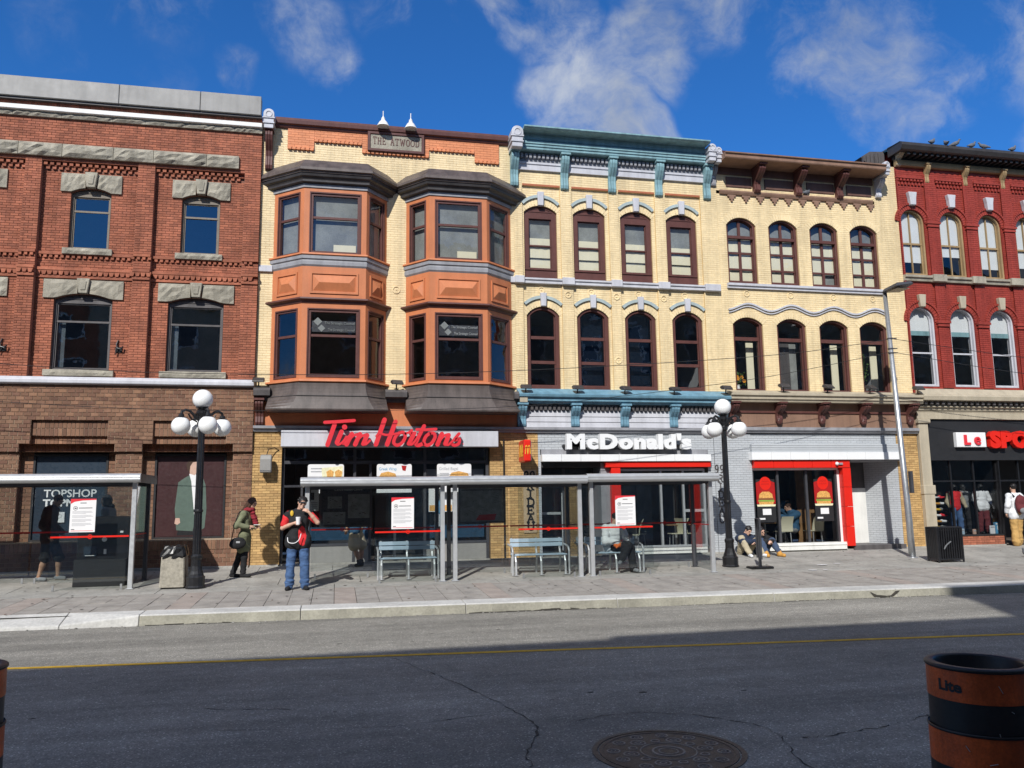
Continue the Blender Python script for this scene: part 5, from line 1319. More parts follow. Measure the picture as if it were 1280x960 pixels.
part('ledge_dentil', m, 'slate_paint', b5, kind='stuff')
moulding(b5, 'shop_frieze', 17.95, XR, [(YF+.05,4.08),(YF-.1,4.09),(YF-.1,4.3),(YF-.12,4.34),(YF+.05,4.35)][::-1], 'beige_paint')
m = MB()
m.box(17.95, 18.33, YF-.14, YF+.2, .12, 1.75); m.box(17.97, 18.31, YF-.11, YF+.2, 1.75, 3.95); m.box(17.93, 18.37, YF-.17, YF+.2, 3.95, 4.08); m.box(17.93, 18.36, YF-.16, YF+.2, 1.72, 2.0)
part('pilaster', m, 'beige_paint', b5, bevel=.012)
m = MB(); m.box(18.33, XR, YF-.02, YF+.1, 2.78, 4.07); part('sign_fascia', m, 'black_panel', b5)
yw = YF+.12
m = MB()
for x in (18.36, 19.15, 20.0, 20.85, 21.7, 23.4, 25.2): m.box(x-.025, x+.025, yw-.03, yw+.05, .40, 2.78)
m.box(18.36, XR, yw-.032, yw+.052, 2.1, 2.15)
sf = part('shop_window', m, 'black_metal', b5)
for a, b in ((18.39,19.12),(19.18,19.97),(20.03,20.82)):
    for z0, z1 in ((.42,2.1),(2.15,2.76)): mb = MB(); mb.poly((b,yw,z0),(a,yw,z0),(a,yw,z1),(b,yw,z1)); part('pane', mb, GL['shop'], sf)
bm, mm = MB(), MB(); brickwork(18.36, 20.86, .12, .40, YF+.02, (), .2, .07, .01, .01, mb=bm, mm=mm); brickpart(b5, bm, mm, 'red_brick', 'red_mortar')
m = MB(); m.box(18.34, 20.88, YF+.0, YF+.9, .40, .44); part('window_bed', m, 'black_panel', b5)
m = MB(); m.box(20.86, 20.9, YF, YF+1.2, .12, 2.78); part('door_return', m, 'black_metal', b5)
m = MB(); m.box(18.3, XR-.2, YF+.1, YF+6, .04, .14); part('shop_floor', m, 'interior_floor', b5)
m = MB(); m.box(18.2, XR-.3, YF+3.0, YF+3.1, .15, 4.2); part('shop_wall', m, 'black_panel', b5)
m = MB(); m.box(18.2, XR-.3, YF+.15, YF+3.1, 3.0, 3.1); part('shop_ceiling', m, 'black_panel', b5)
for x in (18.7, 19.6, 20.3, 22.2): m = MB(); m.box(x, x+.16, YF+1.6, YF+1.62, 2.2, 2.68); part('hanging_banner', m, 'map_grey', b5)
shell(b5, XL, XR, 13.1, 22.95, (4.6, 8.2), 'red_recess', back=4.5)
sg = thing('store_sign', 'white box with red Le and big red capitals on the black fascia', 'sign', (20.4, 22.5, 3.1))
m = MB(); m.box(19.27, 20.36, 22.44, 22.585, 3.19, 3.66); part('white_box', m, 'white_plastic', sg, bevel=.01)
lettering('L', 19.53, 19.75, 3.26, 3.58, 22.39, 22.445, 'letter_red', sg, .05); lettering('e', 19.90, 20.13, 3.26, 3.52, 22.39, 22.445, 'letter_red', sg, .012, zref='e')
lettering('SPO', 20.46, 22.02, 3.16, 3.71, 22.40, 22.56, 'bright_red', sg, .07, sq=.93)
for bld, x0, x1, y in ((b2,-2.16,-1.44,YF-.03),(b2,-1.44,4.2,YF+.08),(b2,4.2,5.6,YF-.03),(b3,5.6,7.97,YF+.02),(b3,7.97,11.0,YF-.02),(b3,11.0,12.2,YF-.05),(b4,12.2,15.42,YF-.04),(b4,17.19,17.95,YF-.03),(b5,17.95,20.88,YF-.02),(b5,20.88,31,YF+.1)):
    m = MB(); m.box(x0+.002, x1-.002, y, YF+.6, -.15, .122); part('base_course', m, 'concrete', bld, bevel=.008)
MB.fac = False
# ================================================================ street furniture
def lamp_post():
    t = thing('street_lamp', 'black five globe street lamp beside the concrete litter bin', 'street lamp', (0,0,0), 'globe street lamps along the kerb')
    m = MB()
    m.lathe([(.20,0),(.20,.03),(.185,.05),(.185,.20),(.19,.22),(.16,.25),(.155,.28),(.13,.34),(.105,.44),(.10,.56),(.115,.60),(.115,.64),(.085,.68)], n=12)
    part('base', m, 'black_metal', t, bevel=.004)
    m = MB(); v0 = []
    n = 24
    for z, r in ((.66,.078),(1.5,.072),(3.3,.062)):
        v0 += [((r*(1+.07*(1 if k % 2 else -1)))*math.cos(2*math.pi*k/n), (r*(1+.07*(1 if k % 2 else -1)))*math.sin(2*math.pi*k/n), z) for k in range(n)]
    m.add(v0, [(i*n+k, i*n+(k+1)%n, (i+1)*n+(k+1)%n, (i+1)*n+k) for i in range(2) for k in range(n)])
    m.lathe([(.09,1.52),(.095,1.55),(.09,1.58)], n=14); m.lathe([(.08,3.28),(.10,3.31),(.10,3.36),(.075,3.40),(.085,3.5),(.12,3.56),(.12,3.60),(.08,3.63),(.10,3.66),(.14,3.68)], n=14)
    part('post', m, 'black_metal', t)
    m = MB(); m.ball((0,0,3.86), .205, 24, 16); part('globe', m, 'globe', t, smooth=True)
    for k in range(4):
        a = math.pi/2*k; c, s = math.cos(a), math.sin(a)
        m = MB()
        pts = [(.06,3.42),(.15,3.50),(.25,3.60),(.34,3.62),(.41,3.58),(.42,3.51)]
        m.tube([(x*c,x*s,z) for x,z in pts], [.035,.03,.028,.028,.03,.03], 8)
        m.tube([(.10*c,.10*s,3.38),(.22*c,.22*s,3.44),(.28*c,.28*s,3.54)], .016, 6)
        m.lathe([(.03,3.54),(.055,3.52),(.06,3.48),(.10,3.46),(.10,3.44)], (.42*c,.42*s,0), 12)
        arm = part('arm', m, 'black_metal', t)
        m = MB(); m.ball((.42*c,.42*s,3.285), .19, 22, 14); part('globe', m, 'globe', arm, smooth=True)
    return t
lp = lamp_post()
lp2 = clone(lp, (9.32, 18.56, gz(18.56)), R(32), 'black five globe street lamp in front of the grey brick pier')
lp.location = (-2.76, 17.98, gz(17.98)); lp.rotation_euler = (0, 0, R(25))
# tall galvanised pole with box luminaire
t = thing('light_pole', 'tall galvanised light pole with a flat box lamp head, standing near the black litter bin', 'light pole', (14.81, 19.19, gz(19.19)))
m = MB(); m.tube([(14.81,19.19,.0),(14.80,19.19,1.0),(14.62,19.19,7.2)], [.088,.082,.055], 16)
m.lathe([(.14,.05),(.14,.08),(.095,.10)], (14.81,19.19,0), 14); part('pole', m, 'galvanised', t, smooth=True)
m = MB(); m.box(14.86,14.93,19.06,19.16,1.75,2.32); part('notice_plate', m, 'steel_dark', t); 
m = MB(); m.tube([(14.62,19.19,7.18),(14.62,19.1,7.26)], .05, 8)
m.add([(14.52,18.55,7.22),(15.06,18.55,7.30),(15.06,19.2,7.22),(14.52,19.2,7.18),(14.57,18.6,7.33),(15.01,18.6,7.39),(15.01,19.15,7.33),(14.57,19.15,7.29)], [(0,1,5,4),(1,2,6,5),(2,3,7,6),(3,0,4,7),(4,5,6,7),(3,2,1,0)])
part('lamp_head', m, 'steel_dark', t, bevel=.02)
m = MB(); m.box(14.62,14.98,18.66,19.08,7.19,7.205); part('lens', m, 'beige_paint', t)
m = MB()
for z in (5.5, 5.62, 5.9): m.lathe([(.075,z),(.075,z+.03)], (14.665,19.19,0), 12); m.tube([(14.665,19.19,z+.015),(14.82,19.12,z+.015)], .015, 6)
part('band', m, 'steel_dark', t)
def wire(name, label, pts, r=.008):
    m = MB(); m.tube([tuple(p) for p in smooth_path(pts, 8)], r, 5); o = part(name, m, 'wire'); return tag(o, label, 'cable', 'overhead cables')
wire('overhead_cable', 'upper thin dark cable crossing the fronts from the tall pole', [(14.66,19.19,5.9),(11.0,19.2,5.36),(3.74,19.25,4.80),(-1.83,19.3,4.63),(-7.1,19.4,4.77),(-18,19.5,5.6)])
wire('overhead_cable', 'lower thin dark cable crossing the fronts from the tall pole', [(14.67,19.19,5.55),(10.97,19.2,4.80),(6.99,19.2,4.24),(3.73,19.25,3.92),(-1.83,19.3,3.79),(-7.04,19.4,3.94),(-18,19.5,4.7)], .007)
wire('overhead_cable', 'thin dark cable running right from the tall pole, the upper one', [(14.66,19.19,5.92),(18.9,19.2,5.50),(24,19.2,5.2),(33,19.2,5.3)])
wire('overhead_cable', 'thin dark cable running right from the tall pole, the lower one', [(14.66,19.19,5.55),(18.87,19.2,5.04),(24,19.2,4.7),(33,19.2,4.8)])
# bus shelters
def notice(label, x0, z0, y):
    t = thing('notice', label, 'notice', (x0+.24, y, z0), 'white notices taped on the shelter glass')
    w, h = .475, .665
    m = MB(); m.box(x0, x0+w, y, y+.004, z0, z0+h); part('sheet', m, 'paper', t)
    def fl(name, pts, mt, k=1): mb = MB(); mb.prism([(x0+a*w, z0+b*h) for a, b in pts], y-.0012*k, y-.0002, back=False); part(name, mb, mt, t)
    fl('red_corner', [(0,1),(1,1),(1,.965),(.45,.95),(.15,.915),(0,.85)][::-1], 'letter_red'); fl('red_footer', [(.06,.035),(.06,.05),(.94,.05),(.94,.035)], 'letter_red')
    m = MB(); c = (x0+.2*w, z0+.72*h)
    m.ring([(c[0]+.042*math.cos(-a), c[1]+.042*math.sin(-a)) for a in [2*math.pi*k/16 for k in range(16)]], [(c[0]+.034*math.cos(-a), c[1]+.034*math.sin(-a)) for a in [2*math.pi*k/16 for k in range(16)]], y-.0015, y)
    m.box(c[0]-.018, c[0]+.02, y-.0015, y, c[1]-.01, c[1]+.012); part('symbol', m, 'ink', t)
    m = MB(); m.box(x0+.38*w, x0+.62*w, y-.0012, y, z0+.865*h, z0+.885*h); m.box(x0+.33*w, x0+.86*w, y-.0012, y, z0+.715*h, z0+.735*h); m.box(x0+.07*w, x0+.2*w, y-.0012, y, z0+.075*h, z0+.095*h)
    part('heading_lines', m, 'ink', t)
    m = MB(); z = .62
    for k in range(12):
        m.box(x0+.09*w, x0+(.62 if k in (2,5,8,11) else random.uniform(.82,.92))*w, y-.0012, y, z0+z*h, z0+(z+.011)*h); z -= .033 if k not in (2,5,8) else .055
    part('text_lines', m, 'ink_grey', t)
    return t
def shelter(label, x0, x1, yf, pane, zr, endl=True, endr=True, back=1.0):
    zb = gz(yf); t = thing('bus_shelter', label, 'bus shelter', ((x0+x1)/2, yf, zb), 'glass bus shelters along the pavement')
    yb = yf+back
    m = MB(); fw = yf-.22; h = .19
    prof = [(fw+.05,zr),(fw,zr+.02),(fw-.03,zr+.05),(fw-.03,zr+.085),(fw-.018,zr+.095),(fw-.035,zr+.105),(fw-.03,zr+.14),(fw+.02,zr+h-.01),(fw+.09,zr+h),(fw+.09,zr+.02)]
    m.profx(prof[::-1], x0-.14, x1+.14); part('roof_edge', m, 'aluminium', t, bevel=.004)
    m = MB(); m.box(x0-.13, x1+.13, fw+.09, yb+.1, zr+.03, zr+.16); m.box(x0-.14, x0-.12, fw+.05, yb+.12, zr+.0, zr+.18); m.box(x1+.12, x1+.14, fw+.05, yb+.12, zr, zr+.18)
    part('roof', m, 'steel_dark', t)
    m = MB(); m.box(x0, x1, yf-.04, yf+.04, zr-.05, zr+.03); m.box(x0, x1, yb-.04, yb+.04, zr-.05, zr+.03); part('header', m, 'steel_dark', t)
    for x, y, mt in ((x0,yf,'aluminium'),(x1,yf,'aluminium'),(x0,yb,'steel_dark'),(x1,yb,'steel_dark')):
        m = MB(); s = .045; m.box(x-s, x+s, y-s, y+s, gz(y), zr+.03); m.box(x-.08, x+.08, y-.08, y+.08, gz(y), gz(y)+.012); part('post', m, mt, t, bevel=.012)
    for a, b, y, red in ((pane[0],pane[1],yf,'bright_red'),(x0+.06,(x0+x1)/2-.02,yb,'deep_red'),((x0+x1)/2+.02,x1-.06,yb,'deep_red')):  # rear stripes take a deeper red, their dimness put into the colour
        m = MB(); m.box(a, b, y-.005, y+.005, gz(y)+.16, zr-.06); g = part('glass_pane', m, GL['shelter'], t)
        m = MB(); z = gz(y)+1.055; m.box(a, b, y-.0075, y-.0055, z-.017, z+.017)
        if a > -99: m.ring([((a+b)/2+.045*math.cos(-q), z+.045*math.sin(-q)) for q in [2*math.pi*k/14 for k in range(14)]], [((a+b)/2+.03*math.cos(-q), z+.03*math.sin(-q)) for q in [2*math.pi*k/14 for k in range(14)]], y-.010, y-.0072)
        part('red_stripe', m, red, g)
        for x in (a+.1, b-.1): m = MB(); m.box(x-.02, x+.02, y-.012, y+.012, gz(y), gz(y)+.11); part('clamp', m, 'galvanised', g)
    for x, on in ((x0, endl), (x1, endr)):
        if on:
            m = MB(); m.box(x-.005, x+.005, yf+.06, yb-.06, gz(yf)+.18, zr-.06); g = part('glass_pane', m, GL['shelter'], t)
            z = gz(yf)+1.07; m = MB(); m.box(x-.008, x+.008, yf+.06, yb-.06, z-.012, z+.012); part('red_stripe', m, 'deep_red', g)
    return t
shelter('silver roofed glass bus shelter on the far left, with a dark machine inside', -8.6, -4.03, 18.15, (-5.56, -4.10), 2.15, back=1.25)
shelter('silver roofed glass bus shelter behind the man with the cup', -.58, 2.25, 17.72, (.82, 2.20), 2.03)
shelter('silver roofed glass bus shelter in the middle, with an empty bench', 2.52, 5.32, 17.72, (3.92, 5.27), 2.04, endl=False)
shelter('silver roofed glass bus shelter with a seated person, left of the right lamp post', 5.60, 8.48, 17.74, (5.66, 7.04), 2.07, endl=False)
notice('white notice on the left shelter, beside the hooded person', -5.22, 1.17, 18.13)
notice('white notice over the bench of the shelter behind the man', 1.16, 1.12, 17.70)
notice('white notice hiding the head of the seated person', 6.16, 1.10, 17.72)
def info_board(label, x0, x1, z0, z1, y, kind):
    t = thing('map_board', label, 'map board', ((x0+x1)/2, y, z0))
    m = MB(); m.box(x0, x1, y, y+.05, z0, z1); part('backing', m, 'navy_panel' if kind else 'map_grey', t)
    m = MB(); m.ring([(x0-.02,z0-.02),(x0-.02,z1+.02),(x1+.02,z1+.02),(x1+.02,z0-.02)], [(x0+.02,z0+.02),(x0+.02,z1-.02),(x1-.02,z1-.02),(x1-.02,z0+.02)], y-.015, y+.05); part('frame', m, 'steel_dark', t)
    yy = y-.002
    if kind:
        for a, b, c, d in ((.14,.45,.42,.75),(.05,.05,.49,.36),(.53,.03,.97,.17),(.54,.20,.97,.80)):
            m = MB(); m.box(x0+(x1-x0)*a, x0+(x1-x0)*c, yy-.002, yy, z0+(z1-z0)*b, z0+(z1-z0)*d); p = part('sheet', m, 'map_grey' if b > .1 or a < .5 else 'navy_panel', t)
            m = MB(); rn = random.Random(int(a*90))
            for k in range(9):
                u, v = a+(c-a)*rn.uniform(.08,.85), b+(d-b)*rn.uniform(.08,.9); m.box(x0+(x1-x0)*u, x0+(x1-x0)*(u+rn.uniform(.01,.05)), yy-.004, yy-.002, z0+(z1-z0)*v, z0+(z1-z0)*(v+.015))
            part('sheet_marks', m, 'ink', p)
        lettering('Centre Rideau Centre', x0+.3, x1-.2, z1-.09, z1-.055, yy-.003, yy, 'paper', t, 0, False, 'heading')
    else:
        m = MB(); m.box(x0+.05, x1-.06, yy-.002, yy, z1-.09, z1-.065); rn = random.Random(4)
        for k in range(14): u = rn.uniform(x0+.05,x1-.15); v = rn.uniform(z0+.1,z1-.12); ribbon(m, [(u,v),(u+rn.uniform(-.1,.2),v+rn.uniform(-.06,.06))], .006, yy-.002, yy, False)
        part('map_lines', m, 'ink', t)
        m = MB(); m.prism([(x0+.38,z0+.05),(x0+.46,z0+.17),(x1-.2,z0+.19),(x1-.24,z0+.05)], yy-.003, yy); part('red_block', m, 'deep_red', t)
info_board('framed route map board with pale sheets on navy, behind the man with the cup', -.33, .78, 1.17, 2.05, 18.83, 1)
info_board('grey street map board with a red block, right of the shelter posts', 2.78, 3.84, 1.20, 2.02, 18.83, 0)
t = thing('door_poster', 'narrow white poster with a big number one, left of the route map board', 'poster', (-.5, 18.85, 1.5))
m = MB(); m.box(-.60,-.37,18.83,18.84,1.52,2.02); part('sheet', m, 'paper', t); lettering('1', -.55,-.47,1.76,1.92,18.824,18.828,'ink',t,.04,False,'numeral')
m = MB()
for k in range(4): m.box(-.585,-.39,18.826,18.829,1.55+k*.045,1.575+k*.045)
part('text_lines', m, 'ink_grey', t)
# benches
def bench():
    t = thing('bench', 'pale blue slatted bench with grey tube legs in the shelter behind the man', 'bench', (0,0,0), 'pale blue shelter benches')
    for z in (.70, .60):
        m = MB(); m.box(-.62,.62,.235,.26,z,z+.085); part('slat', m, 'bench_slat', t, bevel=.008)
    for k in range(3):
        m = MB(); m.box(-.62,.62,-.20+k*.14,-.08+k*.14,.425,.45); part('slat', m, 'bench_slat', t, bevel=.008)
    for x in (-.58, 0, .56):
        m = MB(); m.tube([(x,-.24,0),(x,-.22,.30),(x,-.17,.40),(x,.12,.405),(x,.22,.44),(x,.265,.55),(x,.28,.80)], .026, 8); m.tube([(x,.28,0),(x,.2,.42)], .024, 8)
        m.box(x-.05,x+.05,-.29,-.19,0,.012); part('leg', m, 'aluminium', t)
    for x in (-.66, .64):
        m = MB(); m.tube([(x,-.26,0),(x,-.26,.52),(x,-.2,.60),(x,-.05,.63),(x,.26,.66)], .022, 8); part('arm', m, 'aluminium', t)
    return t
bn = bench()
clone(bn, (4.53,18.38,gz(18.38)), 0, 'empty pale blue slatted bench with grey tube legs, between the shop piers')
clone(bn, (6.30,18.38,gz(18.38)), 0, 'pale blue slatted bench with grey tube legs, under the person in the white jacket')
bn.location = (1.57,18.38,gz(18.38))
# dark machine in the left shelter
t = thing('vending_box', 'large dark machine cabinet with small stickers in the left shelter', 'machine', (-4.75, 18.7, gz(18.7)))
m = MB(); m.box(-5.22,-4.22,18.72,19.25,gz(18.7),1.47); part('cabinet', m, 'black_metal', t, bevel=.01)
m = MB(); m.box(-5.24,-4.24,18.62,18.72,gz(18.6),.60); part('plinth_panel', m, 'black_panel', t, bevel=.01)
m = MB(); m.box(-5.08,-4.84,18.69,18.715,.66,.86); part('screen', m, 'navy_panel', t); m = MB(); m.box(-5.05,-4.87,18.685,18.69,.67,.68); part('label_strip', m, 'paper', t)
m = MB(); m.box(-4.40,-4.34,18.70,18.718,1.13,1.17); m.box(-4.70,-4.65,18.70,18.718,.70,.80); m.lathe([(.001,0),(.05,0),(.05,.004)], (-4.70,18.712,1.0), 12)
m.v[-36:] = [(x,18.715-(z-1.0),1.0+(y-18.712)) for x,y,z in m.v[-36:]]; part('sticker', m, 'paper', t)
MB.fac = True
t = thing('door_notice', 'small white no smoking notice on the dark shop window behind the left shelter', 'notice', (-6.79, 22.74, 1.35))
m = MB(); m.box(-6.90,-6.68,22.755,22.76,1.30,1.56); part('sheet', m, 'paper', t); m = MB(); m.ring([(-6.79+.05*math.cos(-a),1.46+.05*math.sin(-a)) for a in [2*math.pi*k/12 for k in range(12)]],[(-6.79+.038*math.cos(-a),1.46+.038*math.sin(-a)) for a in [2*math.pi*k/12 for k in range(12)]],22.752,22.756); part('symbol', m, 'ink_grey', t)
# coffee shop posters over the shelter roof
for i, (x0, x1, lab) in enumerate(((-.74,.20,'rounded white poster with two yellow cold drinks in the coffee shop window'),(1.07,2.01,'rounded white poster reading Greek Wrap in the coffee shop window'),(2.70,3.65,'rounded white poster reading Grilled Bagel in the coffee shop window'))):
    t = thing('window_poster', lab, 'poster', ((x0+x1)/2, 22.45, 1.95)); y = 22.45; r = .05; z0, z1 = 1.95, 2.72
    pts = [(x0,z0),(x0,z1-r),(x0+r*.3,z1-r*.3),(x0+r,z1),(x1-r,z1),(x1-r*.3,z1-r*.3),(x1,z1-r),(x1,z0)]
    m = MB(); m.prism(pts, y, y+.02); part('sheet', m, 'paper', t)
    y -= .002
    if i == 0:
        m = MB(); m.prism([(x0+.42,z0+.1),(x0+.35,z1-.1),(x1-.03,z1-.05),(x1-.03,z0+.1)], y-.001, y); part('print_field', m, 'print_cream', t)
        for cxx in (.58, .80): m = MB(); m.prism([(x0+cxx-.06,z1-.44),(x0+cxx-.10,z1-.20),(x0+cxx,z1-.14),(x0+cxx+.10,z1-.20),(x0+cxx+.06,z1-.44)], y-.003, y-.001); part('printed_cup', m, 'print_food', t)
        m = MB()
        for k in range(2): m.box(x0+.08,x0+.36,y-.001,y,z1-.13-k*.08,z1-.10-k*.08)
        part('text_lines', m, 'ink_grey', t)
    else:
        s, w = (('Greek Wrap', .47) if i == 1 else ('Grilled Bagel', .52))
        lettering(s, x0+.06, x0+.06+w, z1-.17, z1-.09, y-.002, y, 'print_blue' if i == 1 else 'ink_grey', t, 0, False, 'poster_lettering')
        m = MB(); m.prism([(x0+.05+.28*(i-1),z1-.36),(x0+.12+.28*(i-1),z1-.24),(x0+.30+.3*(i-1),z1-.20),(x0+.50+.36*(i-1),z1-.26),(x0+.54+.36*(i-1),z1-.40),(x0+.06+.28*(i-1),z1-.40)], y-.003, y-.001); part('printed_food', m, 'print_food', t)
        if i == 1: m = MB(); m.prism([(x0+.66,z1-.04),(x1-.14,z1-.05),(x1-.17,z1-.19),(x0+.69,z1-.17)], y-.003, y-.001); part('printed_label', m, 'deep_red', t)
        else:
            m = MB()
            for k in range(3): m.box(x0+.07,x0+.33,y-.001,y,z1-.27-k*.05,z1-.25-k*.05)
            part('text_lines', m, 'ink_grey', t)
for x0, lab in ((2.50,'tall narrow menu poster seen between the two shelter posts'),):
    t = thing('menu_poster', lab, 'poster', (x0+.3, YF+.1, 1.2)); m = MB(); m.box(x0,x0+.66,YF+.085,YF+.1,1.42,2.05); part('sheet', m, 'paper', t); m = MB(); m.box(x0+.02,x0+.64,YF+.08,YF+.085,1.44,1.60); part('printed_food', m, 'print_food', t)
t = thing('door_poster', 'blue and white opening notice behind the shelter notice', 'poster', (2.0, 22.6, 1.2))
m = MB(); m.box(1.66,2.10,YF+.09,YF+.1,1.38,1.72); part('blue_sheet', m, 'print_blue', t); m = MB(); m.box(1.66,2.06,YF+.09,YF+.1,1.02,1.36); part('white_sheet', m, 'cloth_white', t)
MB.fac = False
# litter bins
t = thing('litter_bin', 'square pebbled concrete litter bin lined with a black bag', 'litter bin', (-3.2, 18.2, gz(18.2)))
z = gz(18.15); m = MB()
m.add([(-3.45,17.95,z+.02),(-2.97,17.95,z+.02),(-2.97,18.45,z+.02),(-3.45,18.45,z+.02),(-3.43,17.97,z+.68),(-2.99,17.97,z+.68),(-2.99,18.43,z+.68),(-3.43,18.43,z+.68)], [(0,1,5,4),(1,2,6,5),(2,3,7,6),(3,0,4,7),(4,5,6,7)])
part('body', m, 'aggregate', t, bevel=.02); m = MB(); m.box(-3.42,-3.0,17.98,18.42,z,z+.02); part('foot', m, 'dirt', t)
m = MB(); n = 28; rn = random.Random(9); rows = []
for j, (zz, sx) in enumerate(((.60,.236),(.64,.245),(.70,.24),(.77,.225),(.83,.20),(.84,.15),(.80,.10),(.74,.02))):
    for k in range(n):
        a = 2*math.pi*k/n; c, s = math.cos(a), math.sin(a); q = max(abs(c), abs(s))
        rr = sx/q*(1+rn.uniform(-.05,.05)*(1 if j < 5 else .6)); rows.append((-3.21+rr*c, 18.2+rr*s, z+zz+rn.uniform(-.02,.02)))
m.add(rows, [(i*n+k, i*n+(k+1)%n, (i+1)*n+(k+1)%n, (i+1)*n+k) for i in range(7) for k in range(n)]); part('bag', m, 'black_plastic', t)
t = thing('litter_bin', 'black metal slatted litter bin by the red building', 'litter bin', (15.0, 18.2, gz(18.2)))
z = gz(18.2); xa, xb, ya, yb = 14.66, 15.36, 18.02, 18.40
m = MB()
for x in (xa, xb):
    for y in (ya, yb): m.box(x-.02,x+.02,y-.02,y+.02,z,z+.86)
for zz in (.05,.83): m.box(xa,xb,ya-.015,ya+.015,z+zz,z+zz+.04); m.box(xa,xb,yb-.015,yb+.015,z+zz,z+zz+.04); m.box(xa-.015,xa+.015,ya,yb,z+zz+.001,z+zz+.039); m.box(xb-.015,xb+.015,ya,yb,z+zz+.001,z+zz+.039)
part('frame', m, 'black_metal', t, bevel=.006)
for k in range(10):
    x = xa+.05+k*(xb-xa-.10)/9; m = MB(); m.box(x-.018,x+.018,ya-.006,ya+.012,z+.08,z+.84); part('slat', m, 'black_metal', t)
for k in range(6):
    y = ya+.05+k*(yb-ya-.1)/5
    for x in (xa, xb): m = MB(); m.box(x-.008,x+.008,y-.022,y+.022,z+.08,z+.84); part('slat', m, 'black_metal', t)
m = MB(); m.box(xa+.07,xb-.07,ya+.07,yb-.07,z+.06,z+.78); part('liner', m, 'black_plastic', t)
m = MB(); m.profx([(ya+.03,z+.80),(ya+.03,z+.84),(yb-.03,z+.86),(yb-.03,z+.80)][::-1], xa+.03, xb-.03); part('lid', m, 'black_metal', t, bevel=.01)
m = MB(); ribbon(m, [(14.83,.36),(14.90,.45),(15.02,.53)], .03, ya-.012, ya-.003, n=4); part('scratch', m, 'galvanised', t)
# portable sign stand seen almost edge on
t = thing('sign_stand', 'dark portable sign board on a low black base, by the two seated people', 'sign', (9.86, 18.1, gz(18.1)))
m = MB(); m.tf = lambda x, y, z: (9.84+x*.35-y*.8, 18.1+x*.95, z)
m.box(-.30,.30,-.025,-.012,.27,1.17); part('board', m, 'steel_dark', t); m = MB(); m.tf = lambda x, y, z: (9.84+x*.35-y*.8, 18.1+x*.95, z); m.box(-.32,.32,-.03,.03,1.17,1.19); m.box(-.33,-.30,-.03,.03,.25,1.19); m.box(.30,.33,-.03,.03,.25,1.19); part('frame', m, 'steel_dark', t)
m = MB(); m.box(9.82,9.87,18.06,18.12,.06,.3); m.tube([(9.84,18.09,.05),(9.84,18.09,.9)], .02, 8); part('stem', m, 'steel_dark', t)
m = MB(); zz = gz(18); m.box(9.55,10.12,17.93,18.25,zz,zz+.06); part('base', m, 'black_plastic', t, bevel=.02)
# floodlights on the ledges
def floodlight():
    t = thing('floodlight', '', 'floodlight', (0,0,0), 'black floodlights along the shop ledges')
    m = MB(); m.tube([(0,0,0),(0,0,.10),(0,-.03,.14)], .018, 6); m.box(-.05,.05,-.05,.05,0,.015); part('bracket', m, 'black_metal', t)
    m = MB(); m.profx([(-.16,.10),(-.17,.13),(-.06,.235),(.06,.225),(.07,.17),(-.02,.12)][::-1], -.14, .14); part('housing', m, 'dark_metal', t, bevel=.012)
    return t
fl = floodlight()
spots = [(-2.05,22.36,4.76,'far left end of the ledges, beside the brown block wall'),(1.57,22.30,4.75,'ledge between the two orange bays'),(5.2,22.30,4.69,'left end of the blue ledge, by the orange bay'),(6.72,22.30,4.69,'blue ledge under the first and second teal hooded windows'),(8.15,22.30,4.69,'middle of the blue ledge'),(9.68,22.30,4.69,'blue ledge under the third and fourth windows'),(11.3,22.25,4.75,'right end of the blue ledge, above the right lamp post'),
 (13.2,22.25,4.84,'beige ledge under the first and second brown windows'),(14.68,22.25,4.84,'middle of the beige ledge'),(16.15,22.25,4.84,'beige ledge behind the tall pole'),(17.85,22.25,4.84,'end of the beige ledge beside the red building')]
for i, (x, y, z, s) in enumerate(spots):
    o = fl if i == 0 else clone(fl, parent=None)
    o.location = FT(x, y, z); o.rotation_euler = (0, 0, R(random.uniform(-12, 22))); o['label'] = 'small black floodlight at the '+s if 'end' in s[:10] else 'small black floodlight on the '+s
MB.fac = True
t = thing('wall_light', 'silver hooded wall light on the yellow brick pier left of the coffee shop', 'wall light', (-1.8, YF, 2.5))
m = MB(); m.profx([(22.28,2.50),(22.26,2.85),(22.30,2.95),(22.40,2.98),(22.50,2.9),(22.50,2.50)][::-1], -1.95, -1.66); part('hood', m, 'sheet_metal', t, bevel=.02)
m = MB(); m.tube([(-1.8,22.4,2.96),(-1.75,22.4,3.12),(-1.6,22.5,3.16),(-1.5,22.6,3.1)], .012, 6); m.box(-1.86,-1.74,22.48,22.6,2.55,2.9); part('mount', m, 'black_metal', t)
MB.fac = False
# gooseneck lamps over the name stone
def goose():
    t = thing('gooseneck_lamp', 'left white gooseneck lamp over the stone name plate', 'lamp', (0,0,0), 'white gooseneck lamps on the parapet')
    m = MB(); m.lathe([(.17,-.10),(.165,-.085),(.10,.03),(.06,.07),(.05,.10),(.05,.14)], n=18); part('shade', m, 'white_paint', t, smooth=False)
    m = MB(); m.lathe([(.035,.13),(.03,.16),(.012,.20),(.012,.34)], n=8); m.tube([(0,0,.12),(0,.10,.18),(0,.2,.12),(0,.26,0),(0,.27,-.2)], .014, 6); part('arm', m, 'white_paint', t); return t
g = goose(); clone(g, FT(1.93,22.32,12.43), 0, 'right white gooseneck lamp over the stone name plate'); g.location = FT(1.145,22.32,12.43)
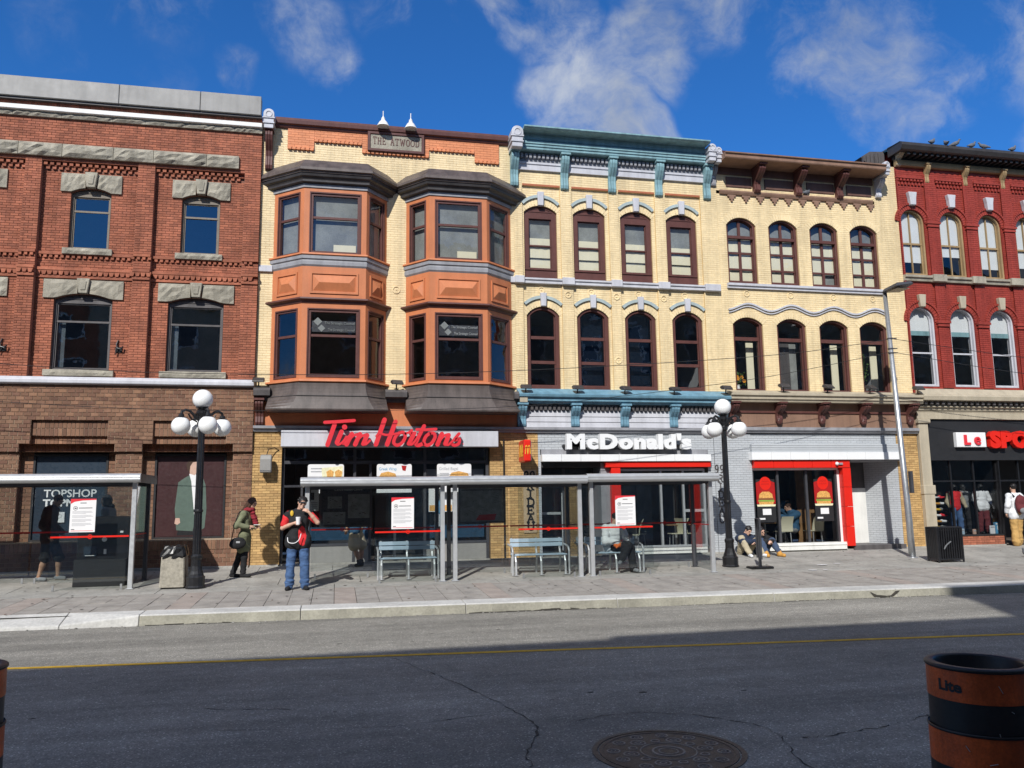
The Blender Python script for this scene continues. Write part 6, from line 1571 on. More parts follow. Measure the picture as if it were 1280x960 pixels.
# construction drums
def drum():
    t = thing('traffic_drum', '', 'traffic drum', (0,0,0), 'orange and black traffic drums on the near lane')
    m = MB(); m.lathe([(.30,.0),(.30,.05),(.36,.06),(.36,.0)], n=32); part('base', m, 'drum_black', t)
    zs = [(.05,.335,.333,'drum_black'),(.17,.333,.325,'drum_orange'),(.335,.330,.318,'drum_black'),(.50,.318,.312,'drum_black'),(.60,.328,.322,'drum_orange')]
    lv = [(.05,.18,.338,'drum_black'),(.18,.34,.334,'drum_orange'),(.34,.40,.330,'drum_black'),(.40,.42,.345,'drum_black'),(.42,.63,.330,'drum_orange')]
    lv = [(.05,.20,.340,.338,'drum_black'),(.20,.37,.338,.335,'drum_orange'),(.37,.545,.335,.332,'drum_black'),(.545,.73,.338,.336,'drum_orange'),(.73,.90,.324,.322,'drum_black')]
    lv = [(.05,.22,.340,.338,'drum_orange'),(.22,.36,.338,.336,'drum_black'),(.36,.55,.336,.334,'drum_orange'),(.55,.73,.322,.320,'drum_black'),(.73,.905,.325,.322,'drum_orange')]
    for z0, z1, r0, r1, mt in lv: m = MB(); m.lathe([(r0,z0),(r1,z1)], n=40, cap=False); part('band', m, mt, t, smooth=True)
    m = MB(); m.lathe([(.322,.545),(.34,.55),(.342,.56),(.336,.565)], n=40, cap=False); part('ridge', m, 'drum_black', t, smooth=True)
    m = MB(); m.lathe([(.322,.90),(.332,.905),(.332,.918),(.322,.925),(.275,.925),(.27,.915),(.268,.55),(.02,.50)], n=40, cap=False); part('rim', m, 'drum_black', t, smooth=True)
    return t
dr = drum()
for c in kids(dr): c.data.transform(Matrix.Diagonal((.885,.885,1,1)))
d2 = clone(dr, (-2.34,6.0,-.26), R(40), 'orange and black traffic drum cut off by the left edge of the photo')
dr.location = (3.80,4.42,-.26); dr['label'] = 'orange and black traffic drum with an open top and Lite in black letters'
def wrap(s, a0, a1, z0, z1, r, par):
    full, _ = glyph(s, .02); lo = min(v[0] for v in full); hi = max(v[0] for v in full); zh = max(v[1] for v in full)
    v, f = glyph(s, .04); m = MB()
    m.add([(par.location[0]+r*math.cos(a0+(a1-a0)*(x-lo)/(hi-lo)), par.location[1]+r*math.sin(a0+(a1-a0)*(x-lo)/(hi-lo)), par.location[2]+z0+(z1-z0)*y/zh) for x, y, _ in v], f)
    return part('lettering', m, 'drum_black', par)
wrap('Lite', R(-178), R(-150), .785, .845, .289, dr)
# manhole cover
t = thing('manhole_cover', 'round iron manhole cover with ring pattern in the near lane', 'manhole cover', (2.53,6.22,-.26))
c = (2.53,6.22,-.26); m = MB(); m.lathe([(.585,.0),(.585,.006),(.545,.007),(.54,-.01)], c, 48, False); part('frame', m, 'iron', t)
m = MB(); m.lathe([(.53,-.01),(.53,.006),(.50,.008),(.495,.003),(.001,.003)], c, 48, False); part('lid', m, 'iron', t)
m = MB()
def rg(x, y, r, w=.014, h=.007, n=16):
    for a, b in ((r, r-w),):
        m.lathe([(a,.002),(a-.002,h),(b+.002,h),(b,.002)], (c[0]+x,c[1]+y,c[2]), n, False)
rg(0,0,.13,.02,n=24); rg(0,0,.08,.012); rg(0,0,.22,.012,n=28)
for k in range(6): a = 2*math.pi*k/6; rg(.30*math.cos(a),.30*math.sin(a),.065); rg(.30*math.cos(a),.30*math.sin(a),.03)
for k in range(12): a = 2*math.pi*(k+.5)/12; rg(.42*math.cos(a),.42*math.sin(a),.055); rg(.42*math.cos(a),.42*math.sin(a),.022,.01)
for k in range(6): a = 2*math.pi*(k+.5)/6; rg(.22*math.cos(a)*1.25,.22*math.sin(a)*1.25,.04)
part('relief', m, 'iron_worn', t, kind='stuff')
m = MB(); m.lathe([(.03,.0035),(.001,.0035)], (c[0]+.43,c[1]-.12,c[2]), 10, False); m.lathe([(.03,.0035),(.001,.0035)], (c[0]-.12,c[1]+.43,c[2]), 10, False); part('lift_hole', m, 'dirt', t)
# restaurant chairs and tables behind the glass
def chair():
    t = thing('cafe_chair', '', 'chair', (0,0,0), 'cream chairs in the restaurant window')
    m = MB(); n = 7
    for k in range(n-1):
        z0, z1 = .46+.07*k, .46+.07*(k+1); y0, y1 = -.18-.006*k*k*.6, -.18-.006*(k+1)**2*.6; w0, w1 = .20-.003*k, .20-.003*(k+1)
        m.add([(-w0,y0,z0),(w0,y0,z0),(w1,y1,z1),(-w1,y1,z1),(-w0,y0+.02,z0),(w0,y0+.02,z0),(w1,y1+.02,z1),(-w1,y1+.02,z1)], [(0,1,2,3),(7,6,5,4),(1,5,6,2),(4,0,3,7)]+([(3,2,6,7)] if k == n-2 else []))
    part('backrest', m, 'chair_cream', t); m = MB(); m.box(-.20,.20,-.18,.22,.44,.465); part('seat', m, 'chair_cream', t, bevel=.01)
    for x in (-.16,.16):
        for y in (-.15,.18): m = MB(); m.tube([(x,y,0),(x*.9,y*.9,.44)], .014, 6); part('leg', m, 'aluminium', t)
    return t
ch = chair()
for i, (x, y, a, s) in enumerate([(13.55,23.35,0,'nearest cream chair behind the person in blue'),(14.6,23.35,8,'cream chair under the right burger poster'),(12.75,23.45,-75,'cream chair left of the blue jacket, turned sideways'),(13.0,24.1,80,'cream chair at the back, left of the blue jacket'),(8.62,23.3,70,'first cream chair from the red frame, facing left'),(9.0,24.0,-80,'second cream chair in the left restaurant window'),(10.1,23.5,85,'cream chair behind the glass door'),(10.45,23.55,-70,'cream chair at the right end of the left restaurant window')]):
    o = ch if i == 0 else clone(ch); o.location = FT(x,y,.16); o.rotation_euler = (0,0,R(a)); o['label'] = s
MB.fac = True
for x, y, s in ((8.85,23.65,'small cafe table in the left restaurant window'),(10.25,23.9,'small cafe table behind the glass door'),(13.15,23.75,'small cafe table in front of the person in blue')):
    t = thing('cafe_table', s, 'table', (x,y,.16)); m = MB(); m.box(x-.4,x+.4,y-.3,y+.3,.88,.91); part('table_top', m, 'wood', t, bevel=.01); m = MB(); m.tube([(x,y,.16),(x,y,.88)], .035, 8); m.lathe([(.22,.16),(.22,.18),(.04,.2)], (x,y,0), 14); part('pedestal', m, 'aluminium', t)
# plants and flowers in the upper windows
def plant(name, label, x, y, z, h, seed, flowers):
    t = thing(name, label, 'plant', (x,y,z)); rn = random.Random(seed); m = MB(); st = MB(); fl_ = MB()
    for k in range(70 if not flowers else 34):
        px, pz = x+rn.gauss(0,.09), z+.15+h*rn.random()**.8; py = y+rn.uniform(-.08,.08); s = rn.uniform(.03,.06); a = rn.uniform(0,6.28); b = rn.uniform(-.6,.6)
        d = Vector((math.cos(a)*s, rn.uniform(-.5,.5)*s, math.sin(a)*s)); n = Vector((-math.sin(a)*s*.45, rn.uniform(-.3,.3)*s, math.cos(a)*s*.45)); p = Vector((px,py,pz))
        m.poly(tuple(p-d), tuple(p+n), tuple(p+d*1.1), tuple(p-n))
        if k % 6 == 0: st.tube([(x,y,z+.08),((x+px)/2,py,(z+pz)/2+.1),(px,py,pz)], .005, 4)
    part('leaves', m, 'leaf', t, kind='stuff'); part('stem', st, 'leaf', t)
    if flowers:
        for k in range(8):
            px, pz = x+rn.gauss(0,.11), z+h*rn.uniform(.65,1.1); c0 = Vector((px, y-.05+rn.uniform(-.05,.05), pz))
            for q in range(6): a = q*1.047; fl_.poly(tuple(c0), tuple(c0+Vector((.05*math.cos(a-.4),-.015,.05*math.sin(a-.4)))), tuple(c0+Vector((.065*math.cos(a),-.02,.065*math.sin(a)))), tuple(c0+Vector((.05*math.cos(a+.4),-.015,.05*math.sin(a+.4)))))
        part('petals', fl_, 'petal', t); m = MB(); m.lathe([(.04,0),(.06,.05),(.045,.14),(.055,.18)], (x,y,z), 12); part('vase', m, 'white_plastic', t)
    else: m = MB(); m.lathe([(.08,0),(.11,.14),(.10,.15)], (x,y,z), 12); part('pot', m, 'rust', t)
plant('flower_vase', 'vase of orange flowers in the brown window left of the tall pole', 12.12, YF+.42, 4.97, .42, 2, True)
plant('potted_plant', 'leafy climbing house plant in the brown window behind the tall pole', 16.45, YF+.42, 4.97, 1.15, 5, False)
MB.fac = False
m = MB(); c0 = dr.location
for a, b, z0, z1 in ((-112,-108,.84,.80),(-100,-97,.70,.69),(-150,-146,.50,.47),(-128,-120,.41,.42),(-115,-113,.58,.52)):
    r = .2925 if .40 < z0 < .5 or z0 > .73 else .301; r = .2905 if z0 > .73 else (.2865 if z0 > .55 else .2985)
    m.tube([(c0[0]+r*math.cos(R(a+(b-a)*t)), c0[1]+r*math.sin(R(a+(b-a)*t)), c0[2]+z0+(z1-z0)*t) for t in (0,.5,1)], .0022, 5)
part('scratch', m, 'galvanised', dr)
# ================================================================ organic shapes: signed distance field meshed with surface nets
class SDF:
    def __init__(s, lo, hi, h):
        s.lo = np.array(lo, float); s.h = h; s.n = np.ceil((np.array(hi)-s.lo)/h).astype(int)+2
        s.F = np.full(s.n, .12, np.float32)
    def _box(s, lo, hi):
        a = np.clip(np.floor((lo-s.lo)/s.h).astype(int), 0, s.n-1); b = np.clip(np.ceil((hi-s.lo)/s.h).astype(int)+1, 1, s.n)
        if (b <= a).any(): return None, None
        g = np.meshgrid(*[s.lo[i]+s.h*np.arange(a[i], b[i]) for i in range(3)], indexing='ij')
        return tuple(slice(a[i], b[i]) for i in range(3)), np.stack(g, -1)
    def _mix(s, sl, d, k, sub):
        F = s.F[sl]
        if sub: d = -d; hh = np.clip(.5-.5*(F-d)/k, 0, 1) if k else None; s.F[sl] = np.maximum(F, d) if not k else F*(1-hh)+d*hh+k*hh*(1-hh)
        elif k: hh = np.clip(.5+.5*(F-d)/k, 0, 1); s.F[sl] = F*(1-hh)+d*hh-k*hh*(1-hh)
        else: s.F[sl] = np.minimum(F, d)
    def cap(s, a, b, ra, rb=None, k=.02, sub=False):
        rb = ra if rb is None else rb; a = np.array(a, float); b = np.array(b, float); r = max(ra, rb)+.06+k
        sl, P = s._box(np.minimum(a, b)-r, np.maximum(a, b)+r)
        if sl is None: return
        ab = b-a; t = np.clip(((P-a)@ab)/max(1e-9, ab@ab), 0, 1)
        s._mix(sl, (np.linalg.norm(P-a-t[..., None]*ab, axis=-1)-(ra+(rb-ra)*t)).astype(np.float32), k, sub)
    def ell(s, c, r, k=.02, sub=False, rot=None):
        c = np.array(c, float); r = np.array(r, float); m = max(r)+.06+k
        sl, P = s._box(c-m, c+m)
        if sl is None: return
        q = P-c
        if rot is not None: q = q@np.array(rot)
        k0 = np.linalg.norm(q/r, axis=-1); k1 = np.linalg.norm(q/(r*r), axis=-1)+1e-9
        s._mix(sl, (k0*(k0-1)/k1).astype(np.float32), k, sub)
    def chain(s, pts, rs, k=.02):
        for i in range(len(pts)-1): s.cap(pts[i], pts[i+1], rs[i], rs[i+1], k)
    def wrinkle(s, amp, seed=0):                    # cloth folds
        rn = np.random.RandomState(seed); ax = [s.lo[i]+s.h*np.arange(s.n[i]) for i in range(3)]
        w = 0
        for f_, a in ((22, 1.), (34, .9), (48, .7), (70, .5)):
            for q in range(2):
                k = rn.normal(size=3); k = k/np.linalg.norm(k)*f_; k[2] *= 1.3; p = rn.uniform(0, 6.28)
                w = w+a*np.sin(k[0]*ax[0][:,None,None]+k[1]*ax[1][None,:,None]+k[2]*ax[2][None,None,:]+p+1.2*np.sin(k[2]*.5*ax[2][None,None,:]+p))
        s.F = (s.F+amp*.3*w).astype(np.float32)
    def mesh(s, name):
        F = s.F; S_ = F < 0; n = F.shape; c = np.zeros([i-1 for i in n], int)
        co = [(i, j, k) for i in (0, 1) for j in (0, 1) for k in (0, 1)]
        sl = lambda i, j, k: (slice(i, n[0]-1+i), slice(j, n[1]-1+j), slice(k, n[2]-1+k))
        for q in co: c += S_[sl(*q)]
        act = (c > 0) & (c < 8); ids = np.argwhere(act); idx = np.full(c.shape, -1); idx[act] = np.arange(len(ids))
        acc = np.zeros((len(ids), 3)); cnt = np.zeros(len(ids))
        for ax in range(3):
            for u in (0, 1):
                for v in (0, 1):
                    o = [0, 0, 0]; oth = [i for i in range(3) if i != ax]; o[oth[0]] = u; o[oth[1]] = v
                    p = ids+o; q = p.copy(); q[:, ax] += 1
                    fa = F[tuple(p.T)]; fb = F[tuple(q.T)]; m = (fa < 0) != (fb < 0)
                    t = np.where(m, fa/np.where(m, fa-fb, 1), 0); w = p.astype(float); w[:, ax] += t
                    acc[m] += w[m]; cnt[m] += 1
        V = s.lo+s.h*acc/cnt[:, None]
        faces = []
        for ax in range(3):
            a, b = [i for i in range(3) if i != ax]
            s0 = [slice(None)]*3; s1 = [slice(None)]*3; s0[ax] = slice(0, -1); s1[ax] = slice(1, None)
            A = S_[tuple(s0)]; B = S_[tuple(s1)]; e = np.argwhere(A != B)
            e = e[(e[:, a] > 0) & (e[:, b] > 0) & (e[:, a] < n[a]-1) & (e[:, b] < n[b]-1)]
            if not len(e): continue
            q = []
            for da, db in ((1, 1), (0, 1), (0, 0), (1, 0)):
                w = e.copy(); w[:, a] -= da; w[:, b] -= db; q.append(idx[tuple(w.T)])
            q = np.stack(q, 1); fl = A[tuple(e.T)]
            if ax == 1: fl = ~fl
            q[~fl] = q[~fl][:, ::-1]; faces.append(q)
        Q = np.concatenate(faces); Q = Q[(Q >= 0).all(1)]
        me = bpy.data.meshes.new(name); me.vertices.add(len(V)); me.vertices.foreach_set('co', V.astype(np.float32).ravel())
        me.loops.add(len(Q)*4); me.loops.foreach_set('vertex_index', Q.astype(np.int32).ravel())
        me.polygons.add(len(Q)); me.polygons.foreach_set('loop_start', np.arange(0, len(Q)*4, 4, dtype=np.int32))
        me.polygons.foreach_set('use_smooth', np.ones(len(Q), bool)); me.update(calc_edges=True); me.validate()
        return me
V3 = lambda *a: np.array(a, float)
def nrm(v): return v/max(1e-9, np.linalg.norm(v))
def hand(f, wr, d, up, curl=.6, sc=1.):
    """palm, four curled fingers and a thumb; d points along the palm, up out of its back"""
    d = nrm(d); up = nrm(up-d*(up@d)); sd_ = np.cross(d, up); s = sc
    f.ell(wr+d*.05*s, (.03*s,)*3, .02); 
    for q in (-.024, -.008, .008, .024): f.cap(wr+d*.02*s+sd_*q*.7*s, wr+d*.085*s+sd_*q*s, .0135*s, .011*s, .012)
    for q, L in ((-.027,.060),(-.009,.074),(.009,.078),(.027,.070)):
        p = wr+d*.088*s+sd_*q*s; a = 0
        for i, (l, r) in enumerate(((.42,.0095),(.33,.0088),(.25,.008))):
            a += curl*(.7, .9, .8)[i]; e = p+(d*math.cos(a)-up*math.sin(a))*L*l*s*1.05; f.cap(p, e, r*s, (r-.0006)*s, .004); p = e
    p = wr+d*.03*s+sd_*.026*s; e = p+nrm(d*.6+sd_*.75-up*.35)*.036*s; f.cap(p, e, .0125*s, .011*s, .01)
    f.cap(e, e+nrm(d*.8+sd_*.2-up*.6*(.4+curl))*.032*s, .0105*s, .009*s, .006)
def person(name, label, loc, J, st, h=.009, group=None, sc=1., cat='person'):
    """J: joints (x right, y away from the street, z up, metres from loc); st: sizes, face direction and clothes"""
    J = {k: V3(*v) for k, v in J.items()}
    gl = st.get('girth', 1.)
    lo = np.min(list(J.values()), 0)-.32; hi = np.max(list(J.values()), 0)+.32; lo[2] = min(lo[2], -.03); lo[2] = max(lo[2], -.04)
    f = SDF(lo, hi, h)
    fd = nrm(V3(*st.get('face', (0,-1,0)))); hd = J['head']; upv = nrm(hd-J['neck']); fd = nrm(fd-upv*(fd@upv)*.6); sx = np.cross(fd, upv)
    Rm = np.stack([sx, fd, upv], 1)
    f.ell(hd+upv*.025-fd*.008, (.074,.092,.098), .01, rot=Rm); f.ell(hd-upv*.045+fd*.022, (.058,.062,.075), .03, rot=Rm)
    f.cap(hd+fd*.088+upv*.02, hd+fd*.108-upv*.018, .009, .014, .012); f.ell(hd+fd*.085-upv*.082, (.026,.018,.016), .015, rot=Rm); f.ell(hd+fd*.088-upv*.052, (.026,.012,.012), .01, rot=Rm)
    for q in (-1, 1):
        f.ell(hd+sx*q*.076-upv*.0-fd*.005, (.012,.022,.032), .008, rot=Rm); f.ell(hd+sx*q*.031+fd*.088+upv*.016, (.017,.014,.009), .008, True, rot=Rm); f.ell(hd+sx*q*.03+fd*.078+upv*.038, (.026,.014,.008), .01, rot=Rm)
    f.cap(hd-upv*.08-fd*.015, J['neck']-upv*.03, .052*gl**.5, .06*gl**.5, .03)
    torso(f, J, gl, 0, st)
    for s in 'lr':
        sh, el, wr = J['sh'+s], J['el'+s], J['wr'+s]
        f.chain([sh, sh*.4+el*.6, el, el*.45+wr*.55, wr], [.058*gl**.5,.05*gl**.5,.042,.038,.026], .02)
        d = st.get('hand'+s, (wr-el)); u = st.get('up'+s, (0,-.3,1)); hand(f, wr, V3(*d), V3(*u), st.get('curl', .55))
        hp, kn, an = J['hp'+s], J['kn'+s], J['an'+s]
        f.chain([hp, kn], [.088*gl**.6,.058], .04); f.chain([kn, kn*.6+an*.4, an], [.056,.055,.036], .03)
        td = V3(*st.get('toe'+s, st.get('toe', (0,-1,0)))); f.cap(an-V3(0,0,.035), an+td*.13-V3(0,0,.045), .036, .028, .02)
    me = f.mesh(name); o = link(name, me, st.get('skin', 'skin')); o.location = loc; tag(o, label, cat, group)
    def lay(nm, m, fn, hh=None):
        g = SDF(lo, hi, hh or h); fn(g)
        if nm not in ('hair', 'shoe', 'boot', 'tights'): g.wrinkle(.0085 if nm not in ('scarf',) else .006, len(nm)+len(label))
        q = g.mesh(nm); return link(nm, q, m, o)
    # eyes and mouth
    if st.get('eyes', True):
        m = MB()
        for q in (-1, 1): c = hd+sx*q*.031+fd*.083+upv*.016; m.ball(tuple(c), .0115, 8, 6)
        part('eyes', m, 'ink', o); m = MB(); m.tube([tuple(hd+sx*q*.022+fd*(.094-.004*abs(q))-upv*.055) for q in (-1,0,1)], .004, 5); part('mouth', m, 'cloth_scarf', o)
    def hair(g):
        L = st.get('hairlen', .0); g.ell(hd+upv*.036-fd*.016, (.086,.101,.098), .01, rot=Rm)
        if L: 
            for q in (-1, 0, 1): g.cap(hd+sx*q*.045-fd*.055, hd+sx*q*.06-fd*.075-upv*L, .055, .04, .03)
            for q in (-1, 1): g.cap(hd+sx*q*.072+upv*.03+fd*.01, hd+sx*q*.078-upv*L*.8+fd*.012, .026, .022, .02)
        g.ell(hd+fd*.098-upv*.025, (.068 if L else .082,.085,.092), .012, True, rot=Rm)
        if not L: g.ell(hd-upv*.085-fd*.0, (.12,.14,.06), .01, True, rot=Rm)
        rn = random.Random(len(label))
        for k in range(26):
            a = rn.uniform(0, 6.28); e = rn.uniform(.1, 1.3); v = sx*math.cos(a)*math.cos(e)-fd*abs(math.sin(a))*math.cos(e)+upv*math.sin(e); c = hd+upv*.036-fd*.016+v*.092; g.ell(c, (.022,.022,.018), .012)
    if st.get('hair'): lay('hair', st['hair'], hair)
    for nm, m, fn in st.get('clothes', []):
        if nm in ('shoes', 'boots'):
            for sd in 'lr': lay(nm[:-1], m, lambda g: fn(g, J, gl, dict(st, side=sd)))
        else: lay(nm, m, lambda g: fn(g, J, gl, st))
    return o
def torso(f, J, gl, e, st):
    pl = (J['hpl']+J['hpr'])/2; ch = (J['shl']+J['shr'])/2; ax = nrm(ch-pl); sx = nrm(J['shr']-J['shl']); fw = np.cross(sx, ax)
    if fw[1] > 0 and st.get('face', (0,-1,0))[1] < 0: fw = -fw
    Rm = np.stack([sx, fw, ax], 1); L = np.linalg.norm(ch-pl)
    f.ell(pl+ax*.02, (.155*gl+e,.115*gl+e,.12+e), .05, rot=Rm); f.ell(pl+ax*L*.42+fw*.012*gl, (.135*gl+e,.105*gl+e,.17+e), .06, rot=Rm)
    f.ell(pl+ax*L*.76, (.158*gl+e,.112*gl+e,.17+e), .05, rot=Rm)
    for s in 'lr': f.cap(ch+ax*.01, J['sh'+s]-ax*.01, .06*gl**.5+e, .058*gl**.5+e, .04)
    f.cap(ch, J['neck'], .07+e, .052+e, .04)
def top(sleeve=1., e=.018, hem=0., openf=None, arms=True, loose=.0, neck=True):
    def fn(f, J, gl, st):
        torso(f, J, gl, e, st)
        if neck: f.ell(J['neck']+V3(0,0,.055), (.085,.085,.05), .01, True)
        pl = (J['hpl']+J['hpr'])/2
        if hem:
            for s in 'lr': f.cap(J['hp'+s]+V3(0,0,.05), J['hp'+s]*(1-hem)+J['kn'+s]*hem, .115*gl**.6+e, .115*gl**.6+e+loose, .05)
        for s in 'lr':
            sh, el, wr = J['sh'+s], J['el'+s], J['wr'+s]
            if not arms: continue
            if sleeve <= .5: t = sleeve*2; f.chain([sh, sh*(1-t)+el*t], [.062*gl**.5+e, .056*gl**.5+e], .03)
            else:
                t = (sleeve-.5)*2; q = el*(1-t)+wr*t; f.chain([sh, el, q], [.062*gl**.5+e, .048+e, .036+e], .03)
                for i in range(4): f.ell(el+(sh-el)*.09*(i-1.5), (.05+e+.004*(i%2),)*3, .012)
        if openf: openf(f, J, gl)
    return fn
def legs(length=1., e=.016, flare=0.):
    def fn(f, J, gl, st):
        pl = (J['hpl']+J['hpr'])/2
        f.ell(pl+V3(0,0,.03), (.155*gl+e,.118*gl+e,.13+e), .04)
        for s in 'lr':
            hp, kn, an = J['hp'+s], J['kn'+s], J['an'+s]
            if length <= .5: t = length*2; f.chain([hp, hp*(1-t)+kn*t], [.094*gl**.6+e, .075+e+flare], .04)
            else:
                t = (length-.5)*2; q = kn*(1-t)+an*t; f.chain([hp, kn, kn*.5+q*.5, q], [.094*gl**.6+e,.064+e,.06+e+flare*.5,.048+e+flare], .03)
                for i in range(3): f.ell(q+(kn-q)*(.06+.09*i)+V3(.01*(-1)**i,0,0), (.056+e+flare,.056+e+flare,.03), .02); f.ell(kn+(hp-kn)*.1*i, (.064+e,.066+e,.03), .02)
    return fn
def shoes(e=.012, boot=0.):
    def fn(f, J, gl, st):
        for s in st.get('side', 'lr'):
            an = J['an'+s]; td = V3(*st.get('toe'+s, st.get('toe', (0,-1,0))))
            f.cap(an-V3(0,0,.035)-td*.03, an+td*.15-V3(0,0,.045), .036+e, .03+e, .02)
            if boot: f.cap(an, an*(1-boot)+J['kn'+s]*boot, .048+e, .05+e, .02)
            f.ell(an+td*.06-V3(0,0,.2), (.3,.3,.118), 0, True)
    return fn
# ================================================================ people
def vest_open(f, J, gl):
    f.ell((.085,-.30,1.06), (.10,.26,.25), .015, True); f.cap((.09,-.3,1.0), (.10,-.3,.8), .06, .09, .02, True); f.cap((.0,-.3,1.30), (.03,-.3,1.62), .05, .07, .02, True)
p1 = person('person', 'stout man in jeans, red shirt and black vest holding a white cup', (-.72,17.18,gz(17.18)),
    dict(anl=(-.155,.0,.08), anr=(.14,-.03,.08), knl=(-.14,-.03,.50), knr=(.13,-.05,.50), hpl=(-.10,0,.93), hpr=(.10,0,.93), shl=(-.205,0,1.47), shr=(.205,0,1.47), neck=(.02,-.01,1.55), head=(.06,-.04,1.695),
         ell=(-.31,-.04,1.21), wrl=(-.08,-.24,1.31), elr=(.37,-.15,1.31), wrr=(.20,-.22,1.52)),
    dict(girth=1.14, face=(.25,-1,-.12), handl=(1,-.12,.25), upl=(-.1,-.9,.5), handr=(-.85,.05,.5), upr=(.3,-.8,.4), curl=.75, hair='hair_black', toel=(-.25,-.95,0), toer=(.35,-.95,0), skin='skin', hairlen=0,
         clothes=[('trousers','denim',legs(1.,.014,.018)),('shirt','cloth_red',top(.36,.016,.04,neck=True)),('vest','cloth_black',top(arms=False,e=.034,hem=.05,openf=vest_open)),('shoes','cloth_black',shoes())]), h=.0085)
L = p1.location
m = MB(); m.ball((-.13,-.135,1.50), .034, 10, 8, (1,.5,1.7)); part('shoulder_patch', m, 'yellow_patch', p1)
m = MB(); m.tube([tuple(p) for p in smooth_path([(-.2,-.17,1.03),(-.18,-.22,.94),(-.07,-.26,.92),(.02,-.25,.98),(.06,-.23,1.10)], 6)], .008, 6); part('lanyard', m, 'paper', p1)
m = MB(); m.box(.0,.14,-.165,-.155,1.70,1.73); part('sunglasses', m, 'ink', p1)
t = thing('paper_cup', 'white paper cup with a straw, held by the man in the black vest', 'cup', (L.x-.0, L.y-.29, L.z+1.28))
m = MB(); m.lathe([(.034,0),(.046,.13),(.048,.135),(.048,.145),(.04,.15)], tuple(t.location), 16); part('cup', m, 'paper', t); m = MB(); m.tube([(t.location.x,t.location.y,t.location.z+.14),(t.location.x+.01,t.location.y-.01,t.location.z+.24)], .005, 6); part('straw', m, 'ink', t)

def scarf(f, J, gl, st):
    n = J['neck']
    for k in range(10):
        a = 2*math.pi*k/10; f.ell(n+V3(.085*math.cos(a)+.02,.085*math.sin(a),.01+.015*(k % 2)), (.05,.05,.045), .02)
    for i in range(5): f.ell(n+V3(.10+.018*i,-.03+.012*(i % 2),-.06-.055*i), (.065,.085,.045), .02)
p2 = person('person', 'woman in an olive coat, dark red scarf and black tights, holding a phone', (-2.05,19.35,gz(19.35)),
    dict(anl=(-.16,.06,.08), anr=(.07,-.06,.08), knl=(-.03,.05,.44), knr=(.09,-.05,.44), hpl=(.07,-.085,.86), hpr=(.085,.085,.86), shl=(.06,-.165,1.385), shr=(.17,.15,1.385), neck=(.14,-.02,1.46), head=(.22,-.04,1.61),
         ell=(-.07,-.24,1.15), wrl=(.16,-.22,1.10), elr=(.20,.20,1.12), wrr=(.30,-.02,1.09)),
    dict(girth=.86, face=(.95,-.42,-.12), handl=(1,.15,.1), upl=(0,-.7,.6), handr=(.75,-.5,.1), upr=(.3,-.3,.8), curl=.7, hair='hair_brown', hairlen=.2, toe=(.95,-.3,0),
         clothes=[('tights','cloth_black',legs(1.,.004)),('coat','cloth_green',top(1.,.016,.52,loose=.0)),('scarf','cloth_scarf',scarf),('shoes','cloth_black',shoes(.008))]), h=.0085)
# anl belongs to the far leg so that the stride does not cross
L = p2.location
t = thing('shoulder_bag', 'slouchy black shoulder bag on the hip of the woman in the olive coat', 'bag', (L.x, L.y-.3, L.z+.62))
f = SDF((-.26,-.42,.5), (.26,-.12,.95), .009); f.ell((-.03,-.28,.76), (.17,.065,.12), .02); f.ell((-.05,-.285,.72), (.16,.075,.09), .03); f.ell((.0,-.30,.83), (.10,.04,.05), .02)
bg = link('pouch', f.mesh('pouch'), 'cloth_black', t); bg.location = (L.x, L.y, L.z); bg.matrix_parent_inverse = Matrix.Translation(-Vector(t.location))
m = MB(); m.tube([tuple(p) for p in smooth_path([(L.x-.17,L.y-.28,L.z+.80),(L.x-.12,L.y-.27,L.z+1.1),(L.x-.03,L.y-.22,L.z+1.42),(L.x+.10,L.y-.1,L.z+1.44)], 6)], .011, 6); part('strap', m, 'cloth_black', t)
m = MB(); m.box(L.x-.06,L.x+.02,L.y-.362,L.y-.352,L.z+.76,L.z+.80); part('buckle', m, 'aluminium', t)
t = thing('phone', 'phone held in both hands by the woman in the olive coat', 'phone', (L.x+.36, L.y-.14, L.z+1.12)); m = MB(); m.box(L.x+.28,L.x+.42,L.y-.17,L.y-.10,L.z+1.135,L.z+1.148); part('body', m, 'paper', t, bevel=.004)

def walk(y, up=.0): pass
person('person', 'man in a black hooded top and shorts walking inside the left shelter', (-6.05,19.75,gz(19.75)),
    dict(anl=(-.17,-.06,.08), anr=(.17,.08,.09), knl=(-.06,-.06,.50), knr=(.17,.07,.50), hpl=(-.02,-.10,.95), hpr=(-.02,.10,.95), shl=(-.03,-.19,1.50), shr=(-.01,.19,1.50), neck=(.03,0,1.57), head=(.11,-.01,1.70),
         ell=(-.08,-.26,1.21), wrl=(.07,-.25,.98), elr=(-.04,.26,1.20), wrr=(.16,.22,1.02)),
    dict(face=(1,-.25,-.35), handl=(.3,0,-1), upl=(0,-1,0), handr=(.3,0,-1), upr=(0,1,0), hair='hair_black', toe=(.97,-.2,0), skin='skin_tan',
         clothes=[('shorts','cloth_black',legs(.52,.026,.03)),('hooded_top','cloth_black',top(1.,.03,.15)),('shoes','cloth_grey',shoes())]), h=.012)
def hood(f, J, gl, st):
    h = J['head']; f.ell(h+V3(.02,0,.02), (.115,.115,.135), .02); f.ell(h+V3(-.11,-.03,-.02), (.08,.085,.10), .015, True); f.ell(J['neck']+V3(.03,.02,.03), (.12,.12,.08), .03)
